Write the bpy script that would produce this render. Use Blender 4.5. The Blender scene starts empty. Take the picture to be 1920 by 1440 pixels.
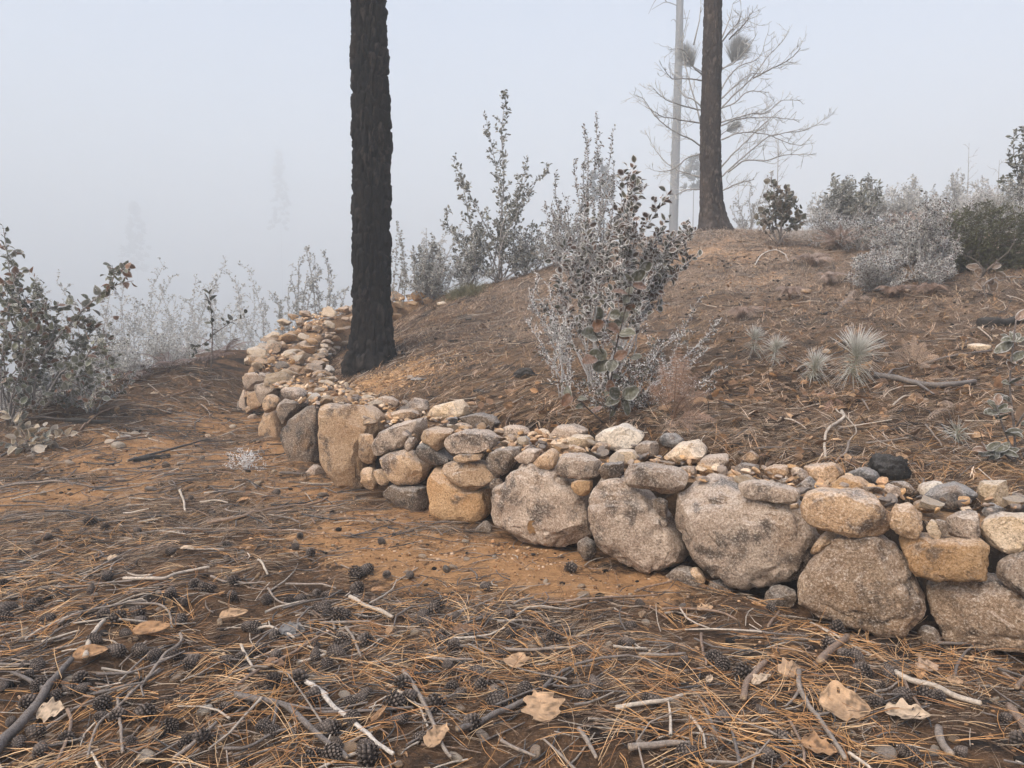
import bpy, math, random
import numpy as np

rng = np.random.default_rng(11)
random.seed(11)
sc = bpy.context.scene

# ------------------------------------------------------------------ camera, sky, sun, exposure
CAM_H, FPX, HORIZON = 1.5, 1400.0, 598.0
PITCH = math.atan((720.0 - HORIZON) / FPX)
cam_data = bpy.data.cameras.new('camera')
cam_data.sensor_width = 36.0
cam_data.lens = 36.0 * FPX / 1920.0
cam_data.clip_start, cam_data.clip_end = 0.05, 2000.0
cam = bpy.data.objects.new('camera', cam_data)
sc.collection.objects.link(cam)
cam.location = (0, 0, CAM_H)
cam.rotation_euler = (math.pi / 2 - PITCH, 0, 0)
sc.camera = cam

SUN_ELEV, SUN_AZ = math.radians(48), math.radians(-135)      # azimuth from +Y, clockwise: high, behind the camera's left shoulder
world = bpy.data.worlds.new('World')
sc.world = world
world.use_nodes = True
wn = world.node_tree
bg = wn.nodes['Background']
sky = wn.nodes.new('ShaderNodeTexSky')
sky.sky_type = 'NISHITA'
sky.sun_disc = False
sky.sun_elevation = SUN_ELEV
sky.sun_rotation = SUN_AZ
sky.air_density, sky.dust_density, sky.ozone_density = 1.0, 5.0, 0.8
wn.links.new(sky.outputs[0], bg.inputs[0])
bg.inputs[1].default_value = 0.11

sun_d = bpy.data.lights.new('sun', 'SUN')
sun_d.energy = 1.5
sun_d.angle = math.radians(40)
sun_d.color = (1.0, 0.90, 0.76)
sun = bpy.data.objects.new('sun', sun_d)
sc.collection.objects.link(sun)
sun.rotation_euler = (math.pi / 2 - SUN_ELEV, 0, -SUN_AZ + math.pi)
# aim it exactly: the lamp looks down its -Z
from mathutils import Vector
sd = Vector((math.sin(SUN_AZ) * math.cos(SUN_ELEV), math.cos(SUN_AZ) * math.cos(SUN_ELEV), math.sin(SUN_ELEV)))
sun.rotation_euler = sd.to_track_quat('Z', 'Y').to_euler()

sc.view_settings.view_transform = 'Standard'
sc.view_settings.look = 'None'
sc.view_settings.gamma = 1.0
sc.view_settings.exposure = 1.58
sc.view_settings.use_curve_mapping = False
sc.render.engine = 'CYCLES'
sc.cycles.use_denoising = True
sc.cycles.max_bounces = 6
sc.cycles.diffuse_bounces = 3
sc.cycles.glossy_bounces = 2
sc.cycles.volume_bounces = 3
sc.cycles.use_adaptive_sampling = True
sc.cycles.adaptive_threshold = 0.015
HAZE_DENSITY = 0.0062

# ------------------------------------------------------------------ numbers: noise, projection
def _h(ix, iy, iz, seed):
    with np.errstate(over='ignore'):
        h = (ix.astype(np.uint32) * np.uint32(374761393) + iy.astype(np.uint32) * np.uint32(668265263)
             + iz.astype(np.uint32) * np.uint32(2147483647) + np.uint32((seed * 974711 + 12345) & 0xFFFFFFFF))
        h = (h ^ (h >> np.uint32(13))) * np.uint32(1274126177)
        h = (h ^ (h >> np.uint32(16))) * np.uint32(2246822519)
        h = h ^ (h >> np.uint32(15))
    return h.astype(np.float64) / 4294967295.0

def noise2(x, y, seed=0):
    ix, iy = np.floor(x).astype(np.int64), np.floor(y).astype(np.int64)
    fx, fy = x - ix, y - iy
    ux, uy = fx * fx * (3 - 2 * fx), fy * fy * (3 - 2 * fy)
    z = np.zeros_like(ix)
    a, b = _h(ix, iy, z, seed), _h(ix + 1, iy, z, seed)
    c, d = _h(ix, iy + 1, z, seed), _h(ix + 1, iy + 1, z, seed)
    return (a + (b - a) * ux) * (1 - uy) + (c + (d - c) * ux) * uy

def noise3(p, seed=0):
    i = np.floor(p).astype(np.int64)
    f = p - i
    u = f * f * (3 - 2 * f)
    r = 0
    for dx in (0, 1):
        for dy in (0, 1):
            for dz in (0, 1):
                w = (u[..., 0] if dx else 1 - u[..., 0]) * (u[..., 1] if dy else 1 - u[..., 1]) * (u[..., 2] if dz else 1 - u[..., 2])
                r = r + w * _h(i[..., 0] + dx, i[..., 1] + dy, i[..., 2] + dz, seed)
    return r

def fbm2(x, y, seed=0, octv=4, gain=0.5):
    r, a, n = 0, 1.0, 0
    for k in range(octv):
        r = r + a * (noise2(x * 2 ** k, y * 2 ** k, seed + 17 * k) - 0.5)
        n += a
        a *= gain
    return r / n * 2

def fbm3(p, seed=0, octv=3, gain=0.5):
    r, a, n = 0, 1.0, 0
    for k in range(octv):
        r = r + a * (noise3(p * 2 ** k, seed + 17 * k) - 0.5)
        n += a
        a *= gain
    return r / n * 2

def voronoi2(x, y, seed=0, jitter=0.9):
    ix, iy = np.floor(x).astype(np.int64), np.floor(y).astype(np.int64)
    f1, f2, cid = np.full(x.shape, 9.0), np.full(x.shape, 9.0), np.zeros(x.shape)
    z = np.zeros_like(ix)
    for dx in (-1, 0, 1):
        for dy in (-1, 0, 1):
            cx, cy = ix + dx, iy + dy
            px = cx + 0.5 + jitter * (_h(cx, cy, z, seed) - 0.5)
            py = cy + 0.5 + jitter * (_h(cx, cy, z, seed + 1) - 0.5)
            d = np.hypot(x - px, y - py)
            c = _h(cx, cy, z, seed + 2)
            near = d < f1
            f2 = np.where(near, f1, np.minimum(f2, d))
            cid = np.where(near, c, cid)
            f1 = np.where(near, d, f1)
    return f1, f2, cid

def sstep(a, b, x):
    t = np.clip((x - a) / (b - a), 0, 1)
    return t * t * (3 - 2 * t)

def unit(v):
    v = np.asarray(v, float)
    return v / np.maximum(np.linalg.norm(v, axis=-1, keepdims=True), 1e-9)

FWD = np.array((0, math.cos(PITCH), -math.sin(PITCH)))
UPV = np.array((0, math.sin(PITCH), math.cos(PITCH)))
CAM = np.array((0, 0, CAM_H))

def ray(px, py):
    return FWD + (px - 960.0) / FPX * np.array((1.0, 0, 0)) - (py - 720.0) / FPX * UPV

def at(px, py, d):
    """the point of the line of sight through (px, py) at d metres ahead of the photographer"""
    r = ray(px, py)
    return CAM + r * (d / r[1])

def project(P):
    P = np.atleast_2d(P) - CAM
    z = P @ FWD
    return np.stack((960 + FPX * P[:, 0] / z, 720 - FPX * (P @ UPV) / z), 1), z

# ------------------------------------------------------------------ the course of the wall and the ground on both sides
WALL_BASE = [(2380, 1395, 2.7), (2100, 1300, 3.05), (1850, 1225, 3.4), (1600, 1188, 3.6), (1380, 1112, 4.1), (1190, 1072, 4.45), (1000, 1026, 4.9), (850, 986, 5.4),
             (750, 961, 5.8), (640, 916, 6.6), (580, 892, 7.1), (530, 850, 8.3), (482, 802, 10.2), (462, 770, 11.2), (470, 730, 12.6), (488, 695, 13.8),
             (535, 655, 15.0), (610, 632, 15.8), (680, 618, 16.2), (760, 600, 16.6), (850, 580, 17.2)]
WALL_TOP_H = [.60, .60, .60, .62, .61, .60, .62, .62, .62, .69, .70, .70, .72, .72, .62, .60, .60, .55, .55, .5, .3]
def catmull(P, step):
    P = np.asarray(P, float)
    Q = np.vstack((2 * P[0] - P[1], P, 2 * P[-1] - P[-2]))
    out = []
    for i in range(len(P) - 1):
        p0, p1, p2, p3 = Q[i:i + 4]
        n = max(2, int(np.linalg.norm((p2 - p1)[:2]) / step))
        t = np.linspace(0, 1, n, endpoint=False)[:, None]
        out.append(0.5 * (2 * p1 + (p2 - p0) * t + (2 * p0 - 5 * p1 + 4 * p2 - p3) * t * t + (3 * p1 - p0 - 3 * p2 + p3) * t ** 3))
    out.append(P[-1:])
    return np.vstack(out)
_wb = np.array([np.append(at(*p), h) for p, h in zip(WALL_BASE, WALL_TOP_H)])
WP = catmull(_wb, 0.06)                       # x, y, base z, height
WT = unit(np.gradient(WP[:, :2], axis=0))
for _ in range(6):
    WT[1:-1] = unit(WT[:-2] + 2 * WT[1:-1] + WT[2:])
WN = np.stack((-WT[:, 1], WT[:, 0]), 1)       # outward (towards the photographer on the near stretch)
WS = np.append(0, np.cumsum(np.linalg.norm(np.diff(WP[:, :2], axis=0), axis=1)))
WALL_W = 0.9
WW = 0.9 + 0.28 * np.clip((WS - 8.5) / 2.5, 0, 1)          # the wall widens round the bend
WZT = WP[:, 2] + WP[:, 3]

FRONT = [(0, 1440, None), (960, 1440, None), (1920, 1440, None), (0, 1200, None), (500, 1200, None), (960, 1200, None), (1500, 1250, None),
         (0, 1000, None), (300, 1000, None), (600, 1000, None), (900, 1050, None), (0, 850, 8.2), (150, 800, 9.2), (300, 800, 9.6), (400, 830, 9.0), (200, 752, 10.6), (0, 800, 9.4),
         (300, 692, 13.6), (400, 700, 12.6), (430, 662, 14.4), (360, 668, 14.6), (120, 720, 12.0), (0, 745, 11.0)]
BACK = [(700, 690, 10.9), (640, 692, 12.0), (650, 668, 13.6), (690, 650, 14.4), (700, 705, 10.0), (800, 765, 7.9), (900, 795, 6.5), (1000, 806, 5.95), (1200, 822, 5.45), (1400, 862, 4.95),
        (1600, 893, 4.6), (1800, 925, 4.35), (1920, 940, 4.2), (2100, 960, 4.0), (1000, 700, 8.3), (1250, 690, 7.7), (1250, 603, 10.0), (1300, 514, 12.3), (1337, 430, 15.6),
        (1600, 700, 7.1), (1600, 600, 9.4), (1850, 560, 9.8), (1750, 700, 7.0), (1900, 700, 6.9), (1900, 480, 11.8), (1900, 400, 14.6), (1650, 500, 12.1), (1500, 440, 15.2), (745, 640, 12.0), (800, 588, 14.4),
        (790, 545, 16.9), (900, 592, 13.2), (1000, 600, 12.2), (1000, 516, 16.8), (900, 541, 17.0), (1150, 460, 16.2), (2200, 600, 8.6), (2200, 400, 12.8), (1700, 410, 15.8)]
def pts_of(L):
    out = []
    for px, py, d in L:
        if d is None:
            r = ray(px, py)
            d = -CAM_H / r[2] * r[1]
        out.append(at(px, py, d))
    return out
front_pts = pts_of(FRONT) + [np.array(p) for p in ((-8, 2, -.3), (-9, 8, -.7), (-12, 12, -2.4), (-6.5, 16.5, -.6), (-4.5, 19, -.4), (-3, 21, -.6), (0, 21, .0), (3, 0, .0), (-3, 0, .0), (6, 1.5, .0), (-8, 19, -3), (-4, -4, 0), (5, -4, 0))]
front_pts += [np.array((q[0], q[1], q[2])) for q in _wb[:, :3]]
back_pts = pts_of(BACK) + [np.array(p) for p in ((7, 24, 1.2), (1, 24, .8), (-3, 22, .4), (12.5, 19, 4.0), (15, 11.5, 4.6), (12, 4, 2.0), (8, 2.5, .8), (13, 25, 2.6), (5.2, 18.2, 3.2), (2.3, 19.5, 2.2))]
class TPS:
    def __init__(self, P, lam=0.002):
        P = np.asarray(P)
        self.c = P[:, :2]
        n = len(P)
        A = np.zeros((n + 3, n + 3))
        A[:n, :n] = self.k(P[:, :2]) + lam * np.eye(n)
        A[:n, n] = 1
        A[:n, n + 1:] = P[:, :2]
        A[n:, :n] = A[:n, n:].T
        self.w = np.linalg.solve(A, np.append(P[:, 2], (0, 0, 0)))
    def k(self, q):
        r2 = ((q[:, None, :] - self.c[None]) ** 2).sum(2) + 1e-9
        return 0.5 * r2 * np.log(r2)
    def __call__(self, x, y):
        q = np.stack((x.ravel(), y.ravel()), 1)
        out = np.empty(len(q))
        for i in range(0, len(q), 20000):
            s = q[i:i + 20000]
            out[i:i + 20000] = self.k(s) @ self.w[:-3] + self.w[-3] + s @ self.w[-2:]
        return out.reshape(x.shape)
TF, TB = TPS(front_pts), TPS(back_pts)

def wall_coords(x, y):
    """signed distance inwards from the outer face of the wall (positive on the hill side), and the index of the nearest path point"""
    q = np.stack((x.ravel(), y.ravel()), 1)
    sub = np.arange(0, len(WP), 2)
    D, I = np.empty(len(q)), np.empty(len(q), int)
    for i in range(0, len(q), 20000):
        d2 = ((q[i:i + 20000, None, :] - WP[None, sub, :2]) ** 2).sum(2)
        j = sub[d2.argmin(1)]
        I[i:i + 20000] = j
        v = q[i:i + 20000] - WP[j, :2]
        D[i:i + 20000] = -np.sign((v * WN[j]).sum(1)) * np.sqrt(d2.min(1))
    return D.reshape(x.shape), I.reshape(x.shape)

def smooth_height(x, y):
    x, y = np.asarray(x, float), np.asarray(y, float)
    w, idx = wall_coords(x, y)
    # past the two ends of the course the hill just runs out into the lower ground
    t = sstep(0.45, 1.0, w / (WW[idx] + 0.18))
    zf, zb = TF(x, y), TB(x, y)
    z = zf * (1 - t) + zb * t
    R = np.hypot(x - 1, y - 7)
    far = np.clip(-9 + 0.30 * (x - 12), -16, 7) - 0.02 * np.maximum(0, y - 40)
    far = far + 80 * sstep(420, 860, R) * (0.72 + 0.4 * fbm2(np.arctan2(y, x) * 5 + 9, R * 0.002, 64, 3))      # the far side of the valley, lost in the fog
    b = sstep(13.5, 32, R)
    return z * (1 - b) + far * b, w

GX0, GX1, GY0, GY1, GSTEP = -8.5, 11.5, 1.2, 21.0, 0.05
gx, gy = np.arange(GX0, GX1 + GSTEP, GSTEP), np.arange(GY0, GY1 + GSTEP, GSTEP)
def relief(x, y):
    near = sstep(19, 9, y)
    return 0.055 * fbm2(x * 1.1, y * 1.1, 3, 3) + 0.040 * fbm2(x * 4.2, y * 4.2, 9, 3) * (0.45 + 0.55 * near)
def rough(x, y):
    return 0.010 * fbm2(x * 19, y * 19, 21, 2)
_X, _Y = np.meshgrid(gx, gy)
HGRID, _wg = smooth_height(_X, _Y)
HGRID = HGRID + relief(_X, _Y)
def bilinear(G, x, y):
    u = np.clip((np.asarray(x, float) - GX0) / GSTEP, 0, len(gx) - 1.001)
    v = np.clip((np.asarray(y, float) - GY0) / GSTEP, 0, len(gy) - 1.001)
    i, j = u.astype(int), v.astype(int)
    fu, fv = u - i, v - j
    return (G[j, i] * (1 - fu) + G[j, i + 1] * fu) * (1 - fv) + (G[j + 1, i] * (1 - fu) + G[j + 1, i + 1] * fu) * fv
def H(x, y):
    x, y = np.asarray(x, float), np.asarray(y, float)
    inside = (x > GX0) & (x < GX1) & (y > GY0) & (y < GY1)
    z = bilinear(HGRID, x, y)
    if not np.all(inside):
        o = ~inside
        if x.ndim == 0:
            return float(smooth_height(x[None], y[None])[0][0] + relief(x[None], y[None])[0])
        z = z.copy()
        z[o] = smooth_height(x[o], y[o])[0] + relief(x[o], y[o])
    return z
def ground_normal(x, y, e=0.12):
    n = np.stack((H(x - e, y) - H(x + e, y), H(x, y - e) - H(x, y + e), np.full(np.shape(x), 2 * e)), -1)
    return unit(n)
def hit(px, py, dmax=17.5):
    """where the line of sight meets the ground"""
    r = ray(px, py)
    d = np.linspace(1.6, dmax, 900)
    P = CAM + r[None] * (d / r[1])[:, None]
    below = P[:, 2] < H(P[:, 0], P[:, 1])
    i = int(np.argmax(below)) if below.any() else int(np.argmin((P[:, 2] - H(P[:, 0], P[:, 1])) / d))      # a sight line just over the crest stands on the crest
    p = P[i].copy()
    p[2] = float(H(p[0:1], p[1:2])[0])
    return p

# ------------------------------------------------------------------ mesh building
C = sc.collection
class Acc:
    """gathers faces, then links them as ONE mesh object"""
    def __init__(self):
        self.V, self.C, self.F, self.n = [], [], {3: [], 4: []}, 0
        self.M = {3: [], 4: []}
    def add(self, V, tri=None, quad=None, col=None, mat=0):
        V = np.asarray(V, float).reshape(-1, 3)
        self.V.append(V)
        if col is None:
            col = np.ones((len(V), 3)) * 0.5
        col = np.broadcast_to(np.asarray(col, float), (len(V), 3))
        self.C.append(col)
        for k, f in ((3, tri), (4, quad)):
            if f is not None and len(f):
                f = np.asarray(f, np.int64).reshape(-1, k)
                self.F[k].append(f + self.n)
                self.M[k].append(np.full(len(f), mat, np.int32))
        self.n += len(V)
        return self
    def mesh(self, name, mats, smooth=True):
        V = np.vstack(self.V)
        col = np.vstack(self.C)
        loops, starts, mi, s = [], [], [], 0
        for k in (3, 4):
            if self.F[k]:
                f = np.vstack(self.F[k])
                loops.append(f.ravel())
                starts.append(s + k * np.arange(len(f)))
                s += f.size
                mi.append(np.concatenate(self.M[k]))
        loops, starts, mi = np.concatenate(loops), np.concatenate(starts), np.concatenate(mi)
        me = bpy.data.meshes.new(name)
        me.vertices.add(len(V))
        me.vertices.foreach_set('co', V.astype(np.float32).ravel())
        me.loops.add(len(loops))
        me.loops.foreach_set('vertex_index', loops.astype(np.int32))
        me.polygons.add(len(starts))
        me.polygons.foreach_set('loop_start', starts.astype(np.int32))
        me.polygons.foreach_set('material_index', mi)
        me.polygons.foreach_set('use_smooth', np.full(len(starts), bool(smooth)))
        at_ = me.color_attributes.new('Col', 'FLOAT_COLOR', 'POINT')
        at_.data.foreach_set('color', np.hstack((col, np.ones((len(col), 1)))).astype(np.float32).ravel())
        for m in (mats if isinstance(mats, (list, tuple)) else [mats]):
            me.materials.append(m)
        me.update(calc_edges=True)
        return me
    def build(self, name, mats, parent=None, smooth=True, loc=None):
        if loc is not None:
            self.V = [v - np.asarray(loc) for v in self.V]
        o = bpy.data.objects.new(name, self.mesh(name, mats, smooth))
        C.objects.link(o)
        if loc is not None:
            o.location = loc
        if parent is not None:
            o.parent = parent
        return o

def tag(o, label=None, cat=None, group=None, kind=None):
    for k, v in (('label', label), ('category', cat), ('group', group), ('kind', kind)):
        if v:
            o[k] = v
    return o
def empty(name, loc, label, cat, group=None):
    o = bpy.data.objects.new(name, None)
    C.objects.link(o)
    o.location = loc
    o.empty_display_size = 0.1
    return tag(o, label, cat, group)

def tube(P, R, k=6, cap=True):
    """a tapering tube along the points P with radii R"""
    P, R = np.asarray(P, float), np.broadcast_to(np.asarray(R, float), (len(P),))
    T = unit(np.gradient(P, axis=0))
    ref = np.array((0.31, 0.17, 0.93)) if abs(T[:, 2]).mean() < 0.8 else np.array((0.97, 0.21, 0.1))
    A = unit(np.cross(T, ref))
    B = np.cross(T, A)
    a = np.arange(k) * 2 * math.pi / k
    V = P[:, None] + R[:, None, None] * (A[:, None] * np.cos(a)[None, :, None] + B[:, None] * np.sin(a)[None, :, None])
    n = len(P)
    i, j = np.arange(n - 1)[:, None], np.arange(k)[None]
    Q = np.stack((i * k + j, i * k + (j + 1) % k, (i + 1) * k + (j + 1) % k, (i + 1) * k + j), -1).reshape(-1, 4)
    V = V.reshape(-1, 3)
    tri = None
    if cap:
        V = np.vstack((V, P[:1] - T[:1] * R[0] * .2, P[-1:] + T[-1:] * R[-1] * .5))
        jj = np.arange(k)
        tri = np.vstack((np.stack((np.full(k, n * k), (jj + 1) % k, jj), 1), np.stack((np.full(k, n * k + 1), (n - 1) * k + jj, (n - 1) * k + (jj + 1) % k), 1)))
    return V, tri, Q

import bmesh
_ICO = {}
def ico(k):
    if k not in _ICO:
        bm = bmesh.new()
        bmesh.ops.create_icosphere(bm, subdivisions=k, radius=1.0)
        _ICO[k] = (np.array([v.co[:] for v in bm.verts]), np.array([[v.index for v in f.verts] for f in bm.faces]))
        bm.free()
    return _ICO[k]

# ------------------------------------------------------------------ materials
def nodes_of(name):
    m = bpy.data.materials.new(name)
    m.use_nodes = True
    nt = m.node_tree
    b = nt.nodes['Principled BSDF']
    return m, nt, b
def N(nt, t, **kw):
    n = nt.nodes.new(t)
    for k, v in kw.items():
        if k.startswith('i_'):
            n.inputs[int(k[2:]) if k[2:].isdigit() else k[2:]].default_value = v
        else:
            setattr(n, k, v)
    return n
def ramp(nt, fac, stops):
    r = nt.nodes.new('ShaderNodeValToRGB')
    e = r.color_ramp.elements
    while len(e) < len(stops):
        e.new(0.5)
    for k, (p, c) in enumerate(stops):
        e[k].position = p
        e[k].color = (*c, 1) if len(c) == 3 else c
    nt.links.new(fac, r.inputs[0])
    return r.outputs[0]
def mix(nt, fac, a, b, mode='MIX'):
    n = nt.nodes.new('ShaderNodeMix')
    n.data_type = 'RGBA'
    n.blend_type = mode
    n.clamp_result = False
    for k, v in ((0, fac), (6, a), (7, b)):
        if hasattr(v, 'is_output'):
            nt.links.new(v, n.inputs[k])
        else:
            n.inputs[k].default_value = v if k == 0 else (*v, 1)
    return n.outputs[2]
def noise_tex(nt, vec, scale, detail=4, rough=0.55):
    n = N(nt, 'ShaderNodeTexNoise')
    n.inputs['Scale'].default_value = scale
    n.inputs['Detail'].default_value = detail
    n.inputs['Roughness'].default_value = rough
    nt.links.new(vec, n.inputs['Vector'])
    return n.outputs[0]
def math_node(nt, op, a, b):
    n = N(nt, 'ShaderNodeMath', operation=op)
    for k, v in ((0, a), (1, b)):
        if hasattr(v, 'is_output'):
            nt.links.new(v, n.inputs[k])
        else:
            n.inputs[k].default_value = v
    return n.outputs[0]
def bump(nt, b, hgt, strength, dist):
    n = N(nt, 'ShaderNodeBump')
    n.inputs['Strength'].default_value = strength
    n.inputs['Distance'].default_value = dist
    nt.links.new(hgt, n.inputs['Height'])
    nt.links.new(n.outputs[0], b.inputs['Normal'])
    return n
def grey(c):
    return (c, c, c)

def stone_material(name, c1, c2, cdark, grain=1.0, dark_amt=0.5, frost=0.0, rust_amt=0.55):
    m, nt, b = nodes_of(name)
    tc = N(nt, 'ShaderNodeTexCoord')
    oi = N(nt, 'ShaderNodeObjectInfo')
    add = N(nt, 'ShaderNodeVectorMath', operation='MULTIPLY_ADD')
    nt.links.new(oi.outputs['Random'], add.inputs[0])
    add.inputs[1].default_value = (37.0, 53.0, 71.0)
    nt.links.new(tc.outputs['Object'], add.inputs[2])
    v = add.outputs[0]
    big = noise_tex(nt, v, 4.5, 5, 0.6)
    base = mix(nt, ramp(nt, big, [(0.36, grey(0)), (0.64, grey(1))]), c1, c2)
    stain = noise_tex(nt, v, 5.0, 7, 0.7)
    base = mix(nt, ramp(nt, stain, [(0.565 - 0.12 * dark_amt, grey(0)), (0.66 - 0.1 * dark_amt, grey(0.9))]), base, cdark)
    rust = noise_tex(nt, v, 3.1, 4, 0.6)
    base = mix(nt, ramp(nt, rust, [(0.56, grey(0)), (0.72, grey(rust_amt))]), base, (0.36, 0.20, 0.09))
    g = noise_tex(nt, v, 85.0, 4, 0.8)
    base = mix(nt, ramp(nt, g, [(0.33, grey(1)), (0.49, grey(0))]), base, mix(nt, 0.75, base, (0.035, 0.028, 0.024)))
    base = mix(nt, ramp(nt, g, [(0.53, grey(0)), (0.62, grey(0.9 * grain))]), base, mix(nt, 0.55, base, (0.85, 0.76, 0.66)))
    hs = N(nt, 'ShaderNodeHueSaturation')
    mr = N(nt, 'ShaderNodeMapRange', i_3=0.82, i_4=1.20)
    nt.links.new(oi.outputs['Random'], mr.inputs[0])
    nt.links.new(mr.outputs[0], hs.inputs['Value'])
    nt.links.new(base, hs.inputs['Color'])
    out = hs.outputs[0]
    if frost:
        geo = N(nt, 'ShaderNodeNewGeometry')
        sx = N(nt, 'ShaderNodeSeparateXYZ')
        nt.links.new(geo.outputs['Normal'], sx.inputs[0])
        f = math_node(nt, 'MULTIPLY', ramp(nt, sx.outputs[2], [(0.35, grey(0)), (0.95, grey(frost))]), ramp(nt, g, [(0.36, grey(0.25)), (0.62, grey(1))]))
        out = mix(nt, f, out, (0.78, 0.76, 0.74))
    nt.links.new(out, b.inputs['Base Color'])
    b.inputs['Roughness'].default_value = 0.92
    b.inputs['Specular IOR Level'].default_value = 0.22
    hgt = math_node(nt, 'ADD', noise_tex(nt, v, 26.0, 6, 0.7), math_node(nt, 'MULTIPLY', g, 0.35))
    bump(nt, b, hgt, 1.0, 0.022)
    return m
M = {}
M['tan'] = stone_material('tan_stone', (0.58, 0.40, 0.25), (0.46, 0.29, 0.165), (0.11, 0.08, 0.065), 0.8, 0.4, 0.35)
M['orange'] = stone_material('orange_stone', (0.50, 0.29, 0.135), (0.55, 0.35, 0.185), (0.16, 0.11, 0.075), 0.5, 0.25, 0.3)
M['granite'] = stone_material('grey_granite', (0.52, 0.405, 0.315), (0.37, 0.27, 0.20), (0.11, 0.085, 0.07), 1.0, 0.5, 0.3)
M['brown'] = stone_material('brown_boulder', (0.40, 0.28, 0.185), (0.28, 0.185, 0.12), (0.09, 0.065, 0.05), 1.0, 0.5, 0.25)
M['dark'] = stone_material('dark_stone', (0.15, 0.12, 0.10), (0.23, 0.165, 0.115), (0.045, 0.04, 0.038), 0.7, 0.6, 0.35)
M['slate'] = stone_material('blue_grey_stone', (0.16, 0.155, 0.155), (0.23, 0.205, 0.185), (0.06, 0.06, 0.065), 0.4, 0.5, 0.35)
M['pale'] = stone_material('pale_stone', (0.70, 0.55, 0.40), (0.62, 0.45, 0.28), (0.25, 0.18, 0.13), 0.8, 0.2, 0.5)
M['white'] = stone_material('white_stone', (0.82, 0.74, 0.64), (0.68, 0.57, 0.45), (0.30, 0.24, 0.19), 0.9, 0.1, 0.6)
M['gap_shade'] = stone_material('wall_gap_shade', (0.045, 0.03, 0.02), (0.03, 0.02, 0.015), (0.02, 0.015, 0.012), 0.1, 0.4)  # near-black fill colour paints the shade in the gaps between face stones
M['core'] = stone_material('wall_fill', (0.32, 0.20, 0.11), (0.20, 0.12, 0.065), (0.06, 0.045, 0.035), 0.3, 0.4)
M['char'] = stone_material('charred_wood', (0.020, 0.019, 0.019), (0.035, 0.032, 0.03), (0.012, 0.011, 0.011), 0.10, 0.3, 0.08, 0.0)

def attr_material(name, rough=0.9, frost=0.0, var=0.25, vscale=14.0, trans=0.0, spec=0.2, coords='Object', bumps=0.0):
    """base colour from the mesh's own colour attribute, broken up by noise, with settled rime on upward faces"""
    m, nt, b = nodes_of(name)
    a = N(nt, 'ShaderNodeVertexColor', layer_name='Col')
    tc = N(nt, 'ShaderNodeTexCoord')
    n1 = noise_tex(nt, tc.outputs[coords], vscale, 4, 0.65)
    col = mix(nt, 1.0, a.outputs[0], ramp(nt, n1, [(0.3, grey(1 - var)), (0.7, grey(1 + var))]), 'MULTIPLY')
    if frost:
        geo = N(nt, 'ShaderNodeNewGeometry')
        sx = N(nt, 'ShaderNodeSeparateXYZ')
        nt.links.new(geo.outputs['Normal'], sx.inputs[0])
        up = ramp(nt, sx.outputs[2], [(0.0, grey(0.25)), (0.9, grey(1))])
        f = math_node(nt, 'MULTIPLY', math_node(nt, 'MULTIPLY', up, ramp(nt, noise_tex(nt, tc.outputs[coords], vscale * 3.1, 3, 0.7), [(0.35, grey(0)), (0.65, grey(1))])), frost)
        col = mix(nt, f, col, (0.74, 0.75, 0.78))
    nt.links.new(col, b.inputs['Base Color'])
    if trans:
        tr = N(nt, 'ShaderNodeBsdfTranslucent')
        nt.links.new(col, tr.inputs['Color'])
        mx = N(nt, 'ShaderNodeMixShader')
        mx.inputs[0].default_value = trans
        nt.links.new(b.outputs[0], mx.inputs[1])
        nt.links.new(tr.outputs[0], mx.inputs[2])
        nt.links.new(mx.outputs[0], nt.nodes['Material Output'].inputs['Surface'])
    b.inputs['Roughness'].default_value = rough
    b.inputs['Specular IOR Level'].default_value = spec
    if bumps:
        bump(nt, b, noise_tex(nt, tc.outputs[coords], vscale * 6, 5, 0.7), 0.8, bumps)
    return m
M['litter'] = attr_material('pine_needle_litter', 0.9, 0.0, 0.2, 6.0, spec=0.1)
M['twig'] = attr_material('weathered_bark', 0.92, 0.18, 0.42, 60.0, bumps=0.004)
M['frost_twig'] = attr_material('rime_covered_bark', 0.92, 0.75, 0.3, 40.0)
M['leaf'] = attr_material('rimed_leaf', 0.7, 0.20, 0.25, 22.0, spec=0.2, trans=0.3)
M['dryleaf'] = attr_material('dry_leaf', 0.8, 0.06, 0.34, 30.0, spec=0.15, bumps=0.004, trans=0.12)
M['cone'] = attr_material('pine_cone_scales', 0.95, 0.02, 0.3, 50.0, spec=0.06)
M['fern'] = attr_material('dead_bracken', 0.85, 0.22, 0.25, 20.0, trans=0.2)
M['needle'] = attr_material('rimed_pine_needles', 0.7, 0.25, 0.2, 20.0)
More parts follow.
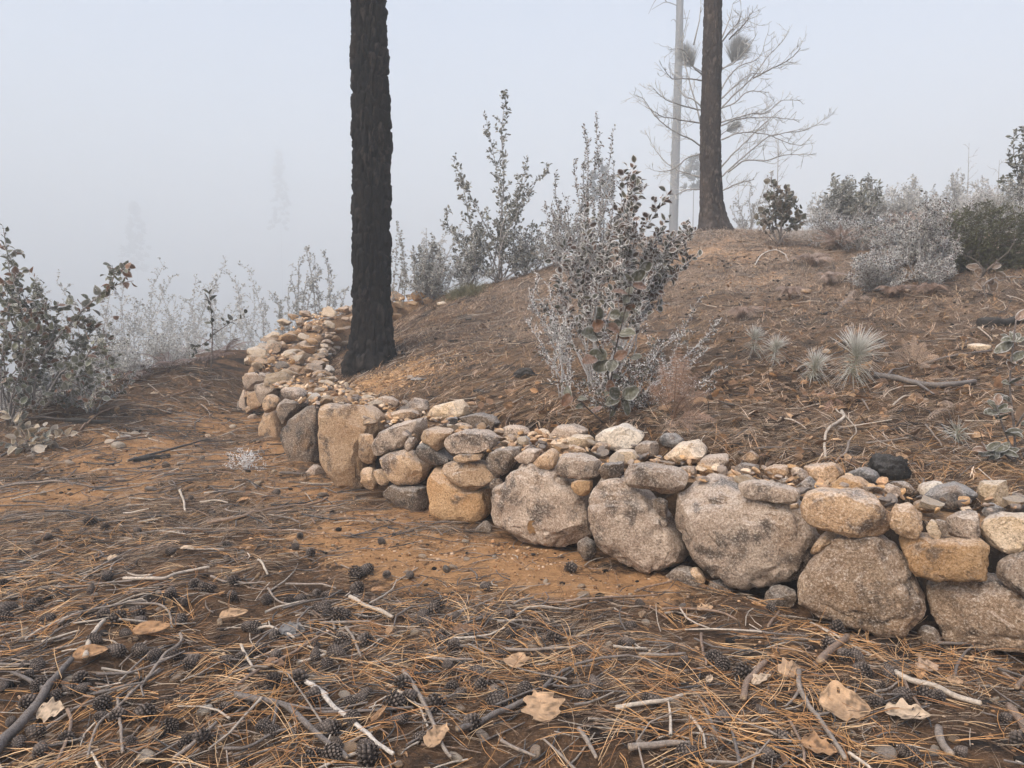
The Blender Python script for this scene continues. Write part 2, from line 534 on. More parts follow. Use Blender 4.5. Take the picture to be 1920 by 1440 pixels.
# ------------------------------------------------------------------ ground: one sheet, fine near the wall, coarse out to the horizon
def ground_material():
    m, nt, b = nodes_of('forest_soil')
    tc = N(nt, 'ShaderNodeTexCoord')
    v = tc.outputs['Object']
    a = N(nt, 'ShaderNodeVertexColor', layer_name='Col')
    sep = N(nt, 'ShaderNodeSeparateColor')
    nt.links.new(a.outputs[0], sep.inputs[0])
    n1 = noise_tex(nt, v, 2.2, 6, 0.65)
    n2 = noise_tex(nt, v, 14.0, 6, 0.7)
    n3 = noise_tex(nt, v, 70.0, 5, 0.75)
    litter = mix(nt, ramp(nt, n2, [(0.35, grey(0)), (0.65, grey(1))]), (0.055, 0.035, 0.023), (0.175, 0.102, 0.058))
    litter = mix(nt, ramp(nt, n3, [(0.52, grey(0)), (0.68, grey(0.8))]), litter, (0.27, 0.19, 0.13))
    litter = mix(nt, ramp(nt, n1, [(0.50, grey(0)), (0.60, grey(0.9))]), litter, (0.022, 0.019, 0.018))
    soil = mix(nt, ramp(nt, n2, [(0.3, grey(0)), (0.7, grey(1))]), (0.30, 0.165, 0.08), (0.54, 0.31, 0.15))
    soil = mix(nt, ramp(nt, n3, [(0.55, grey(0)), (0.70, grey(0.7))]), soil, (0.46, 0.30, 0.18))
    soil = mix(nt, ramp(nt, n3, [(0.28, grey(0.7)), (0.42, grey(0))]), soil, (0.10, 0.06, 0.035))
    s = math_node(nt, 'ADD', sep.outputs[0], math_node(nt, 'MULTIPLY', math_node(nt, 'SUBTRACT', n2, 0.5), 1.1))
    col = mix(nt, ramp(nt, s, [(0.38, grey(0)), (0.62, grey(1))]), litter, soil)
    fr = math_node(nt, 'MULTIPLY', sep.outputs[1], ramp(nt, n3, [(0.42, grey(0)), (0.6, grey(1))]))
    col = mix(nt, fr, col, (0.58, 0.47, 0.38))
    nt.links.new(col, b.inputs['Base Color'])
    b.inputs['Roughness'].default_value = 0.97
    b.inputs['Specular IOR Level'].default_value = 0.1
    bump(nt, b, math_node(nt, 'ADD', n2, math_node(nt, 'MULTIPLY', n3, 0.6)), 1.0, 0.03)
    return m
M['ground'] = ground_material()

# bare orange soil: where the photograph shows it (pixel of the patch's middle, radii in metres)
SOIL = [(870, 1040, 0.95, 0.55, 1.0), (700, 1000, 0.6, 0.6, .9), (1060, 1090, 0.7, 0.35, .9), (260, 850, 1.2, 1.2, .85), (400, 790, 1.0, 1.2, .85), (180, 930, 1.2, .8, .8), (560, 920, .7, .8, .7), (100, 985, 1.0, .4, .5), (360, 920, .7, .6, .7), (450, 860, .8, 1.0, .9), (780, 975, .5, .35, .9), (960, 1060, .6, .35, .9), (1180, 1105, .6, .3, .8),
        (740, 705, .7, .6, .9), (1040, 610, .6, .4, .4), (1330, 480, 1.4, 1.2, .5), (1450, 520, .8, .8, .4), (1180, 640, .5, .4, .5), (640, 660, .4, .6, .5), (1000, 760, .5, .3, .3), (1480, 1215, .4, .2, .5), (1250, 1130, .5, .2, .5)]
SOILW = [(*hit(px, py)[:2], rx, ry, k) for px, py, rx, ry, k in SOIL]
def soil_mask(x, y):
    s = np.zeros(np.shape(x))
    for cx, cy, rx, ry, k in SOILW:
        s = np.maximum(s, k * np.exp(-0.7 * (((x - cx) / rx) ** 2 + ((y - cy) / ry) ** 2)))
    return np.clip(s + 0.35 * fbm2(x * 1.7, y * 1.7, 31, 3) * (s > 0.08), 0, 1)

def spread(lo, a, b, hi, step, grow):
    core = np.arange(a, b, step)
    out_hi, s, v = [], step, core[-1]
    while v < hi:
        s *= grow
        v += s
        out_hi.append(v)
    out_lo, s, v = [], step, a
    while v > lo:
        s *= grow
        v -= s
        out_lo.append(v)
    return np.array(out_lo[::-1] + list(core) + out_hi)
tx, ty = spread(-900, -6.5, 9.0, 900, 0.055, 1.14), spread(-60, 1.6, 18.2, 900, 0.055, 1.14)
TX, TY = np.meshgrid(tx, ty)
TZ = H(TX.ravel(), TY.ravel()) + rough(TX.ravel(), TY.ravel())
nx_, ny_ = len(tx), len(ty)
ii, jj = np.meshgrid(np.arange(nx_ - 1), np.arange(ny_ - 1))
q0 = (jj * nx_ + ii).ravel()
sm = soil_mask(TX.ravel(), TY.ravel())
fr = 0.72 * sstep(6.0, 12, TY.ravel()) * sstep(-3, 1, TX.ravel())
a = Acc()
a.add(np.stack((TX.ravel(), TY.ravel(), TZ), 1), quad=np.stack((q0, q0 + 1, q0 + 1 + nx_, q0 + nx_), 1), col=np.stack((sm, fr, 0 * sm), 1))
tag(a.build('ground', M['ground']), 'brown forest floor of burnt soil and pine litter rising to the right', kind='structure')

# ------------------------------------------------------------------ haze: one closed box of thin even fog
m = bpy.data.materials.new('haze_air')
m.use_nodes = True
nt = m.node_tree
nt.nodes.clear()
pv = nt.nodes.new('ShaderNodeVolumePrincipled')
pv.inputs['Color'].default_value = (0.73, 0.785, 0.835, 1)
pv.inputs['Density'].default_value = HAZE_DENSITY
pv.inputs['Anisotropy'].default_value = 0.0
mo = nt.nodes.new('ShaderNodeOutputMaterial')
nt.links.new(pv.outputs[0], mo.inputs['Volume'])
z0, z1 = float(TZ.min()) - 1.0, max(84.0, float(TZ.max()) + 22.0)
bx = np.array([(x, y, z) for z in (z0, z1) for y in (-110, 1250) for x in (-1250, 1250)], float)
a = Acc().add(bx, quad=[(0, 2, 3, 1), (4, 5, 7, 6), (0, 1, 5, 4), (2, 6, 7, 3), (0, 4, 6, 2), (1, 3, 7, 5)])
hz = a.build('haze', m, smooth=False)
tag(hz, 'pale blue fog hanging over the whole hillside', kind='stuff')

# ------------------------------------------------------------------ the dry stone wall
wall = empty('dry_stone_wall', (float(WP[60, 0]), float(WP[60, 1]), 0.0), 'low dry stone wall of tan and grey boulders curving back round the burnt tree', 'wall')
WALL_ORIGIN = np.array(wall.location)
STONES = []        # (centre, radius) of every stone laid, so that fill stones keep clear

def wall_hit(px, py, back):
    """where the line of sight through (px, py) meets the upright surface that runs `back` metres inside the outer face"""
    r = ray(px, py)
    d2 = r[:2] / np.linalg.norm(r[:2])
    nrm = np.array((-d2[1], d2[0]))
    Q = WP[:, :2] - WN * back
    s = Q @ nrm
    k = np.nonzero((s[:-1] * s[1:] <= 0) & (Q[:-1] @ d2 > 1.0))[0]
    if not len(k):
        i = int(np.abs(s).argmin())
        t, p = 0.0, Q[i]
    else:
        i = k[(Q[k] @ d2).argmin()]
        t = s[i] / (s[i] - s[i + 1] + 1e-12)
        p = Q[i] * (1 - t) + Q[i + 1] * t
    dist = float(p @ d2)
    return CAM + r * (dist / np.linalg.norm(r[:2])), i

def shape_stone(k, radial, T, seed, e=0.5, cuts=10, amp=1.0, lo=0.72):
    """icosphere driven to an outline (radial table over angle) with depth T, then cut by random planes and roughened"""
    D, F = ico(k)
    r = np.random.default_rng(seed)
    th = np.arctan2(D[:, 1], D[:, 0])
    rad = np.interp(th, np.linspace(-math.pi, math.pi, len(radial)), radial)
    rho = np.clip(np.hypot(D[:, 0], D[:, 1]), 0, 1)
    rp = rho ** e
    V = np.stack((rad * rp * np.cos(th), rad * rp * np.sin(th), 0.5 * T * np.sign(D[:, 2]) * np.abs(D[:, 2]) ** e), 1)
    size = float(np.mean(radial))
    for _ in range(cuts):
        n = unit(r.normal(size=3) * (1.0, 1.0, 1.0))
        h = (V @ n).max() * (r.uniform(lo, 0.92) if abs(n[2]) > 0.45 else r.uniform(0.5 + lo / 2, 0.97))
        V = V - np.maximum(0, V @ n - h)[:, None] * n
    off = r.uniform(0, 90, 3)
    nv = unit(V / np.array((1, 1, max(0.3, T / (2 * size)))))
    V = V + nv * amp * size * (0.035 * fbm3(V / size * 1.6 + off, seed, 2) + 0.04 * fbm3(V / size * 5 + off, seed + 5, 3, 0.6) - 0.07 * (0.25 - np.abs(fbm3(V / size * 2.6 + off, seed + 3, 2))).clip(0) * 4)[:, None]
    if k >= 4:
        V = V + nv * amp * (0.006 * fbm3(V * 34 + off, seed + 9, 2, 0.6))[:, None]
    return V, F

def radial_of(poly):
    """distance from the centroid to the outline in every direction"""
    P = np.asarray(poly, float)
    a0 = P[:, 0] * np.roll(P[:, 1], -1) - np.roll(P[:, 0], -1) * P[:, 1]
    c = ((P + np.roll(P, -1, 0)) * a0[:, None]).sum(0) / (3 * a0.sum())
    Q = P - c
    A, B = Q, np.roll(Q, -1, 0)
    out = []
    for t in np.linspace(-math.pi, math.pi, 181):
        d = np.array((math.cos(t), math.sin(t)))
        E = B - A
        den = d[0] * E[:, 1] - d[1] * E[:, 0]
        den = np.where(np.abs(den) < 1e-9, 1e-9, den)
        s = (A[:, 0] * E[:, 1] - A[:, 1] * E[:, 0]) / den
        u = (A[:, 0] * d[1] - A[:, 1] * d[0]) / den
        ok = (s > 0) & (u >= -1e-6) & (u <= 1 + 1e-6)
        out.append(s[ok].max() if ok.any() else np.nan)
    out = np.array(out)
    out = np.where(np.isnan(out), np.nanmean(out), out)
    k = np.array((0.0, 1, 3, 1, 0))
    ext = np.concatenate((out[-5:-1], out, out[1:5]))
    return c, np.convolve(ext, k / k.sum(), 'same')[4:-4]

def lay_stone(poly, mat, sub=4, back=0.0, T=None, top=False, seed=0, thick=0.8):
    P = np.asarray(poly, float)
    c = 0.5 * (P.min(0) + P.max(0))
    if top:                                # a stone of the rubble on top: go back along the line of sight until it rests on the wall
        best = None
        for bk in np.linspace(0.02, 1.15, 60):
            w, i = wall_hit(c[0], c[1], bk)
            hgt = (P[:, 1].max() - P[:, 1].min()) * w[1] / FPX
            e = abs(w[2] - (WZT[i] - 0.10 + 0.05 * bk + 0.42 * hgt))
            if best is None or e < best[0]:
                best = (e, bk)
        back = best[1]
    w, i = wall_hit(c[0], c[1], back)
    to = unit(-w[:2])
    nn = unit(WN[i] + 1.0 * to)
    n3 = np.array((nn[0], nn[1], 0.0))
    u3 = np.array((-nn[1], nn[0], 0.0))     # to the photographer's right
    if u3[0] < 0:
        u3 = -u3
    v3 = np.array((0, 0, 1.0))
    loc = []
    for px, py in P:                        # outline -> upright plane through the stone's middle
        r = ray(px, py)
        t = ((w - CAM) @ n3) / (r @ n3)
        q = CAM + r * t - w
        loc.append((q @ u3, q @ v3))
    cc, rad = radial_of(loc)
    wdt = np.ptp(np.array(loc)[:, 0])
    T = T or thick * min(wdt, 1.6 * np.ptp(np.array(loc)[:, 1]))
    T = float(np.clip(T, 0.05, 0.5))
    V, F = shape_stone(sub, rad * 1.045, T, seed, cuts=22 if wdt < .2 else 15, lo=.62 if wdt < .2 else .76 if wdt < .45 else .83)
    ctr = w + u3 * cc[0] + v3 * cc[1] - n3 * (T * 0.5 - (0.06 if not top else 0.0))
    W = V[:, :1] * u3 + V[:, 1:2] * v3 + V[:, 2:] * n3
    o = Acc().add(W, tri=F if np.dot(np.cross(u3, v3), n3) > 0 else F[:, ::-1]).build('stone', M[mat], wall)
    o.data.set_sharp_from_angle(angle=math.radians(32))
    o.location = ctr - WALL_ORIGIN
    STONES.append((ctr, float(np.mean(rad))))
    return o

def crop(P, x0, y0, s):
    return [(x0 + x / s, y0 + y / s) for x, y in P]
C1 = lambda P: crop(P, 400, 500, 3.2)
C2 = lambda P: crop(P, 660, 720, 3.0)
C3 = lambda P: crop(P, 1200, 780, 2.66667)
FACE = [
 (C1([(585,850),(640,835),(860,830),(950,900),(985,980),(930,1030),(900,1080),(880,1180),(905,1290),(880,1330),(740,1330),(660,1290),(620,1150),(605,1010)]), 'tan', 4),
 (C1([(400,960),(480,870),(580,825),(605,960),(612,1060),(605,1160),(580,1220),(540,1240),(490,1220),(430,1120),(400,1040)]), 'dark', 4),
 (C1([(535,1275),(585,1190),(630,1200),(642,1280),(575,1310)]), 'granite', 3),
 (C1([(270,940),(310,860),(388,820),(392,940),(397,1100),(330,1095),(280,1030)]), 'tan', 4),
 (C1([(208,870),(262,850),(270,950),(268,1050),(230,1035),(208,960)]), 'granite', 3),
 (C1([(163,700),(195,755),(205,850),(200,975),(170,950),(160,820)]), 'granite', 3),
 (C1([(175,640),(240,638),(320,660),(290,700),(240,745),(195,750),(172,690)]), 'granite', 3),
 (C1([(245,710),(330,690),(380,720),(330,780),(290,840),(250,800)]), 'granite', 3),
 (C1([(300,830),(325,760),(385,790),(380,840),(320,880)]), 'tan', 3),
 (C1([(380,800),(460,770),(540,820),(470,880),(410,960),(388,900)]), 'dark', 3),
 (C1([(210,760),(270,740),(290,830),(240,860),(205,840)]), 'tan', 3),
 (C1([(400,780),(420,720),(520,735),(560,790),(480,800)]), 'granite', 3),
 (C1([(870,1000),(960,1005),(985,1080),(960,1190),(900,1200),(880,1120)]), 'tan', 3),
 (C1([(885,1200),(960,1200),(990,1290),(960,1345),(890,1330)]), 'tan', 3),
 (C2([(85,370),(120,290),(220,235),(350,205),(365,260),(300,350),(200,390),(110,418)]), 'granite', 4),
 (C2([(140,430),(200,385),(300,375),(400,440),(415,490),(380,560),(280,580),(190,540)]), 'tan', 4),
 (C2([(115,490),(150,480),(215,550),(210,580),(150,560)]), 'tan', 3),
 (C2([(170,620),(220,570),(300,580),(400,590),(412,690),(390,730),(290,720),(200,670)]), 'dark', 4),
 (C2([(410,520),(440,478),(520,488),(560,560),(640,600),(755,600),(766,720),(740,760),(690,790),(520,785),(430,760),(412,650)]), 'orange', 4),
 (C2([(485,480),(520,450),(620,440),(740,448),(800,520),(780,570),(720,600),(640,595),(560,550)]), 'tan', 4),
 (C2([(505,350),(530,295),(620,265),(740,268),(815,300),(790,370),(700,390),(540,390)]), 'granite', 4),
 (C2([(560,410),(620,390),(750,390),(740,420),(640,442),(570,432)]), 'tan', 3),
 (C2([(340,380),(380,335),(460,335),(490,390),(560,440),(500,470),(440,460),(370,420)]), 'dark', 3),
 (C2([(370,290),(430,250),(560,265),(575,285),(510,310),(500,350),(480,385),(430,335),(380,330)]), 'tan', 3),
 (C2([(300,340),(320,300),(370,290),(372,330),(330,380),(305,380)]), 'granite', 3),
 (C2([(750,430),(780,380),(850,358),(930,362),(938,400),(900,460),(850,512),(780,490)]), 'dark', 4),
 (C2([(770,570),(810,525),(852,530),(842,570),(800,597)]), 'granite', 3),
 (C2([(765,610),(830,580),(870,520),(950,455),(1060,473),(1130,490),(1180,540),(1290,630),(1303,690),(1335,800),(1330,872),(1250,900),(1180,922),(1050,912),(900,890),(810,842),(768,740)]), 'granite', 5),
 (C2([(680,830),(760,750),(790,830),(770,857),(700,872)]), 'dark', 3),
 (C2([(1230,560),(1280,533),(1350,543),(1350,600),(1310,637),(1260,610)]), 'orange', 3),
 (C2([(920,410),(980,365),(1085,365),(1080,405),(1000,448),(940,440)]), 'granite', 3),
 (C2([(1005,450),(1060,400),(1110,360),(1160,375),(1142,470),(1090,487),(1020,472)]), 'tan', 3),
 (C2([(1145,450),(1170,400),(1280,398),(1390,438),(1377,520),(1290,532),(1180,522),(1150,492)]), 'granite', 4),
 (C2([(1370,490),(1430,438),(1530,438),(1530,480),(1500,542),(1420,542),(1380,512)]), 'dark', 3),
 (C2([(1305,660),(1340,600),(1380,550),(1500,548),(1560,580),(1640,640),(1690,700),(1760,760),(1790,830),(1872,980),(1842,1032),(1700,1072),(1600,1052),(1420,972),(1370,880),(1338,790)]), 'granite', 5),
 (C2([(1265,890),(1310,860),(1350,880),(1385,950),(1350,982),(1290,972)]), 'dark', 3),
 (C2([(1518,530),(1540,460),(1640,448),(1830,480),(1915,540),(1900,580),(1830,612),(1780,622),(1680,602),(1560,572)]), 'granite', 4),
 (C2([(1685,640),(1720,622),(1780,650),(1775,740),(1730,735)]), 'dark', 3),
 (C3([(135,460),(190,390),(300,330),(400,370),(480,398),(600,428),(740,440),(820,510),(842,560),(880,600),(842,700),(828,760),(780,822),(660,857),(560,882),(440,862),(330,790),(260,720),(200,630),(150,570)]), 'granite', 5),
 (C3([(110,810),(180,763),(250,768),(330,840),(300,872),(190,862)]), 'dark', 3),
 (C3([(320,832),(400,820),(470,870),(472,912),(350,907)]), 'dark', 3),
 (C3([(235,740),(290,760),(330,800),(325,842),(260,790)]), 'tan', 3),
 (C3([(605,920),(640,863),(700,848),(775,880),(777,930),(740,972),(650,967)]), 'dark', 4),
 (C3([(835,690),(910,588),(960,568),(1000,600),(960,660),(880,712)]), 'tan', 3),
 (C3([(798,440),(830,393),(900,373),(1080,383),(1180,420),(1240,490),(1252,580),(1190,612),(1040,602),(880,562),(820,512)]), 'tan', 4),
 (C3([(783,900),(800,820),(880,720),(980,620),(1060,605),(1180,620),(1280,680),(1342,760),(1362,850),(1422,960),(1402,1030),(1320,1102),(1200,1114),(1030,1062),(880,1002),(798,960)]), 'brown', 5),
 (C3([(1368,1100),(1420,1033),(1480,1058),(1517,1130),(1490,1172),(1400,1142)]), 'dark', 3),
 (C3([(1280,588),(1330,598),(1560,618),(1700,618),(1742,640),(1737,780),(1722,820),(1420,822),(1358,780),(1310,670)]), 'orange', 4),
 (C3([(1435,850),(1480,818),(1700,818),(1850,868),(1940,940),(2120,1010),(2160,1100),(2100,1200),(1750,1170),(1560,1175),(1500,1092),(1458,980)]), 'brown', 5),
 (C3([(1775,810),(1810,690),(1960,660),(2120,690),(2160,800),(2120,990),(1940,900),(1850,862)]), 'granite', 4),
 (C3([(1700,580),(1720,520),(1800,498),(1930,498),(1980,600),(1920,672),(1820,687),(1740,642)]), 'pale', 4),
 (C3([(1233,530),(1270,450),(1350,443),(1412,500),(1412,580),(1370,612),(1280,582)]), 'tan', 4),
 (C3([(1418,540),(1460,503),(1507,550),(1502,607),(1450,602)]), 'pale', 3),
 (C3([(1530,602),(1525,520),(1600,470),(1670,438),(1697,520),(1702,632),(1610,612)]), 'granite', 3),
 (C3([(1470,505),(1525,500),(1540,590),(1505,600)]), 'dark', 3),
 (C3([(480,380),(500,335),(560,318),(700,343),(792,370),(792,432),(700,432),(560,412)]), 'granite', 4),
 (C3([(62,420),(100,393),(142,420),(137,512),(90,482)]), 'dark', 3),
 (C3([(750,440),(800,425),(805,455),(770,462)]), 'tan', 3),
 (C3([(1930,500),(2050,480),(2100,560),(2080,660),(1985,660)]), 'granite', 3),
]
TOPS = [
 (C2([(1350,300),(1400,270),(1500,240),(1600,280),(1622,310),(1580,370),(1500,392),(1420,370),(1360,340)]), 'white', 4),
 (C2([(1160,350),(1230,293),(1340,300),(1352,330),(1300,377),(1200,377)]), 'pale', 3),
 (C2([(1080,310),(1140,240),(1220,238),(1300,270),(1290,300),(1190,330),(1110,345)]), 'granite', 4),
 (C2([(790,270),(870,238),(960,245),(1010,290),(940,310),(850,305)]), 'granite', 3),
 (C2([(908,330),(950,298),(1010,320),(1010,362),(930,372)]), 'slate', 3),
 (C2([(798,345),(860,288),(905,311),(902,345),(840,367)]), 'tan', 3),
 (C2([(580,190),(680,170),(770,195),(820,230),(800,262),(740,268),(680,268),(600,217)]), 'dark', 4),
 (C2([(380,180),(440,130),(560,98),(597,140),(597,187),(500,217),(400,212)]), 'pale', 4),
 (C2([(528,250),(590,220),(662,245),(642,275),(560,275)]), 'tan', 3),
 (C2([(268,130),(320,83),(370,90),(402,150),(360,182),(300,167)]), 'granite', 3),
 (C2([(63,115),(150,73),(220,80),(257,110),(220,147),(110,142)]), 'granite', 3),
 (C2([(118,190),(250,150),(330,150),(372,190),(260,222),(160,237)]), 'tan', 3),
 (C2([(1320,390),(1370,333),(1440,338),(1457,380),(1400,397)]), 'tan', 3),
 (C2([(1158,388),(1210,348),(1280,360),(1312,397),(1220,410)]), 'tan', 3),
 (C2([(1348,400),(1400,373),(1432,390),(1412,432),(1370,422)]), 'dark', 3),
 (C2([(1418,430),(1490,378),(1570,378),(1612,430),(1540,452),(1450,442)]), 'pale', 3),
 (C2([(1568,370),(1630,328),(1692,340),(1722,390),(1680,427),(1600,412)]), 'granite', 3),
 (C2([(1700,340),(1740,303),(1800,318),(1832,350),(1780,387),(1720,382)]), 'slate', 3),
 (C3([(103,220),(180,150),(280,138),(322,190),(290,242),(170,257)]), 'pale', 4),
 (C2([(1660,440),(1710,420),(1745,455),(1700,465)]), 'tan', 3),
 (C2([(490,230),(520,195),(580,190),(560,240),(505,250)]), 'slate', 3),
 (C2([(1000,270),(1060,255),(1110,280),(1080,305),(1010,300)]), 'pale', 3),
 (C2([(1010,330),(1050,310),(1150,330),(1140,365),(1050,365)]), 'tan', 3),
 (C3([(488,222),(550,178),(602,220),(582,252)]), 'tan', 3),
 (C3([(283,240),(320,208),(430,203),(442,250),(380,262),(300,282)]), 'granite', 3),
 (C3([(163,265),(240,253),(282,270),(272,307),(200,302)]), 'tan', 3),
 (C3([(283,300),(310,248),(400,258),(412,280),(370,312)]), 'orange', 3),
 (C3([(438,270),(500,243),(590,258),(592,302),(520,312)]), 'dark', 3),
 (C3([(598,280),(660,248),(740,258),(742,300),(700,322),(610,322)]), 'tan', 3),
 (C3([(333,320),(380,303),(432,320),(412,347),(350,342)]), 'pale', 3),
 (C3([(398,300),(460,278),(530,308),(522,332),(430,335)]), 'orange', 3),
 (C3([(733,270),(780,250),(820,290),(842,330),(770,345)]), 'granite', 3),
 (C3([(768,360),(830,308),(882,340),(872,382),(800,387)]), 'dark', 3),
 (C3([(658,345),(720,308),(762,340),(757,360)]), 'dark', 3),
 (C3([(798,260),(960,248),(997,300),(960,342),(880,342),(830,300)]), 'tan', 4),
 (C3([(898,370),(1000,308),(1090,318),(1152,370),(1120,397),(1000,388)]), 'orange', 3),
 (C3([(998,300),(1100,263),(1172,300),(1182,362),(1120,342)]), 'slate', 3),
 (C3([(1178,400),(1240,348),(1310,358),(1312,412),(1260,442),(1200,430)]), 'granite', 3),
 (C3([(1228,345),(1330,328),(1382,370),(1362,412),(1310,402)]), 'dark', 3),
 (C3([(1378,390),(1400,353),(1500,333),(1527,350),(1490,382),(1400,412)]), 'white', 3),
 (C3([(1398,420),(1500,368),(1580,353),(1692,400),(1682,432),(1560,472),(1480,452)]), 'slate', 4),
 (C3([(1673,390),(1690,343),(1830,333),(1847,400),(1842,462),(1780,472),(1700,442)]), 'pale', 4),
 (C3([(1688,480),(1750,438),(1832,480),(1800,510),(1720,510)]), 'slate', 3),
 (C3([(1843,400),(1900,388),(1960,430),(1960,492),(1850,492)]), 'slate', 3),
 (C3([(1358,455),(1420,418),(1512,460),(1502,492),(1420,502)]), 'tan', 3),
 (C3([(1120,350),(1150,335),(1185,365),(1170,390),(1130,385)]), 'tan', 3),
]
for k, (P, mt, sub) in enumerate(FACE):
    big = (max(p[0] for p in P) - min(p[0] for p in P)) > 120
    lay_stone(P, mt, sub, back=0.0 if big else 0.05, seed=100 + k, thick=0.55 if big else 0.8)
for k, (P, mt, sub) in enumerate(TOPS):
    lay_stone(P, mt, sub, top=True, seed=300 + k, thick=0.9)

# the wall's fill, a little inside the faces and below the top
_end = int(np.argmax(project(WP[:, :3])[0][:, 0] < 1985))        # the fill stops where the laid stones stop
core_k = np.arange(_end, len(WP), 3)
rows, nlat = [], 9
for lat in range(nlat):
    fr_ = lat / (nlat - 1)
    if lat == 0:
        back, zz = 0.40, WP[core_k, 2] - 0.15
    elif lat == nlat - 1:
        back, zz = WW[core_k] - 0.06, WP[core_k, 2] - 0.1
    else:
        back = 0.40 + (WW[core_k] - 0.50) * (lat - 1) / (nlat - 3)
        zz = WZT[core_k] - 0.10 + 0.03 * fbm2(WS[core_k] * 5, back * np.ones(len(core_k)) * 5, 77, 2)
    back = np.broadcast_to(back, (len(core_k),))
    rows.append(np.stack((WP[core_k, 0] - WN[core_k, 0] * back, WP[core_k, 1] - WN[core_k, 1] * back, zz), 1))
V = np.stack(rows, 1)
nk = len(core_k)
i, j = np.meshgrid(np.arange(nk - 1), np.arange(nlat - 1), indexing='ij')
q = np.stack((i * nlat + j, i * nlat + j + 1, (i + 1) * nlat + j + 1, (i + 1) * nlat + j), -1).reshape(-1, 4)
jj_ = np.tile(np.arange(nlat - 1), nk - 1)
Acc().add(V.reshape(-1, 3) - WALL_ORIGIN, quad=q[jj_ == 0]).build('fill', M['gap_shade'], wall)
Acc().add(V.reshape(-1, 3) - WALL_ORIGIN, quad=q[jj_ > 0]).build('top_fill', M['core'], wall)

# rubble along the top and the faces further back: shared shapes, each stone an object
SHAPES = {}
def rubble_mesh(mat, v):
    if (mat, v) not in SHAPES:
        r = np.random.default_rng(v + 900)
        rad = 1 + 0.16 * np.sin(np.linspace(-math.pi, math.pi, 181) * 2 + r.uniform(0, 6)) + 0.10 * np.sin(np.linspace(-math.pi, math.pi, 181) * 3 + r.uniform(0, 6))
        V, F = shape_stone(3, rad, r.uniform(1.2, 1.7), v + 40, 0.5, 26, 0.7, .50)
        SHAPES[(mat, v)] = Acc().add(V, tri=F).mesh('stone', M[mat])
        SHAPES[(mat, v)].set_sharp_from_angle(angle=math.radians(28))
    return SHAPES[(mat, v)]
from mathutils import Matrix, Euler
MATS_W = ['tan'] * 7 + ['pale'] * 7 + ['orange'] * 5 + ['granite'] * 2 + ['dark'] * 1 + ['white']
def rubble(pos, rx, ry, rz, yaw, tilt=0.25):
    mt = MATS_W[int(rng.integers(len(MATS_W)))]
    o = bpy.data.objects.new('stone', rubble_mesh(mt, int(rng.integers(10))))
    C.objects.link(o)
    o.parent = wall
    o.location = np.asarray(pos) - WALL_ORIGIN
    o.scale = (rx, ry, rz)
    o.rotation_euler = (rng.normal(0, tilt), rng.normal(0, tilt), yaw)
    STONES.append((np.asarray(pos, float), max(rx, ry) * 0.9))
    return o
def clear(p, r, f=0.8):
    A = np.array([s[0] for s in STONES]); R = np.array([s[1] for s in STONES])
    return bool((np.linalg.norm(A - p, axis=1) > f * (R + r)).all())
def in_view(p, mrg=30):
    q, z = project(p)
    return z[0] > 0.5 and -mrg < q[0, 0] < 1920 + mrg and -mrg < q[0, 1] < 1440 + mrg
n_top = 0
for tries in range(6000):
    if n_top >= 118:
        break
    k = int(rng.integers(6, len(WP) - 8))
    bk = rng.uniform(0.04, WW[k] - 0.05)
    far = WS[k] > 9.5
    r = rng.uniform(0.05, 0.10) if not far else rng.uniform(0.12, 0.25)
    p = np.array((WP[k, 0] - WN[k, 0] * bk, WP[k, 1] - WN[k, 1] * bk, WZT[k] - 0.05 + 0.3 * r + 0.05 * (bk if not far else 0)))
    if not in_view(p, 0) or not clear(p, r, 0.72 if not far else 0.62):
        continue
    rubble(p, r, r * rng.uniform(.6, .95), r * (rng.uniform(.42, .65) if not far else rng.uniform(.55, .85)), rng.uniform(0, 6.28), .2)
    n_top += 1
# outer face round the corner, inner face beside the tree
n_in = 0
for tries in range(5000):
    if n_in >= 76:
        break
    k = int(rng.integers(int(len(WP) * .55), len(WP) - 6))
    inner = rng.random() < 0.85
    bk = WW[k] + 0.02 if inner else 0.05
    x, y = WP[k, 0] - WN[k, 0] * bk, WP[k, 1] - WN[k, 1] * bk
    g = float(H(np.array([x - WN[k, 0] * (0.25 if inner else -0.25)]), np.array([y - WN[k, 1] * (0.25 if inner else -.25)]))[0])
    if WZT[k] - g < 0.12:
        continue
    r = rng.uniform(0.10, 0.19)
    p = np.array((x, y, rng.uniform(g + 0.03, WZT[k] - 0.02)))
    if not in_view(p, 0) or not clear(p, r, 0.6):
        continue
    rubble(p, r, r * 0.75, r * rng.uniform(.5, .8), math.atan2(WT[k, 1], WT[k, 0]) + rng.normal(0, .2), .15)
    n_in += 1

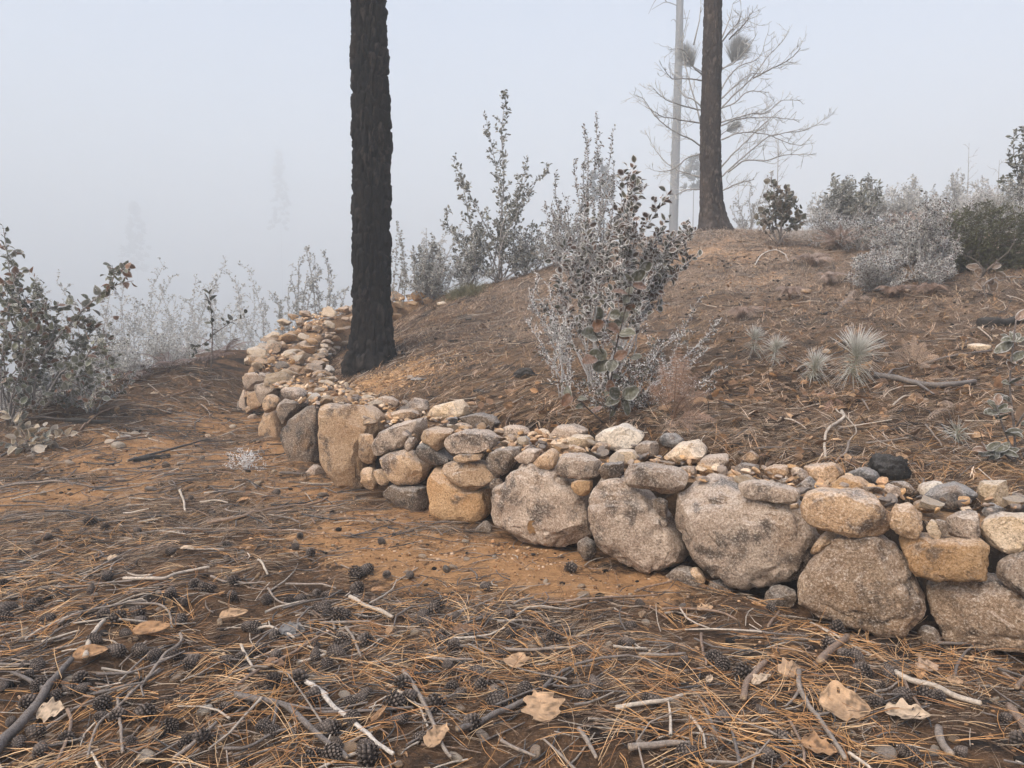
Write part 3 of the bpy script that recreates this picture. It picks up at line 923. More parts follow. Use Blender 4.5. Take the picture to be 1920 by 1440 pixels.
# chips and spalls wedged between the stones: past the count of parts, joined
CH = Acc()
VC = []
for v in range(6):
    VC.append(shape_stone(2, np.full(181, 1.0), 1.3, 820 + v, 0.5, 16, 0.5, .5))
nc = 0
CPAL = np.array([(.55, .37, .22), (.46, .28, .155), (.66, .50, .35), (.33, .255, .2), (.5, .3, .14), (.16, .13, .11)])
for tries in range(15000):
    if nc >= 1150:
        break
    k = int(rng.integers(6, len(WP) - 8))
    bk = rng.uniform(0.05, WW[k] - 0.02)
    far = WS[k] > 9.5
    r = rng.uniform(.018, .050) if not far else rng.uniform(.03, .06)
    p = np.array((WP[k, 0] - WN[k, 0] * bk, WP[k, 1] - WN[k, 1] * bk, WZT[k] - 0.06 + 0.3 * r + rng.uniform(0, .05)))
    if not in_view(p, 0) or (far and rng.random() < .55):
        continue
    V, F = VC[int(rng.integers(6))]
    e = np.array(Euler((rng.normal(0, .4), rng.normal(0, .4), rng.uniform(0, 6.28))).to_matrix())
    CH.add((V * np.array((1, .75, rng.uniform(.4, .7))) * r) @ e.T + p - WALL_ORIGIN, tri=F, col=CPAL[int(rng.integers(6))] * rng.uniform(.8, 1.2))
    nc += 1
M['chip'] = attr_material('stone_chips', 0.95, 0.12, 0.4, 60.0, bumps=0.006)
tag(CH.build('stone_chips', M['chip'], wall, smooth=False), kind='stuff')
# ------------------------------------------------------------------ trees
def trunk_mesh(path, radii, nth, seg, seed, cells, cell_h, depth, cols, flare=0.0):
    """bark of raised, flaking plates on a tapering trunk; path goes from below the ground upwards"""
    P = np.asarray(path, float)
    L = np.append(0, np.cumsum(np.linalg.norm(np.diff(P, axis=0), axis=1)))
    n = int(L[-1] / seg)
    s = np.linspace(0, L[-1], n)
    Q = np.stack([np.interp(s, L, P[:, k]) for k in range(3)], 1)
    R = np.interp(s, L, radii)
    th = np.linspace(0, 2 * math.pi, nth, endpoint=False)
    S, TH = np.meshgrid(s, th, indexing='ij')
    cx, cy = np.cos(TH), np.sin(TH)
    w3 = np.stack((cx * 2.2, cy * 2.2, S * 2.0), -1)
    u = TH / (2 * math.pi) * cells + 0.55 * fbm3(w3 * 1.6, seed, 2)
    v = S / cell_h + 0.6 * fbm3(w3 * 1.9 + 31, seed + 3, 2)
    rep = cells
    ix, iy = np.floor(u).astype(np.int64), np.floor(v).astype(np.int64)
    f1, f2, cid = np.full(u.shape, 9.0), np.full(u.shape, 9.0), np.zeros(u.shape)
    z = np.zeros_like(ix)
    for dx in (-1, 0, 1):
        for dy in (-1, 0, 1):
            gx_, gy_ = ix + dx, iy + dy
            hx = np.mod(gx_, rep)
            px = gx_ + .5 + .85 * (_h(hx, gy_, z, seed) - .5)
            py = gy_ + .5 + .85 * (_h(hx, gy_, z, seed + 1) - .5)
            d = np.hypot(u - px, v - py)
            c = _h(hx, gy_, z, seed + 2)
            near = d < f1
            f2 = np.where(near, f1, np.minimum(f2, d))
            cid = np.where(near, c, cid)
            f1 = np.where(near, d, f1)
    plate = sstep(0.02, 0.30, f2 - f1)
    w4 = np.stack((cx * 9, cy * 9, S * 14), -1)
    fine = fbm3(w4, seed + 8, 3, 0.6)
    ridge = fbm3(np.stack((cx * 7, cy * 7, S * 2.2), -1), seed + 12, 3)
    disp = depth * (plate * (0.55 + 0.75 * cid) - 0.6) + depth * 0.45 * fine + depth * 0.7 * ridge
    Rr = R[:, None] * np.ones_like(TH)
    if flare:
        Rr = Rr + flare * np.exp(-np.maximum(0, S - L[1]) / 0.30) * (0.75 + 0.5 * np.sin(TH * 3 + seed) * 0.6)
    Rr = Rr + disp
    V = np.stack((Q[:, None, 0] + Rr * cx, Q[:, None, 1] + Rr * cy, Q[:, None, 2] + 0 * Rr), -1)
    c0, c1, c2 = [np.array(c) for c in cols]
    mixv = np.clip(0.5 + 0.9 * fbm3(w3 * 0.9 + 7, seed + 21, 3), 0, 1)[..., None]
    col = c0 * (1 - mixv) + c1 * mixv
    flake = ((cid > 0.72) & (fine > 0.05))[..., None]
    col = np.where(flake, 0.45 * col + 0.55 * c2, col)
    i, j = np.meshgrid(np.arange(n - 1), np.arange(nth), indexing='ij')
    q = np.stack((i * nth + j, i * nth + (j + 1) % nth, (i + 1) * nth + (j + 1) % nth, (i + 1) * nth + j), -1).reshape(-1, 4)
    a = Acc().add(V.reshape(-1, 3), quad=q, col=col.reshape(-1, 3))
    # broken top
    top = V[-1] + np.stack((0 * th, 0 * th, 0.12 * rng.random(nth)), 1)
    k = np.arange(nth)
    vv = np.vstack((top, Q[-1:] - (0, 0, .1)))
    a.add(vv, tri=np.stack((k, (k + 1) % nth, np.full(nth, nth)), 1), col=c0)
    return a
M['bark_char'] = attr_material('charred_bark', 0.75, 0.03, 0.4, 22.0, spec=0.08, bumps=0.014)
M['bark_brown'] = attr_material('brown_pine_bark', 0.95, 0.10, 0.35, 25.0, bumps=0.01)
M['bark_grey'] = attr_material('grey_rimed_bark', 0.95, 0.3, 0.3, 15.0, bumps=0.01)

b1 = hit(698, 684)
d1 = b1[1]
t1 = empty('burnt_pine', b1, 'thick charred black pine trunk standing inside the bend of the stone wall', 'tree')
pth = [b1 - (0, 0, .35), b1, at(697, 560, d1), at(697, 300, d1), at(691, 0, d1), at(689, -160, d1 + .05)]
r_ = d1 / FPX
trunk_mesh([p - b1 for p in pth], [36 * r_, 36 * r_, 33 * r_, 33.5 * r_, 30 * r_, 28 * r_], 230, 0.022, 5, 19, 0.25, 0.046,
           [(0.006, 0.0055, 0.006), (0.014, 0.0115, 0.0105), (0.05, 0.041, 0.036)], 0.15).build('trunk', M['bark_char'], t1)
ROOTED = [(b1, 0.35)]
b2 = hit(1338, 430)
d2 = b2[1]
r_ = d2 / FPX
t2 = empty('burnt_pine', b2, 'brown scorched pine trunk rising from the crest of the slope', 'tree')
pth = [b2 - (0, 0, .35), b2, at(1333, 375, d2), at(1332, 250, d2), at(1335, 120, d2), at(1337, 0, d2), at(1338, -160, d2)]
trunk_mesh([p - b2 for p in pth], [22 * r_, 22 * r_, 19.5 * r_, 18 * r_, 17 * r_, 15.5 * r_, 14 * r_], 120, 0.035, 15, 16, 0.16, 0.020,
           [(0.024, 0.018, 0.016), (0.050, 0.037, 0.031), (0.12, 0.095, 0.08)], 0.16).build('trunk', M['bark_brown'], t2)
ROOTED.append((b2, 0.4))

d3 = 80.0
x3 = at(1262, 400, d3)
z3 = float(H(np.array([x3[0]]), np.array([x3[1]]))[0])
b3 = np.array((x3[0], x3[1], z3))
t3 = empty('distant_pine', b3, 'pale thin pine trunk fading into the fog behind the crest', 'tree')
pth = [b3 - (0, 0, .5), b3, at(1263, 410, d3), at(1268, 250, d3), at(1273, 100, d3), at(1275, 0, d3), at(1276, -100, d3)]
r_ = d3 / FPX
trunk_mesh([p - b3 for p in pth], [9 * r_] * 2 + [8.2 * r_, 7.4 * r_, 6.8 * r_, 6.2 * r_, 5.5 * r_], 40, 0.25, 25, 10, 0.4, 0.03,
           [(0.10, 0.098, 0.095), (0.14, 0.135, 0.13), (0.2, 0.19, 0.19)], 0.1).build('trunk', M['bark_grey'], t3)
for P in ([(1271, 45), (1263, 36), (1258, 40)], [(1275, 36), (1286, 34), (1294, 34)], [(1270, 120), (1260, 119)], [(1274, 12), (1250, 4), (1235, 10), (1222, 18)], [(1250, 4), (1240, -8), (1228, 2), (1216, 26)], [(1275, 60), (1283, 57)]):
    q = catmull([at(x, y, d3 - .2) - b3 for x, y in P], 0.1) if len(P) > 2 else np.array([at(x, y, d3 - .2) - b3 for x, y in P])
    Vv, T_, Q_ = tube(q, np.linspace(.06, .02, len(q)), 5)
    Acc().add(Vv, T_, Q_, (0.12, .10, .09)).build('branch', M['bark_grey'], t3)

# ------------------------------------------------------------------ leaves, twigs, needles, fronds
def leaf_template(n, rim, fold=0.12, tipw=1.0):
    """outline along +X from 0 to 1; y across; returns verts, tris, rim weight (1 on the edge)"""
    t = np.linspace(0, 1, n // 2 + 1)
    w = np.sin(math.pi * t ** 0.85) ** 0.75 * 0.5
    up = np.stack((t, w), 1)
    lo = np.stack((t, -w), 1)[1:-1][::-1]
    O = np.vstack((up, lo))
    c = np.array((0.5, 0))
    m_ = len(O)
    if rim:
        I = c + (O - c) * np.array((0.82, 0.70))
        V = np.vstack((O, I, [[0.25, 0], [0.5, 0], [0.75, 0]]))
        k = np.arange(m_)
        ring = np.vstack((np.stack((k, (k + 1) % m_, m_ + (k + 1) % m_), 1), np.stack((k, m_ + (k + 1) % m_, m_ + k), 1)))
        ctr = 2 * m_ + np.clip((I[:, 0] * 3).astype(int), 0, 2)
        fan = []
        for a_ in range(m_):
            b_ = (a_ + 1) % m_
            fan.append((m_ + a_, m_ + b_, ctr[a_]))
            if ctr[a_] != ctr[b_]:
                fan.append((m_ + b_, ctr[b_], ctr[a_]))
        F = np.vstack((ring, fan))
        W = np.concatenate((np.ones(m_), np.full(m_, 0.12), np.zeros(3)))
    else:
        V = np.vstack((O, [[0.5, 0]]))
        k = np.arange(m_)
        F = np.stack((k, (k + 1) % m_, np.full(m_, m_)), 1)
        W = np.concatenate((np.ones(m_), [0.0]))
    z = fold * np.abs(V[:, 1]) * 2 - 0.15 * (V[:, 0] - 0.35) ** 2
    return np.column_stack((V, z)), F, W
LT = {'hi': leaf_template(10, True), 'mid': leaf_template(6, True), 'low': leaf_template(4, False)}
LT['dia'] = (np.array(((0, 0, 0), (.4, .5, .05), (1, 0, 0), (.4, -.5, .05)), float), np.array(((0, 2, 1), (0, 3, 2))), np.array((0.2, .8, 1, .8)))
def frames(D, U):
    X = unit(D)
    Z = U - (U * X).sum(-1, keepdims=True) * X
    Z = unit(Z)
    Y = np.cross(Z, X)
    return np.stack((X, Y, Z), -2)            # rows
def leaves(acc, pos, D, U, L, Wd, col, edge, tpl='low', mat=0, curl=0.0):
    V, F, W = LT[tpl]
    n = len(pos)
    if n == 0:
        return
    Fm = frames(np.asarray(D, float), np.asarray(U, float))
    L = np.broadcast_to(L, (n,))
    Wd = np.broadcast_to(Wd, (n,))
    loc = V[None] * np.stack((L, Wd, L), 1)[:, None, :]
    cu = np.broadcast_to(curl, (n,))
    loc[:, :, 2] -= (cu * L)[:, None] * V[None, :, 0] ** 2
    P = pos[:, None, :] + np.einsum('nvk,nkd->nvd', loc, Fm)
    col = np.broadcast_to(col, (n, 3))
    edge = np.broadcast_to(edge, (n, 3))
    cc = col[:, None] * (1 - W)[None, :, None] + edge[:, None] * W[None, :, None]
    FF = (np.arange(n)[:, None, None] * len(V) + F[None]).reshape(-1, 3)
    acc.add(P.reshape(-1, 3), tri=FF, col=cc.reshape(-1, 3), mat=mat)

def spikes(acc, pos, D, L, w, col):
    """thin crystals of rime: one blade each"""
    n = len(pos)
    if n == 0:
        return
    D = unit(D)
    S = unit(np.cross(D, rng.normal(size=(n, 3)))) * np.broadcast_to(w, (n,))[:, None]
    V = np.stack((pos - S, pos + S, pos + D * np.broadcast_to(L, (n,))[:, None]), 1)
    acc.add(V.reshape(-1, 3), tri=np.arange(3 * n).reshape(-1, 3), col=col)

def wobble(a, b, n, amp, sag=0.0):
    t = np.linspace(0, 1, n)[:, None]
    P = a + (np.asarray(b) - a) * t
    L = np.linalg.norm(np.asarray(b) - a)
    for f in (1, 2):
        P = P + np.sin(math.pi * f * t) * rng.normal(size=3)[None] * amp * L / f
    P[:, 2] += sag * L * np.sin(math.pi * t[:, 0])
    return P

WHITE = np.array((0.93, 0.92, 0.915))
GREEN = np.array((0.100, 0.105, 0.066))
BROWNLEAF = np.array((0.19, 0.10, 0.055))
def shrub(name, label, cat, base, stems, r0=0.012, twig=0.25, twig_gap=0.10, leaf=None, frost=0.5, spike=0.0, bark=(0.10, 0.075, 0.06), start=0.25, group=None, level2=True, parent_parts=True, droop=0.0, upward=0.35):
    """stems: list of polylines in world space from the base to each tip. leaf = (length, width, gap, template, colours)"""
    t = empty(name, base, label, cat, group)
    wood, fol = Acc(), Acc()
    LP, LD, LU = [], [], []
    SP, SD = [], []
    bark = np.asarray(bark) * (1 - 0.35 * frost) + WHITE * 0.35 * frost
    def add_wood(P, ra, rb, k):
        V, T_, Q_ = tube(P - base, np.linspace(ra, rb, len(P)), k, k > 4)
        wood.add(V, T_, Q_, bark * rng.uniform(.8, 1.2))
    def scatter(P, gap, lo):
        L = np.append(0, np.cumsum(np.linalg.norm(np.diff(P, axis=0), axis=1)))
        s = np.arange(lo * L[-1], L[-1], gap)
        s = s + rng.uniform(-.3, .3, len(s)) * gap
        Q = np.stack([np.interp(s, L, P[:, k]) for k in range(3)], 1)
        T_ = unit(np.stack([np.interp(s, L, np.gradient(P[:, k])) for k in range(3)], 1) + 1e-6)
        return Q, T_
    for P in stems:
        P = np.asarray(P, float)
        Ls = np.linalg.norm(np.diff(P, axis=0), axis=1).sum()
        rr = r0 * min(1.2, 0.5 + 0.5 * Ls)
        add_wood(P, rr, rr * 0.22, 5)
        Q, T_ = scatter(P, twig_gap, start)
        runs = [(P, max(start, 0.5))]
        for k in range(len(Q)):
            f = k / max(1, len(Q))
            tl = twig * rng.uniform(.5, 1.25) * (1 - 0.55 * f)
            sd = unit(np.cross(T_[k], rng.normal(size=3)))
            dr = unit(T_[k] * 0.55 + sd * 0.8 + np.array((0, 0, upward)))
            tp = wobble(Q[k], Q[k] + dr * tl, 4, 0.07, -droop)
            add_wood(tp, rr * 0.40 * (1 - .4 * f), rr * 0.13, 3)
            runs.append((tp, 0.15))
            if level2 and tl > 0.12:
                for _ in range(int(rng.integers(1, 4))):
                    q = tp[int(rng.integers(1, 3))]
                    dr2 = unit(dr + rng.normal(size=3) * .7 + np.array((0, 0, .15)))
                    tp2 = wobble(q, q + dr2 * tl * rng.uniform(.3, .6), 3, 0.07)
                    add_wood(tp2, rr * 0.2, rr * 0.1, 3)
                    runs.append((tp2, 0.1))
        for R_, lo in runs:
            if leaf:
                q, tt = scatter(R_, leaf[2], lo)
                LP.append(q); LD.append(tt)
            if spike:
                q, tt = scatter(R_, 1.0 / spike, 0.0)
                SP.append(q); SD.append(tt)
    wood.build('stem', M['frost_twig'] if frost > 0.3 else M['twig'], t)
    if leaf and LP:
        q, tt = np.vstack(LP), np.vstack(LD)
        n = len(q)
        sd = unit(np.cross(tt, rng.normal(size=(n, 3))))
        D = unit(tt * 0.5 + sd * 0.85 + np.array((0, 0, 0.15 - droop)))
        U = unit(np.array((0, 0, 0.8)) + rng.normal(size=(n, 3)) * 0.7)
        pal = np.array(leaf[4])
        c = pal[rng.integers(len(pal), size=n)] * rng.uniform(.7, 1.3, (n, 1))
        e = c * (1 - frost) + WHITE * frost
        sz = leaf[0] * rng.uniform(.55, 1.2, n)
        leaves(fol, q - base, D, U, sz, sz * leaf[1] / leaf[0] * rng.uniform(.8, 1.15, n), c, e, leaf[3], curl=rng.normal(0.1, .22, n))
        if spike:
            m_ = int(n * 1.0)
            k = rng.integers(n, size=m_)
            a_ = rng.uniform(0.3, 1.0, m_)[:, None]
            pp = q[k] + D[k] * sz[k][:, None] * a_
            spikes(fol, pp - base, D[k] + rng.normal(size=(m_, 3)) * .9 + np.array((0, 0, .3)), rng.uniform(.012, .030, m_), .0034, WHITE * .97)
    if spike and SP:
        q, tt = np.vstack(SP), np.vstack(SD)
        spikes(fol, q - base, unit(rng.normal(size=q.shape)) + np.array((0, 0, .4)), rng.uniform(.012, .036, len(q)), .0042, WHITE * .98)
    if fol.n:
        tag(fol.build('foliage', M['leaf'], t, smooth=False), kind='stuff')
    ROOTED.append((np.asarray(base, float), 0.12))
    return t
def stems_px(base, tips, d0=None, amp=0.06, n=9):
    """stems from a root to tips given as (pixel x, pixel y, metres nearer or further than the root)"""
    out = []
    for tip in tips:
        d = base[1] + (tip[2] if len(tip) > 2 else 0.0)
        b_ = base + np.array((rng.normal(0, .04), rng.normal(0, .04), 0))
        out.append(wobble(b_, at(tip[0], tip[1], d), n, amp))
    return out
def poly_px(pts, d, dd=0.0, step=0.08):
    n = len(pts)
    return catmull([at(x, y, d + dd * k / max(1, n - 1)) for k, (x, y) in enumerate(pts)], step)

# bare frosted tree behind the brown trunk
d4 = d2 + 3.6
b4 = np.array((at(1337, 400, d4)[0], d4, float(H(np.array([at(1337, 400, d4)[0]]), np.array([d4]))[0])))
def C5(P):
    return [(1160 + x / 3.13, y / 3.13) for x, y in P]
limbs = [[(600, 640), (690, 550), (790, 460), (880, 340), (960, 250), (1000, 180)], [(600, 530), (650, 440), (720, 380), (830, 320), (870, 200)], [(790, 460), (900, 410), (1000, 360), (1070, 290)],
 [(600, 720), (750, 680), (870, 660), (960, 600), (1070, 600)], [(600, 1040), (700, 950), (800, 870), (880, 800), (960, 785), (1070, 770), (1160, 730), (1225, 685)], [(600, 980), (680, 890), (760, 820), (860, 720), (960, 640)],
 [(640, 1010), (740, 940), (850, 945), (960, 915), (1105, 910)], [(600, 640), (690, 600), (760, 540), (880, 540)], [(600, 740), (700, 700), (820, 690), (960, 700), (1050, 710)], [(600, 1120), (680, 1080), (780, 1050)],
 [(485, 740), (460, 620), (430, 510), (400, 380), (380, 250), (420, 60)], [(485, 860), (430, 820), (370, 790), (280, 740), (200, 660), (150, 580), (95, 555)], [(485, 1040), (420, 1020), (340, 990), (260, 930), (200, 850), (150, 760)],
 [(490, 1110), (400, 1110), (330, 1140), (270, 1160)], [(485, 640), (380, 610), (280, 580), (210, 515)], [(485, 720), (380, 710), (260, 690), (150, 640)], [(490, 440), (440, 400), (380, 300), (300, 290)], [(490, 470), (400, 460), (310, 450), (255, 390)],
 [(600, 240), (650, 120), (670, 20)], [(610, 240), (680, 150), (710, 90)], [(650, 230), (730, 150), (765, 100)], [(440, 260), (470, 120), (478, 40)], [(480, 620), (440, 580), (380, 560), (330, 470)], [(600, 820), (720, 780), (860, 780), (1000, 830), (1080, 850)],
 [(485, 900), (400, 930), (300, 1000), (200, 1010)], [(600, 580), (700, 480), (770, 430), (860, 430)], [(600, 400), (680, 360), (780, 250), (815, 185)]]
t4 = empty('bare_tree', b4, 'bare rime covered tree with fine spreading twigs behind the brown trunk', 'tree')
tk = catmull([b4 - (0, 0, .2), b4, at(1336, 300, d4), at(1338, 180, d4), at(1338, 60, d4)], .2)
V, T_, Q_ = tube(tk - b4, np.linspace(.09, .03, len(tk)), 7)
Acc().add(V, T_, Q_, (0.22, .2, .18)).build('trunk', M['frost_twig'], t4)
BC = np.array((0.27, 0.255, 0.22))
tw = Acc()
for Lm in limbs:
    P = poly_px(C5(Lm), d4, rng.normal(0, .9), 0.07)
    P = P + np.cumsum(rng.normal(0, .006, P.shape), 0)
    V, T_, Q_ = tube(P - b4, np.linspace(.022, .007, len(P)), 5)
    Acc().add(V, T_, Q_, BC * .8).build('branch', M['frost_twig'], t4)
    for k in range(3, len(P), 2):
        f = k / len(P)
        tdir = unit(P[min(k + 1, len(P) - 1)] - P[k - 1])
        for _ in range(2 if rng.random() < .6 else 1):
            L = rng.uniform(.25, .75) * (1.15 - .6 * f)
            dr = unit(tdir * .75 + np.array((rng.normal(0, .5), rng.normal(0, .6), rng.normal(.25, .45))))
            q = wobble(P[k], P[k] + dr * L, 6, .06, -.14 * rng.random())
            V, T_, Q_ = tube(q - b4, np.linspace(.0075, .0045, len(q)), 3)
            tw.add(V, T_, Q_, BC + .10)
            for _ in range(int(rng.integers(1, 4))):
                m_ = int(rng.integers(2, 5))
                e = unit(dr + rng.normal(size=3) * .55 + np.array((0, 0, .3))) * L * rng.uniform(.3, .6)
                q2 = wobble(q[m_], q[m_] + e, 4, .08)
                V, T_, Q_ = tube(q2 - b4, np.linspace(.0055, .004, len(q2)), 3)
                tw.add(V, T_, Q_, BC + .18)
tag(tw.build('twigs', M['frost_twig'], t4), kind='stuff')

def needle_fan(acc, ctr, axis, n, L, spread_, w=0.0022, c0=GREEN, c1=WHITE * .8, droop=0.15, base_len=0.0):
    """long pine needles from points along a short shoot, green at the root and rimed at the tip"""
    axis = unit(axis)
    s = rng.uniform(0, 1, n)
    pos = ctr + axis * (base_len * s)[:, None]
    ang = spread_ * np.sqrt(rng.uniform(0.02, 1, n)) * (1.15 - 0.55 * s)
    ref = unit(np.cross(axis, (0.3, 0.5, 0.8)))
    ref2 = np.cross(axis, ref)
    ph = rng.uniform(0, 6.283, n)
    D = axis * np.cos(ang)[:, None] + (ref * np.cos(ph)[:, None] + ref2 * np.sin(ph)[:, None]) * np.sin(ang)[:, None]
    L = L * rng.uniform(.75, 1.1, n)
    t = np.array((0, .5, 1.0))
    P = pos[:, None] + D[:, None] * (L[:, None] * t)[..., None]
    P[..., 2] -= droop * L[:, None] * t ** 2
    S = unit(np.cross(D, rng.normal(size=(n, 3))))
    S2 = np.cross(D, S)
    wt = w * np.array((1, 1, .35))
    tri_ = []
    V = np.stack([P + (S * math.cos(a_) + S2 * math.sin(a_))[:, None] * wt[None, :, None] for a_ in (0, 2.09, 4.19)], 2).reshape(-1, 3)
    base_i = (np.arange(n) * 9)[:, None, None]
    q = np.array([[k * 3 + j, k * 3 + (j + 1) % 3, (k + 1) * 3 + (j + 1) % 3, (k + 1) * 3 + j] for k in range(2) for j in range(3)])
    cc = np.stack([c0 * (1 - f) + c1 * f for f in (0, .35, .85)], 0)
    acc.add(V, quad=(base_i + q[None]).reshape(-1, 4), col=np.tile(np.repeat(cc, 3, 0), (n, 1)))

# young pine whose needle tufts show either side of the brown trunk
d5 = d2 + 20.0
x5 = at(1345, 400, d5)[0]
b5 = np.array((x5, d5, float(H(np.array([x5]), np.array([d5]))[0])))
t5 = empty('young_pine', b5, 'young pine with shaggy needle tufts half hidden by the brown trunk', 'tree')
tk = catmull([b5 - (0, 0, .2), b5, at(1344, 300, d5), at(1340, 150, d5), at(1338, 60, d5)], .2)
V, T_, Q_ = tube(tk - b5, np.linspace(.06, .03, len(tk)), 7)
Acc().add(V, T_, Q_, (0.13, .11, .095)).build('trunk', M['bark_grey'], t5)
for (px, py, ax, n, L) in ((1300, 125, (-.45, .1, .8), 900, .52), (1372, 118, (.35, -.1, .85), 1300, .58), (1361, 246, (.5, 0, .3), 600, .27)):
    f = Acc()
    c_ = at(px, py, d5) - b5
    needle_fan(f, c_, np.array(ax), int(n * .5), L * 1.8, .85, .008, np.array((0.15, .15, .13)), np.array((.40, .40, .39)), .10, .45)
    Vv, T_, Q_ = tube(wobble(np.array([np.interp(c_[2] - .5, tk[:, 2] - b5[2], tk[:, k] - b5[k]) for k in (0, 1)] + [c_[2] - .5]), c_, 5, .05), np.linspace(.04, .02, 5), 5)
    f.add(Vv, T_, Q_, (.15, .13, .12))
    tag(f.build('needle_tuft', M['needle'], t5), kind='stuff')

def far_pine(px, py_top, d, hgt, wid, label, tuft=36, col=(0.10, .10, .09)):
    """small crown of needle tufts on a stem, seen through the fog"""
    top = at(px, py_top, d)
    g = float(H(np.array([top[0]]), np.array([top[1]]))[0])
    b = np.array((top[0], top[1], g))
    t = empty('young_pine', b, label, 'tree')
    V, T_, Q_ = tube(np.array([(0, 0, -.2), (0, 0, (top[2] - g) * .5), (0, 0, top[2] - g)]), [.10, .07, .03], 6)
    Acc().add(V, T_, Q_, (.12, .1, .09)).build('trunk', M['bark_grey'], t)
    f = Acc()
    for k in range(tuft):
        u_ = rng.random()
        a_ = rng.uniform(0, 6.283)
        rr = wid * (0.06 + .94 * u_ ** .8) * rng.uniform(.1, 1)
        p = np.array((math.cos(a_) * rr, math.sin(a_) * rr, top[2] - g - hgt * u_))
        needle_fan(f, p, np.array((math.cos(a_), math.sin(a_), .9)), 16, .3 + wid * .30, 1.1, .016 * d / 17, np.array(col), np.array(col) * 2, .1)
    tag(f.build('crown', M['needle'], t), kind='stuff')
far_pine(1126, 305, 85, 4.6, 1.7, 'small pine crown dim in the fog behind the tall frosted shrub')
far_pine(1302, 292, 95, 4.0, 1.5, 'dim little pine crown in the fog between the two trunks')
far_pine(252, 385, 395, 34, 8.0, 'faint broad tree ghost low in the fog over the valley', 80, (.2, .2, .2))
far_pine(523, 285, 398, 40, 6.0, 'faintest tall tree ghost in the fog beside the black trunk', 80, (.2, .2, .2))

# ---- shrubs
def thicket(label, name, cx, base_py, region, nst, leaf, frost, spike, d=None, seed=0, **kw):
    b = hit(cx, base_py) if d is None else at_ground(cx, d)
    x0, x1, y0, y1 = region
    tips = []
    for k in range(nst):
        u_ = rng.random()
        px = x0 + (x1 - x0) * rng.random()
        edge = 1 - abs((px - (x0 + x1) / 2) / ((x1 - x0) / 2)) ** 2
        py = y1 - (y1 - y0) * (0.25 + .75 * edge) * (0.35 + .65 * rng.random() ** .6)
        tips.append((px, py, rng.normal(0, .3)))
    return shrub(name, label, 'shrub', b, stems_px(b, tips, amp=.08), leaf=leaf, frost=frost, spike=spike, **kw)
OAK = [GREEN, GREEN * .8, GREEN * 1.2, BROWNLEAF * .9]
GREYG = [np.array((.19, .19, .155)), np.array((.14, .145, .105)), np.array((.25, .24, .20))]
OLIVE = [np.array((.085, .075, .04)), np.array((.06, .05, .03)), GREEN * .55, BROWNLEAF * .5, np.array((.11, .062, .036))]

b = hit(905, 522)
b = np.array((at(936, 505, b[1])[0], min(b[1], 15.8), 0.0)); b[2] = float(H(b[0:1], b[1:2])[0])
st = [poly_px([(925, 505), (940, 400), (945, 330), (940, 250), (950, 172)], b[1])] + stems_px(b, [(850, 300), (865, 340), (1028, 318), (985, 330), (835, 395), (1020, 420), (975, 395), (900, 420), (1025, 465), (880, 470), (960, 440), (912, 225, .2), (1005, 470), (850, 430), (990, 300, -.2)], amp=.08)
st = [np.vstack((b[None], s)) if k == 0 else s for k, s in enumerate(st)]
shrub('tall_shrub', 'tallest frosted oak shrub on the crest right of the black trunk', 'shrub', b, st, .014, .36, .12, (.095, .062, .055, 'mid', GREYG + [GREEN]), .5, 28, start=.25)

b = hit(1085, 500)
b = np.array((at(1090, 480, 13.0)[0], 13.0, 0.0)); b[2] = float(H(b[0:1], b[1:2])[0])
st = stems_px(b, [(1118, 215), (1094, 240), (1150, 240), (1075, 300), (1120, 290), (1040, 330), (1150, 300), (1020, 385), (1060, 370), (1165, 320), (1090, 350), (1180, 370), (1130, 340, .4), (1045, 440, -.3), (1150, 400, -.3), (1105, 260, .3), (1195, 350, .3), (1025, 440, 0), (1125, 390, -.4), (1080, 420, -.4)], amp=.05)
shrub('tall_shrub', 'tall pointed frosted shrub with small dark leaves behind the big rimed shrub', 'shrub', b, st, .012, .22, .075, (.056, .030, .036, 'mid', GREYG[:2] + OLIVE), .75, 40, start=.2, upward=.8)

b = hit(1130, 735)
st = stems_px(b, [(1012, 560, .5), (1060, 440, .5), (1100, 420, .3), (1165, 330, .2), (1215, 345, .4), (1190, 305, .3), (1250, 410, .3), (1290, 415, .5), (1305, 430, .2), (1150, 420, 0), (1200, 430, -.2), (1115, 520, -.3), (1235, 480, 0), (1080, 480, .2), (1255, 360, .5), (1210, 520, -.2), (1180, 470, .3), (1270, 470, .3), (1050, 540, .1), (1140, 560, -.3), (1300, 480, .2), (1090, 400, .6), (1180, 390, -.1), (1230, 440, .3), (1260, 440, 0), (1280, 445, .4)], amp=.06, n=12)
shrub('rimed_shrub', 'big shrub thick with white rime standing behind the middle of the wall', 'shrub', b, st, .008, .22, .10, (.080, .052, .038, 'hi', OLIVE), .95, 75, start=.5, upward=.5)

b = hit(1060, 745)
st = stems_px(b, [(1012, 520, .3), (995, 560, .2), (1035, 590, 0), (985, 600, .1), (1030, 530, .3), (1060, 590, 0), (1050, 640, -.1)], amp=.05)
shrub('rimed_shrub', 'small wiry rimed shrub left of the big rimed shrub', 'shrub', b, st, .008, .15, .06, (.034, .02, .024, 'mid', OLIVE), .85, 80, start=.3, upward=.7)

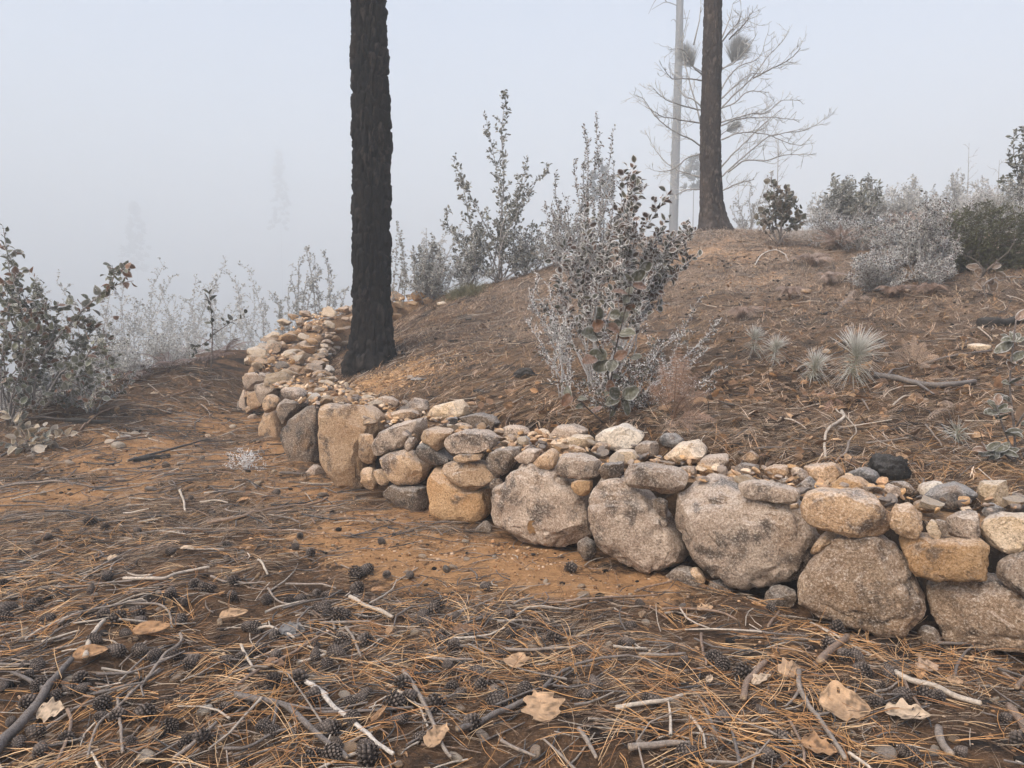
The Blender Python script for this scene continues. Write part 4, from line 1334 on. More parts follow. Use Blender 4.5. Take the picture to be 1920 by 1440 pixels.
b = hit(1185, 770)
st = stems_px(b, [(1080, 650, .1), (1130, 620, .2), (1190, 600, .3), (1240, 640, .2), (1060, 700, 0), (1110, 700, -.1), (1160, 680, 0), (1215, 690, 0), (1030, 720, .1), (1090, 745, -.1), (1150, 730, -.1), (1200, 730, -.1), (1260, 700, .1), (1300, 720, .1), (1340, 730, .15)], amp=.1)
shrub('low_bush', 'dark tangle of small olive leaves under the big rimed shrub', 'shrub', b, st, .005, .16, .06, (.036, .022, .022, 'mid', OLIVE), .25, 25, bark=(.06, .045, .04), start=.1, upward=.2)
b = hit(1205, 745)
st = stems_px(b, [(1290, 620, .3), (1330, 650, .3), (1310, 560, .6), (1345, 600, .7), (1250, 640, 0), (1270, 690, -.1), (1350, 690, .2)], amp=.12)
shrub('trailing_shrub', 'low thin frosted shrub trailing right above the brown fern', 'shrub', b, st, .006, .15, .06, (.03, .02, .022, 'mid', OLIVE), .6, 50, start=.25)

b = hit(810, 558)
b = np.array((at(805, 540, 15.6)[0], 15.6, 0.)); b[2] = float(H(b[0:1], b[1:2])[0])
st = stems_px(b, [(770, 470), (800, 430), (830, 450), (865, 420), (760, 510), (845, 480), (890, 470), (820, 500, -.3), (780, 495, -.3), (870, 500), (900, 510), (790, 450, .2), (845, 430, .3)], amp=.07)
shrub('low_shrub', 'low grey frosted shrub on the crest beside the black trunk', 'shrub', b, st, .010, .24, .07, (.045, .025, .024, 'low', GREYG), .7, 50, start=.1)

b = np.array((at(744, 545, 15.9)[0], 15.9, 0.)); b[2] = float(H(b[0:1], b[1:2])[0])
st = stems_px(b, [(742, 415), (750, 440), (738, 470), (756, 500), (745, 450, .3)], amp=.05)
shrub('sapling', 'slim leafy sapling close against the right edge of the black trunk', 'sapling', b, st, .009, .16, .09, (.075, .05, .04, 'low', GREYG), .3, 20, start=.3)

def at_ground(px, d, py=600):
    x = at(px, py, d)[0]
    return np.array((x, d, float(H(np.array([x]), np.array([float(d)]))[0])))
b = at_ground(585, 18.5)
st = stems_px(b, [(572, 462), (560, 490), (600, 505), (620, 520), (545, 520), (635, 545), (590, 480, .3), (610, 480, .5), (575, 520), (650, 540)], amp=.05)
shrub('far_shrub', 'pale airy shrub in the fog behind the far bend of the wall', 'shrub', b, st, .018, .4, .14, (.07, .045, .035, 'low', GREYG), .5, 20, start=.35)
b = at_ground(520, 18)
st = stems_px(b, [(505, 545), (540, 540), (520, 560), (555, 565), (495, 570), (530, 575)], amp=.06)
shrub('far_shrub', 'low rounded shrub in the fog at the tip of the wall', 'shrub', b, st, .014, .3, .1, (.06, .04, .03, 'low', GREYG), .5, 20, start=.2)
for (px, d, tips, lab) in (
    (312, 20.0, [(310, 492), (322, 520), (300, 540), (330, 560), (296, 580), (335, 600)], 'whitest thin sapling standing alone in the valley fog'),
    (372, 19.0, [(368, 515), (385, 560), (360, 580), (390, 535), (352, 560)], 'thin pale sapling behind the small dark leafed sapling'),
    (425, 20.5, [(425, 488), (412, 530), (440, 520), (450, 560), (400, 570)], 'tall spindly pale sapling in the fog left of the wall tip'),
    (462, 21.0, [(462, 497), (448, 540), (475, 545), (485, 580)], 'spindly pale sapling closest to the wall tip'),
    (218, 16.0, [(205, 540), (225, 555), (190, 570), (245, 590), (180, 600), (265, 560), (232, 520), (250, 610)], 'grey leafy shrub in the fog behind the arching oak branch'),
    (110, 17.0, [(70, 540), (105, 525), (60, 570), (90, 590), (120, 560)], 'faint twiggy shrub in the fog behind the left oak shrub'),
    (285, 18.0, [(270, 590), (290, 610), (310, 600), (262, 630), (300, 640)], 'low white twiggy shrub at the valley edge'),
    (340, 17.0, [(325, 610), (345, 620), (360, 600), (330, 650), (372, 640)], 'low rimed bush just above the brown bracken'),
    (445, 17.0, [(430, 600), (455, 590), (470, 610), (440, 630), (415, 620)], 'low rimed bush left of the wall corner'),
    (250, 25.0, [(215, 600), (240, 585), (265, 595), (285, 575), (300, 600), (230, 620)], 'foggy clump of brush far down the valley'),
    (400, 26.0, [(340, 590), (380, 575), (420, 585), (450, 600), (470, 590), (360, 610)], 'foggy far brush behind the valley saplings')):
    b = at_ground(px, d)
    st = stems_px(b, [(x, y, rng.normal(0, .3)) for x, y in tips], amp=.10)
    shrub('sapling' if 'sapling' in lab else 'far_shrub', lab, 'sapling' if 'sapling' in lab else 'shrub', b, st, .012, .5, .14, (.07, .045, .05, 'low', GREYG), .6, 28, start=.3, upward=.25)

# left: oak shrub with the arching branch
C7 = lambda P: [(x / 3.0, 380 + y / 3.0) for x, y in P]
b = hit(70, 790)
dd = b[1]
raw = [[(190, 1180), (200, 980), (250, 850), (350, 730), (470, 600), (560, 520), (620, 480), (690, 450), (750, 440)], [(110, 1150), (110, 830), (80, 650), (60, 450), (40, 280), (15, 130)], [(200, 1150), (330, 950), (400, 840), (480, 760), (560, 690)],
       [(220, 1180), (340, 960), (480, 880), (530, 790), (580, 830)], [(250, 1150), (400, 1000), (520, 950), (640, 900)], [(60, 1150), (20, 900), (30, 700), (100, 600)], [(150, 1150), (160, 900), (130, 700), (200, 640), (330, 570)], [(600, 495), (640, 420), (630, 350)], [(250, 850), (300, 740), (310, 680), (340, 600), (420, 570)],
       [(100, 1150), (200, 1060), (330, 1040), (450, 1060)], [(60, 1150), (0, 1030), (-60, 900)], [(80, 700), (20, 560), (-20, 500)], [(350, 730), (430, 690), (480, 680)], [(110, 830), (180, 760), (240, 740)]]
st = [poly_px(C7(P), dd, rng.normal(0, .35), .1) for P in raw]
st[0] = poly_px(C7(raw[0]), dd, -.2, .1)
st[1] = poly_px(C7(raw[1]), dd, .2, .1)
shrub('oak_shrub', 'dark oak shrub at the left edge with one long arching branch', 'shrub', b, st, .014, .26, .15, (.105, .082, .055, 'hi', [GREEN * 1.2, GREEN, GREEN * 1.5, BROWNLEAF, GREYG[0], GREYG[1]]), .35, 25, start=.3, upward=.2)

thicket('olive brown oak brush thick along the left edge of the picture', 'oak_brush', 15, 800, (-50, 120, 450, 790), 9, (.10, .075, .06, 'hi', [GREEN * 1.2, GREEN * 1.4, OLIVE[0], BROWNLEAF * .8, GREYG[1]]), .4, 25, r0=.010, twig=.26, twig_gap=.14)
thicket('tangled olive brush between the arching branch and the ridge', 'oak_brush', 175, 775, (80, 270, 600, 770), 9, (.085, .06, .055, 'hi', [GREEN * 1.2, OLIVE[0], BROWNLEAF, GREYG[0], GREYG[1]]), .5, 30, r0=.009, twig=.25, twig_gap=.13)
thicket('frosted brush low on the ridge behind the arching branch', 'frosted_brush', 130, 735, (30, 280, 580, 720), 18, (.06, .04, .04, 'mid', GREYG), .6, 40, d=12.5, r0=.009, twig=.25, twig_gap=.1)
b = hit(396, 700)
st = [poly_px(C7([(1185, 980), (1190, 850), (1195, 740), (1190, 620), (1175, 510)]), b[1], 0, .1), poly_px(C7([(1200, 740), (1260, 700), (1320, 660), (1370, 650)]), b[1], 0, .1), poly_px(C7([(1190, 760), (1110, 820)]) + [(360, 660)], b[1], .2, .1)]
shrub('dark_sapling', 'small dark leafed sapling alone on the ridge left of the wall', 'sapling', b, st, .012, .16, .16, (.13, .07, .075, 'hi', [GREEN * .55, GREEN * .7, GREEN * .45]), .1, 8, start=.4, level2=False)
b = hit(60, 845)
st = stems_px(b, [(10, 770, 0), (40, 785, .1), (75, 800, -.1), (110, 810, 0), (140, 815, .1), (20, 830, -.2), (95, 835, -.2), (-20, 800, 0)], amp=.1)
shrub('low_oak', 'low spray of dry pale oak leaves under the left oak shrub', 'shrub', b, st, .008, .16, .10, (.12, .075, .085, 'hi', [np.array((.46, .37, .26)), np.array((.36, .29, .2)), np.array((.40, .34, .27)), GREYG[0]]), .25, 0, start=.15)
b = hit(455, 880)
st = stems_px(b, [(430, 850), (445, 842), (470, 850), (490, 858), (425, 870), (460, 860, -.1), (500, 870), (440, 880, -.1)], amp=.12)
shrub('rimed_tuft', 'low fluffy tuft of rimed twigs at the foot of the wall corner', 'plant', b, st, .005, .16, .035, None, .45, 60, bark=(.16, .11, .075), start=.05)

# right: crest and the frosted thicket
b = at_ground(1462, 12.0)
b = hit(1462, 462)
st = [poly_px([(1462, 462), (1465, 420), (1462, 380), (1455, 350)], b[1])] + stems_px(b, [(1440, 370), (1485, 365), (1430, 395), (1495, 390), (1475, 355), (1490, 415), (1425, 415), (1450, 350), (1465, 365, -.3)], amp=.05)
shrub('round_leaf_shrub', 'small round leafed shrub on a single stem right of the brown trunk', 'shrub', b, st, .014, .24, .14, (.12, .10, .060, 'hi', [np.array((.13, .11, .075)), np.array((.16, .12, .08)), GREEN]), .25, 25, start=.45)
b = at_ground(1398, 17.6)
st = stems_px(b, [(1385, 365), (1410, 345), (1370, 390), (1420, 375), (1395, 380), (1375, 410), (1425, 400), (1440, 330), (1445, 320, .2)], amp=.06)
shrub('crest_shrub', 'pale frosted shrub on the crest just right of the brown trunk', 'shrub', b, st, .011, .22, .08, (.05, .03, .025, 'low', GREYG), .6, 40, start=.2)
b = at_ground(1460, 22)
st = [poly_px([(1455, 420), (1458, 330), (1460, 262)], 22)]
shrub('bare_sapling', 'slender bare frosted sapling behind the round leafed shrub', 'sapling', b, [np.vstack((b[None], st[0]))], .02, .8, .16, None, .6, 25, start=.35, upward=.15)

thicket('frosted shrub with upright leafy tips at the left end of the thicket', 'frosted_shrub', 1590, 425, (1525, 1640, 325, 425), 22, (.10, .045, .04, 'mid', GREYG + [GREEN]), .45, 25, r0=.011, twig=.25, twig_gap=.1)
thicket('frosted shrub with broad grey leaves behind the brown bracken hump', 'frosted_shrub', 1640, 425, (1590, 1680, 325, 420), 16, (.10, .045, .04, 'mid', GREYG + [GREEN]), .45, 25, r0=.011, twig=.25, twig_gap=.1)
thicket('whitest rimed shrub with a forked pale stem in the thicket', 'frosted_shrub', 1732, 530, (1680, 1800, 350, 490), 30, (.050, .032, .026, 'mid', OLIVE + GREYG[1:2]), .88, 50, r0=.008, twig=.18, twig_gap=.065, start=.35, upward=.7)
thicket('low rimed shrub in front of the thicket on the slope', 'frosted_shrub', 1640, 545, (1585, 1710, 445, 540), 34, (.040, .026, .022, 'mid', OLIVE + GREYG[1:2]), .85, 55, r0=.007, twig=.15, twig_gap=.05, start=.15)
thicket('pale fogged shrub on the skyline above the thicket', 'frosted_shrub', 1725, 400, (1680, 1770, 330, 400), 18, (.06, .035, .03, 'low', GREYG), .5, 25, d=18.0, r0=.011, twig=.22, twig_gap=.09)
thicket('taller fogged shrub on the skyline toward the right edge', 'frosted_shrub', 1800, 400, (1760, 1840, 315, 400), 20, (.06, .035, .03, 'low', GREYG), .55, 30, d=19.0, r0=.011, twig=.25, twig_gap=.09)
thicket('brownish rimed shrub on the bank above the green juniper', 'frosted_shrub', 1860, 420, (1790, 1925, 350, 440), 26, (.05, .03, .03, 'low', GREYG + [np.array((.2, .13, .1))]), .55, 40, d=13.8, r0=.010, twig=.22, twig_gap=.08)
thicket('rimed shrub cut by the right edge over the green juniper', 'frosted_shrub', 1912, 470, (1870, 1950, 375, 450), 24, (.045, .028, .034, 'mid', GREYG + OLIVE), .8, 45, d=12.4, r0=.010, twig=.18, twig_gap=.07)
thicket('grey frosted shrub between the bracken hump and the rimed shrub', 'frosted_shrub', 1668, 470, (1620, 1720, 385, 470), 20, (.05, .032, .028, 'mid', GREYG[1:2] + OLIVE), .8, 45, r0=.010, twig=.2, twig_gap=.075)
thicket('frosted bush low in the middle of the bank between bracken humps', 'frosted_shrub', 1560, 455, (1515, 1610, 390, 455), 16, (.045, .028, .028, 'mid', OLIVE + GREYG[1:2]), .75, 45, r0=.008, twig=.2, twig_gap=.07)
thicket('frosted bush filling the gap left of the whitest rimed shrub', 'frosted_shrub', 1690, 500, (1640, 1740, 400, 500), 24, (.045, .028, .026, 'mid', GREYG[:2] + OLIVE), .8, 45, r0=.009, twig=.2, twig_gap=.07)
thicket('frosted bush behind the whitest rimed shrub toward the juniper', 'frosted_shrub', 1790, 440, (1740, 1850, 365, 440), 24, (.05, .03, .034, 'mid', GREYG + OLIVE), .7, 40, d=12.4, r0=.009, twig=.2, twig_gap=.075)
thicket('tall rimed bush at the right edge beneath the edge sapling', 'frosted_shrub', 1900, 410, (1850, 1960, 335, 420), 24, (.055, .032, .038, 'mid', GREYG), .65, 40, d=13.2, r0=.009, twig=.22, twig_gap=.08)
thicket('rimed bush on the crest close right of the black trunk', 'frosted_shrub', 800, 552, (745, 860, 440, 556), 22, (.065, .04, .036, 'mid', GREYG + OLIVE[:2]), .65, 45, d=15.6, r0=.010, twig=.26, twig_gap=.09)
thicket('rimed bush on the crest under the tallest oak shrub', 'frosted_shrub', 885, 535, (830, 950, 425, 545), 22, (.065, .04, .036, 'mid', GREYG + OLIVE[:2]), .6, 45, d=15.9, r0=.010, twig=.26, twig_gap=.09)
thicket('rimed bush on the crest right of the tallest oak shrub', 'frosted_shrub', 985, 515, (930, 1045, 415, 520), 20, (.06, .038, .036, 'mid', GREYG + OLIVE[:2]), .65, 45, d=15.9, r0=.010, twig=.26, twig_gap=.09)
thicket('rimed bush on the crest just left of the tall pointed shrub', 'frosted_shrub', 1050, 490, (1005, 1100, 370, 495), 18, (.055, .034, .034, 'mid', GREYG + OLIVE), .7, 45, d=15.2, r0=.010, twig=.25, twig_gap=.09)
thicket('grey leafy bush low on the crest between round leafed shrub and thicket', 'frosted_shrub', 1545, 430, (1500, 1590, 350, 430), 18, (.05, .03, .028, 'low', GREYG), .6, 50, r0=.008, twig=.2, twig_gap=.08)
thicket('pale frosted bush spreading over the bracken hump', 'frosted_shrub', 1610, 470, (1560, 1680, 390, 470), 20, (.045, .028, .028, 'mid', OLIVE + GREYG[1:2]), .75, 45, r0=.007, twig=.2, twig_gap=.08)
thicket('broad pale bush filling the skyline of the thicket', 'frosted_shrub', 1680, 400, (1620, 1760, 340, 410), 30, (.05, .03, .03, 'low', GREYG), .6, 50, d=15.0, r0=.009, twig=.22, twig_gap=.08)
thicket('rimed low bush under the left side of the juniper', 'frosted_shrub', 1760, 535, (1710, 1800, 460, 535), 24, (.038, .024, .024, 'mid', OLIVE), .85, 50, r0=.007, twig=.16, twig_gap=.06)
thicket('rimed twiggy crown above the juniper near the right edge', 'frosted_shrub', 1850, 400, (1790, 1920, 330, 400), 26, (.04, .026, .026, 'low', GREYG), .7, 70, d=14.5, r0=.009, twig=.22, twig_gap=.08)
for px_, py_, lab_ in ((150, 745, 'low grey bush on the ridge just right of the oak shrub'), (235, 712, 'low rimed bush on the ridge among the bracken'), (20, 775, 'low grey bush behind the oak shrub at the left edge'), (95, 760, 'low tangled bush beneath the arching oak branch'), (310, 690, 'low brownish bush on the ridge left of the dark sapling')):
    thicket(lab_, 'low_shrub', px_, py_, (px_ - 55, px_ + 55, py_ - 75, py_ - 8), 16, (.055, .035, .034, 'low', GREYG + OLIVE[:2]), .5, 35, r0=.008, twig=.22, twig_gap=.08)
b = at_ground(1910, 13.4)
st = stems_px(b, [(1902, 245), (1918, 235), (1890, 290), (1912, 300), (1925, 270), (1895, 330), (1880, 340), (1935, 320)], amp=.04)
shrub('edge_sapling', 'tall dark leafy sapling rising at the right edge of the skyline', 'sapling', b, st, .013, .2, .09, (.09, .05, .04, 'mid', GREYG + [GREEN]), .3, 20, start=.45)
for (px, d, top, lab) in ((1815, 27, 268, 'faint bare sapling in the fog above the thicket'), (1872, 25, 300, 'faint thin bare sapling near the right edge of the skyline')):
    b = at_ground(px, d)
    shrub('bare_sapling', lab, 'sapling', b, [np.vstack((b[None], poly_px([(px - 2, 400), (px, 340), (px + 2, top)], d)))], .02, .8, .25, None, .6, 15, start=.4, upward=.2)

# juniper: dense dark green needles on many short sprays
b = hit(1840, 520)
t = empty('juniper', b, 'dense dark green juniper bush in the thicket on the right', 'shrub')
wd, fl = Acc(), Acc()
cen = at(1850, 455, b[1] + .5)
for k in range(800):
    u_ = unit(rng.normal(size=3)) * rng.random() ** .35
    p = cen + u_ * np.array((.95, .7, .62))
    p[2] = max(p[2], float(H(p[0:1], p[1:2])[0]) + .03)
    dr = unit((p - (b + (0, .5, -.1))) * np.array((1, 1, .35)) + rng.normal(size=3) * .3)
    q = wobble(p - dr * .24, p, 4, .08)
    V, T_, Q_ = tube(q - b, [.004, .003, .003, .002], 3)
    wd.add(V, T_, Q_, (.09, .065, .05))
    n = 34
    s = rng.random(n)
    pos = q[0] + (q[-1] - q[0]) * s[:, None]
    D = unit(dr + rng.normal(size=(n, 3)) * .75)
    c = np.array((.085, .090, .038)) * rng.uniform(.6, 1.5) + np.array((.012, .004, 0)) * rng.random()
    spikes(fl, pos - b, D, rng.uniform(.03, .055, n), .0065, c)
    if u_[2] > .1 and rng.random() < .7:
        spikes(fl, pos[:9] - b, D[:9], .05, .003, WHITE * .8)
wd.build('stem', M['twig'], t)
tag(fl.build('foliage', M['leaf'], t, smooth=False), kind='stuff')
for k in range(26):
    e = cen + unit(rng.normal(size=3)) * np.array((.7, .6, .35))
    V, T_, Q_ = tube(wobble(b, e, 6, .08) - b, np.linspace(.012, .005, 6), 4)
    wd2 = Acc().add(V, T_, Q_, (.09, .07, .055))
    if k < 10:
        wd2.build('branch', M['twig'], t)

# ---- ferns
def frond(acc, base, tip, arch, width, n=11, col=(0.24, .13, .07), frost=0.15, droop=0.3, face=False):
    P = np.linspace(0, 1, n + 6)[:, None]
    R = base + (tip - base) * P
    R[:, 2] += arch * np.sin(math.pi * P[:, 0] ** .8)
    V, T_, Q_ = tube(R, np.linspace(.004, .0015, len(R)), 4)
    acc.add(V, T_, Q_, np.array(col) * .6)
    T_ = unit(np.gradient(R, axis=0))
    side = unit(np.cross(T_, (rng.normal(0, .35), -1.0, .45 + rng.normal(0, .2)))) if face else unit(np.cross(T_, (0, 0, 1.0)))
    if face:
        droop = 0.08
    gap_ = max(.014, np.linalg.norm(tip - base) / (n + 5))
    roll = rng.normal(0, .5) * (not face)
    for k in range(4, len(R)):
        f = (k - 4) / (len(R) - 5)
        L = width * (1 - f) ** .8 * (0.45 + .55 * min(1, f * 5))
        if L < .01:
            continue
        for sgn in (-1, 1):
            d_ = unit(side[k] * sgn + T_[k] * .35 + np.array((0, 0, -droop + sgn * roll * .5)))
            m_ = 9
            s = np.linspace(0.04, .97, m_)
            mid = R[k] + d_ * (L * s)[:, None]
            mid[:, 2] -= .25 * L * s ** 2
            nn = np.cross(d_, T_[k])
            for s2 in (-1, 1):
                D = unit(T_[k] * s2 + d_ * .45 + rng.normal(size=(m_, 3)) * .12)
                sz = np.minimum(L * .30, .62 * gap_) * (1 - s * .7) + .002
                c = np.array(col) * rng.uniform(.75, 1.3, (m_, 1))
                leaves(acc, mid, D, np.tile(nn, (m_, 1)), sz, sz * .42, c, c * (1 - frost) + WHITE * frost, 'dia', curl=.2)
def fern(label, name, base, tips, width, col, frost, arch=.08, group=None, face=False):
    t = empty(name, base, label, 'fern', group)
    for tp in tips:
        f = Acc()
        frond(f, np.zeros(3), np.asarray(tp) - base, arch, width * (rng.uniform(.7, 1.1) if face else 1), col=np.array(col) * rng.uniform(.75, 1.25), frost=frost, face=face)
        f.build('frond', M['fern'], t, smooth=False)
    ROOTED.append((base, .1))
    return t
RUST = (0.25, .135, .075)
b = hit(1262, 792)
fern('large rust brown bracken fern below the big rimed shrub', 'bracken_fern', b, [at(x, y, b[1] + dz) for x, y, dz in ((1272, 645, .1), (1235, 668, .15), (1318, 690, .05), (1330, 735, -.1), (1215, 720, .05), (1300, 815, -.30), (1255, 825, -.33), (1290, 665, .15), (1345, 790, -.2), (1285, 745, -.2))], .15, RUST, .10, .05, None, True)
b = hit(1712, 700)
fern('small curled tan fern standing right of the frosted pine seedling', 'bracken_fern', b, [at(x, y, b[1] + dz) for x, y, dz in ((1735, 640, 0), (1762, 668, -.1), (1690, 632, .05), (1668, 660, -.1), (1715, 625, .1), (1745, 690, -.15))], .085, (.30, .19, .11), .2, .06, None, True)
b = hit(1790, 790)
fern('fallen tan fern frond beside the grey branch', 'bracken_fern', b, [at(1735, 790, b[1] - .1), at(1760, 760, b[1] + .2)], .09, (.33, .22, .14), .2, .1)
b = hit(1610, 585)
fern('curled brown fern under the low rimed shrub', 'bracken_fern', b, [at(x, y, b[1] + dz) for x, y, dz in ((1580, 575, 0), (1590, 560, -.1), (1640, 580, .1), (1565, 590, -.2))], .10, (.24, .16, .11), .3, .2)
b = hit(1560, 755)
fern('flattened rust fern in front of the frosted pine seedling', 'bracken_fern', b, [at(x, y, b[1] + dz) for x, y, dz in ((1530, 740, 0), (1590, 770, -.1), (1545, 780, -.2))], .08, (.28, .13, .06), .08, .05)
k_ = 0
for (px, py, lab) in ((385, 690, 'reddish bracken clump at the foot of the dark sapling'), (315, 700, 'reddish bracken clump on the ridge right of the oak shrub'), (270, 705, 'brown bracken clump nearest the left oak shrub'), (350, 680, 'brown bracken clump between the ridge clumps'), (420, 668, 'brown bracken clump close to the wall corner'), (225, 720, 'thin brown bracken behind the oak shrub')):
    b = hit(px, py)
    fern(lab, 'bracken_fern', b, [b + np.array((rng.normal(0, .33), rng.normal(0, .3), rng.uniform(.12, .38))) for _ in range(9)], .13, (.15, .085, .065), .12, .12)
# humps of rimed dead bracken on the right
for (px, py, n, w, hgt, lab, fr_) in ((1575, 470, 34, .5, .45, 'rounded hump of dead rimed bracken at the left of the thicket', .35), (1600, 400, 26, .5, .5, 'low hump of pale dead bracken under the skyline shrubs', .4), (1700, 440, 26, .6, .5, 'tangled pinkish dead bracken behind the whitest rimed shrub', .35), (1520, 500, 16, .35, .2, 'flat patch of dead rimed bracken left of the hump', .4), (1550, 535, 14, .3, .2, 'low grey bracken tuft on the slope below the hump', .4), (1670, 560, 16, .35, .14, 'dry brown bracken at the foot of the low rimed shrub', .15), (1745, 555, 16, .35, .14, 'dry brown bracken under the whitest rimed shrub', .15), (1480, 560, 12, .3, .12, 'thin dry bracken on the bare slope above the seedlings', .25), (1390, 600, 12, .3, .12, 'thin dry bracken on the bare slope right of the big rimed shrub', .25)):
    b = hit(px, py)
    fern(lab, 'dead_bracken', b, [b + np.array((rng.normal(0, w * .55), rng.normal(0, w * .5), hgt * rng.uniform(.1, 1))) for _ in range(int(n * 1.8))], .095, (.30, .185, .125), fr_ * .8, .12)

# frosted and green grass
def grass(label, base, n, hgt, spread_, col, tip, w=.003):
    t = empty('grass_tuft', base, label, 'grass')
    f = Acc()
    p = base + np.stack((rng.normal(0, spread_, n), rng.normal(0, spread_, n), np.zeros(n)), 1)
    p[:, 2] = H(p[:, 0], p[:, 1])
    D = unit(np.stack((rng.normal(0, .55, n), rng.normal(0, .55, n), np.ones(n)), 1))
    c = np.array(col) * rng.uniform(.7, 1.3, (n, 1))
    L = hgt * rng.uniform(.4, 1.1, n)
    S = unit(np.cross(D, rng.normal(size=(n, 3)))) * w
    mid = p + D * L[:, None] * .55
    end = p + D * L[:, None] + np.array((0, 0, -1)) * (L * .25)[:, None] + S * 8
    V = np.stack((p - S, p + S, mid - S * .8, mid + S * .8, end), 1) - base
    F4 = np.array([[0, 1, 3, 2]])
    F3 = np.array([[2, 3, 4]])
    o = np.arange(n)[:, None, None] * 5
    cc = np.stack((c, c, c, c, np.broadcast_to(tip, c.shape)), 1)
    f.add(V.reshape(-1, 3), tri=(o + F3[None]).reshape(-1, 3), quad=(o + F4[None]).reshape(-1, 4), col=cc.reshape(-1, 3))
    tag(f.build('blades', M['fern'], t, smooth=False), kind='stuff')
b = hit(870, 550); b = at_ground(872, 15.0)
grass('olive green grassy tuft on the crest right of the black trunk', b, 900, .34, .18, (.13, .12, .055), (.3, .28, .2))
grass('rimed white grass on the crest right of the round leafed shrub', hit(1500, 440), 700, .22, .4, (.42, .38, .34), WHITE)
grass('rimed grass fringe on the crest in front of the brown trunk', hit(1320, 440), 700, .12, .5, (.34, .29, .25), WHITE * .9)
grass('pale dead grass patch left of the big rimed shrub', hit(960, 520), 500, .16, .35, (.30, .23, .18), WHITE * .85)
grass('short brown frosted grass below the thicket', hit(1560, 520), 600, .12, .4, (.24, .19, .15), WHITE * .85)

# ---- frosted pine seedlings
def seedling(label, px, py, top, hgt_px, n, L):
    b = hit(px, py)
    t = empty('pine_seedling', b, label, 'seedling', 'frosted pine seedlings')
    tip = at(*top, b[1]) - b + np.array((rng.normal(0, .03), rng.normal(0, .04), 0))
    V, T_, Q_ = tube(wobble(np.zeros(3), tip, 6, .04), np.linspace(.007, .004, 6), 6)
    Acc().add(V, T_, Q_, (.16, .12, .09)).build('stem', M['frost_twig'], t)
    f = Acc()
    up = unit(tip + np.array((rng.normal(0, .05), rng.normal(0, .05), 0)))
    needle_fan(f, tip * .80, up, int(n * .36), L * 1.3, 1.05, .0017, np.array((.36, .36, .29)), WHITE, .16, .06)
    needle_fan(f, tip * .35, up, int(n * .30), L * 1.15, 1.9, .0018, np.array((.25, .25, .17)), WHITE * .75, .6, .18)
    tag(f.build('needles', M['needle'], t), kind='stuff')
    ROOTED.append((b, .1))
seedling('largest frosted pine seedling with a fan of white needles', 1592, 722, (1594, 655), 60, 440, .235)
seedling('frosted pine seedling tucked against the left of the largest one', 1520, 718, (1522, 690), 60, 260, .17)
seedling('small frosted pine seedling with drooping needles farthest from the fern', 1412, 668, (1412, 630), 40, 200, .13)
seedling('small frosted pine seedling beside the drooping one', 1448, 690, (1448, 652), 40, 220, .14)
seedling('greener pine seedling low beside the fallen fern frond', 1800, 832, (1795, 812), 40, 90, .13)

# ---- broad leafed plants whose leaves can be told apart
def broad_leaf(t, base, ctr, D, U, L, W, col, edge, curl):
    """one broad leaf: rounded blade with a midrib, side veins and a rimed edge"""
    nu, nv = 15, 9
    u, v = np.meshgrid(np.linspace(0, 1, nu), np.linspace(-1, 1, nv), indexing='ij')
    sd_ = int(rng.integers(1000))
    w = np.sin(math.pi * np.clip(u, .0, 1) ** .9) ** .6 * .5
    w = w * (1 + .16 * (noise2(u * 6, np.sign(v) * 2 + sd_, sd_) - .5))
    x, y = u * L, w * v * W
    z = .16 * W * np.abs(v) * w * 2 * rng.uniform(.3, 1.6) - curl * L * u ** 2 + .06 * L * (noise2(u * 4 + sd_, v * 2, sd_ + 1) - .5) + rng.normal(0, .10) * y * (u - .3)
    z = z - .02 * L * np.exp(-(v / .14) ** 2)
    loc = np.stack((x, y, z), -1).reshape(-1, 3)
    Fm = frames(np.asarray(D, float)[None], np.asarray(U, float)[None])[0]
    vein = np.maximum(np.exp(-(v / .09) ** 2), .6 * (np.abs(np.sin((u - .35 * np.abs(v)) * 19)) > .93))
    rim = np.clip(sstep(.80, 1.02, np.abs(v)) * (.35 + 1.0 * noise2(u * 13, v * 2 + sd_, sd_ + 3)) + .6 * sstep(.95, 1, u) + 1.1 * (noise2(u * 11, v * 7 + sd_, sd_ + 2) - .55).clip(0), 0, 1)[..., None]
    mot = (.75 + .5 * noise2(u * 5 + sd_, v * 3, sd_ + 5))[..., None]
    c = np.asarray(col) * mot * (1 + .5 * vein[..., None])
    c = c * (1 - rim) + np.asarray(edge) * rim
    i, j = np.meshgrid(np.arange(nu - 1), np.arange(nv - 1), indexing='ij')
    q = np.stack((i * nv + j, i * nv + j + 1, (i + 1) * nv + j + 1, (i + 1) * nv + j), -1).reshape(-1, 4)
    f = Acc().add(loc @ Fm + np.asarray(ctr) - base, quad=q, col=c.reshape(-1, 3))
    return f.build('leaf', M['leaf'], t, smooth=True)
C6 = lambda P: [(940 + x / 3.13, 400 + y / 3.13) for x, y in P]
b = hit(1145, 795)
t = empty('broad_leaf_plant', b, 'plant with large grey green leaves in front of the big rimed shrub', 'plant')
sts = [C6([(640, 1240), (640, 1050), (660, 850), (690, 720), (730, 560), (760, 400)]), C6([(640, 1100), (620, 900), (570, 760), (545, 680)]), C6([(600, 1230), (480, 1120), (420, 1060)]), C6([(640, 1200), (690, 1110), (720, 1080)]), C6([(660, 850), (720, 830), (760, 845)])]
wood = Acc()
for P in sts:
    q = poly_px(P, b[1], -.1, .04)
    V, T_, Q_ = tube(q - b, np.linspace(.007, .004, len(q)), 5)
    wood.add(V, T_, Q_, (.06, .045, .04))
wood.build('stem', M['twig'], t)
GL = np.array((.098, .095, .058))
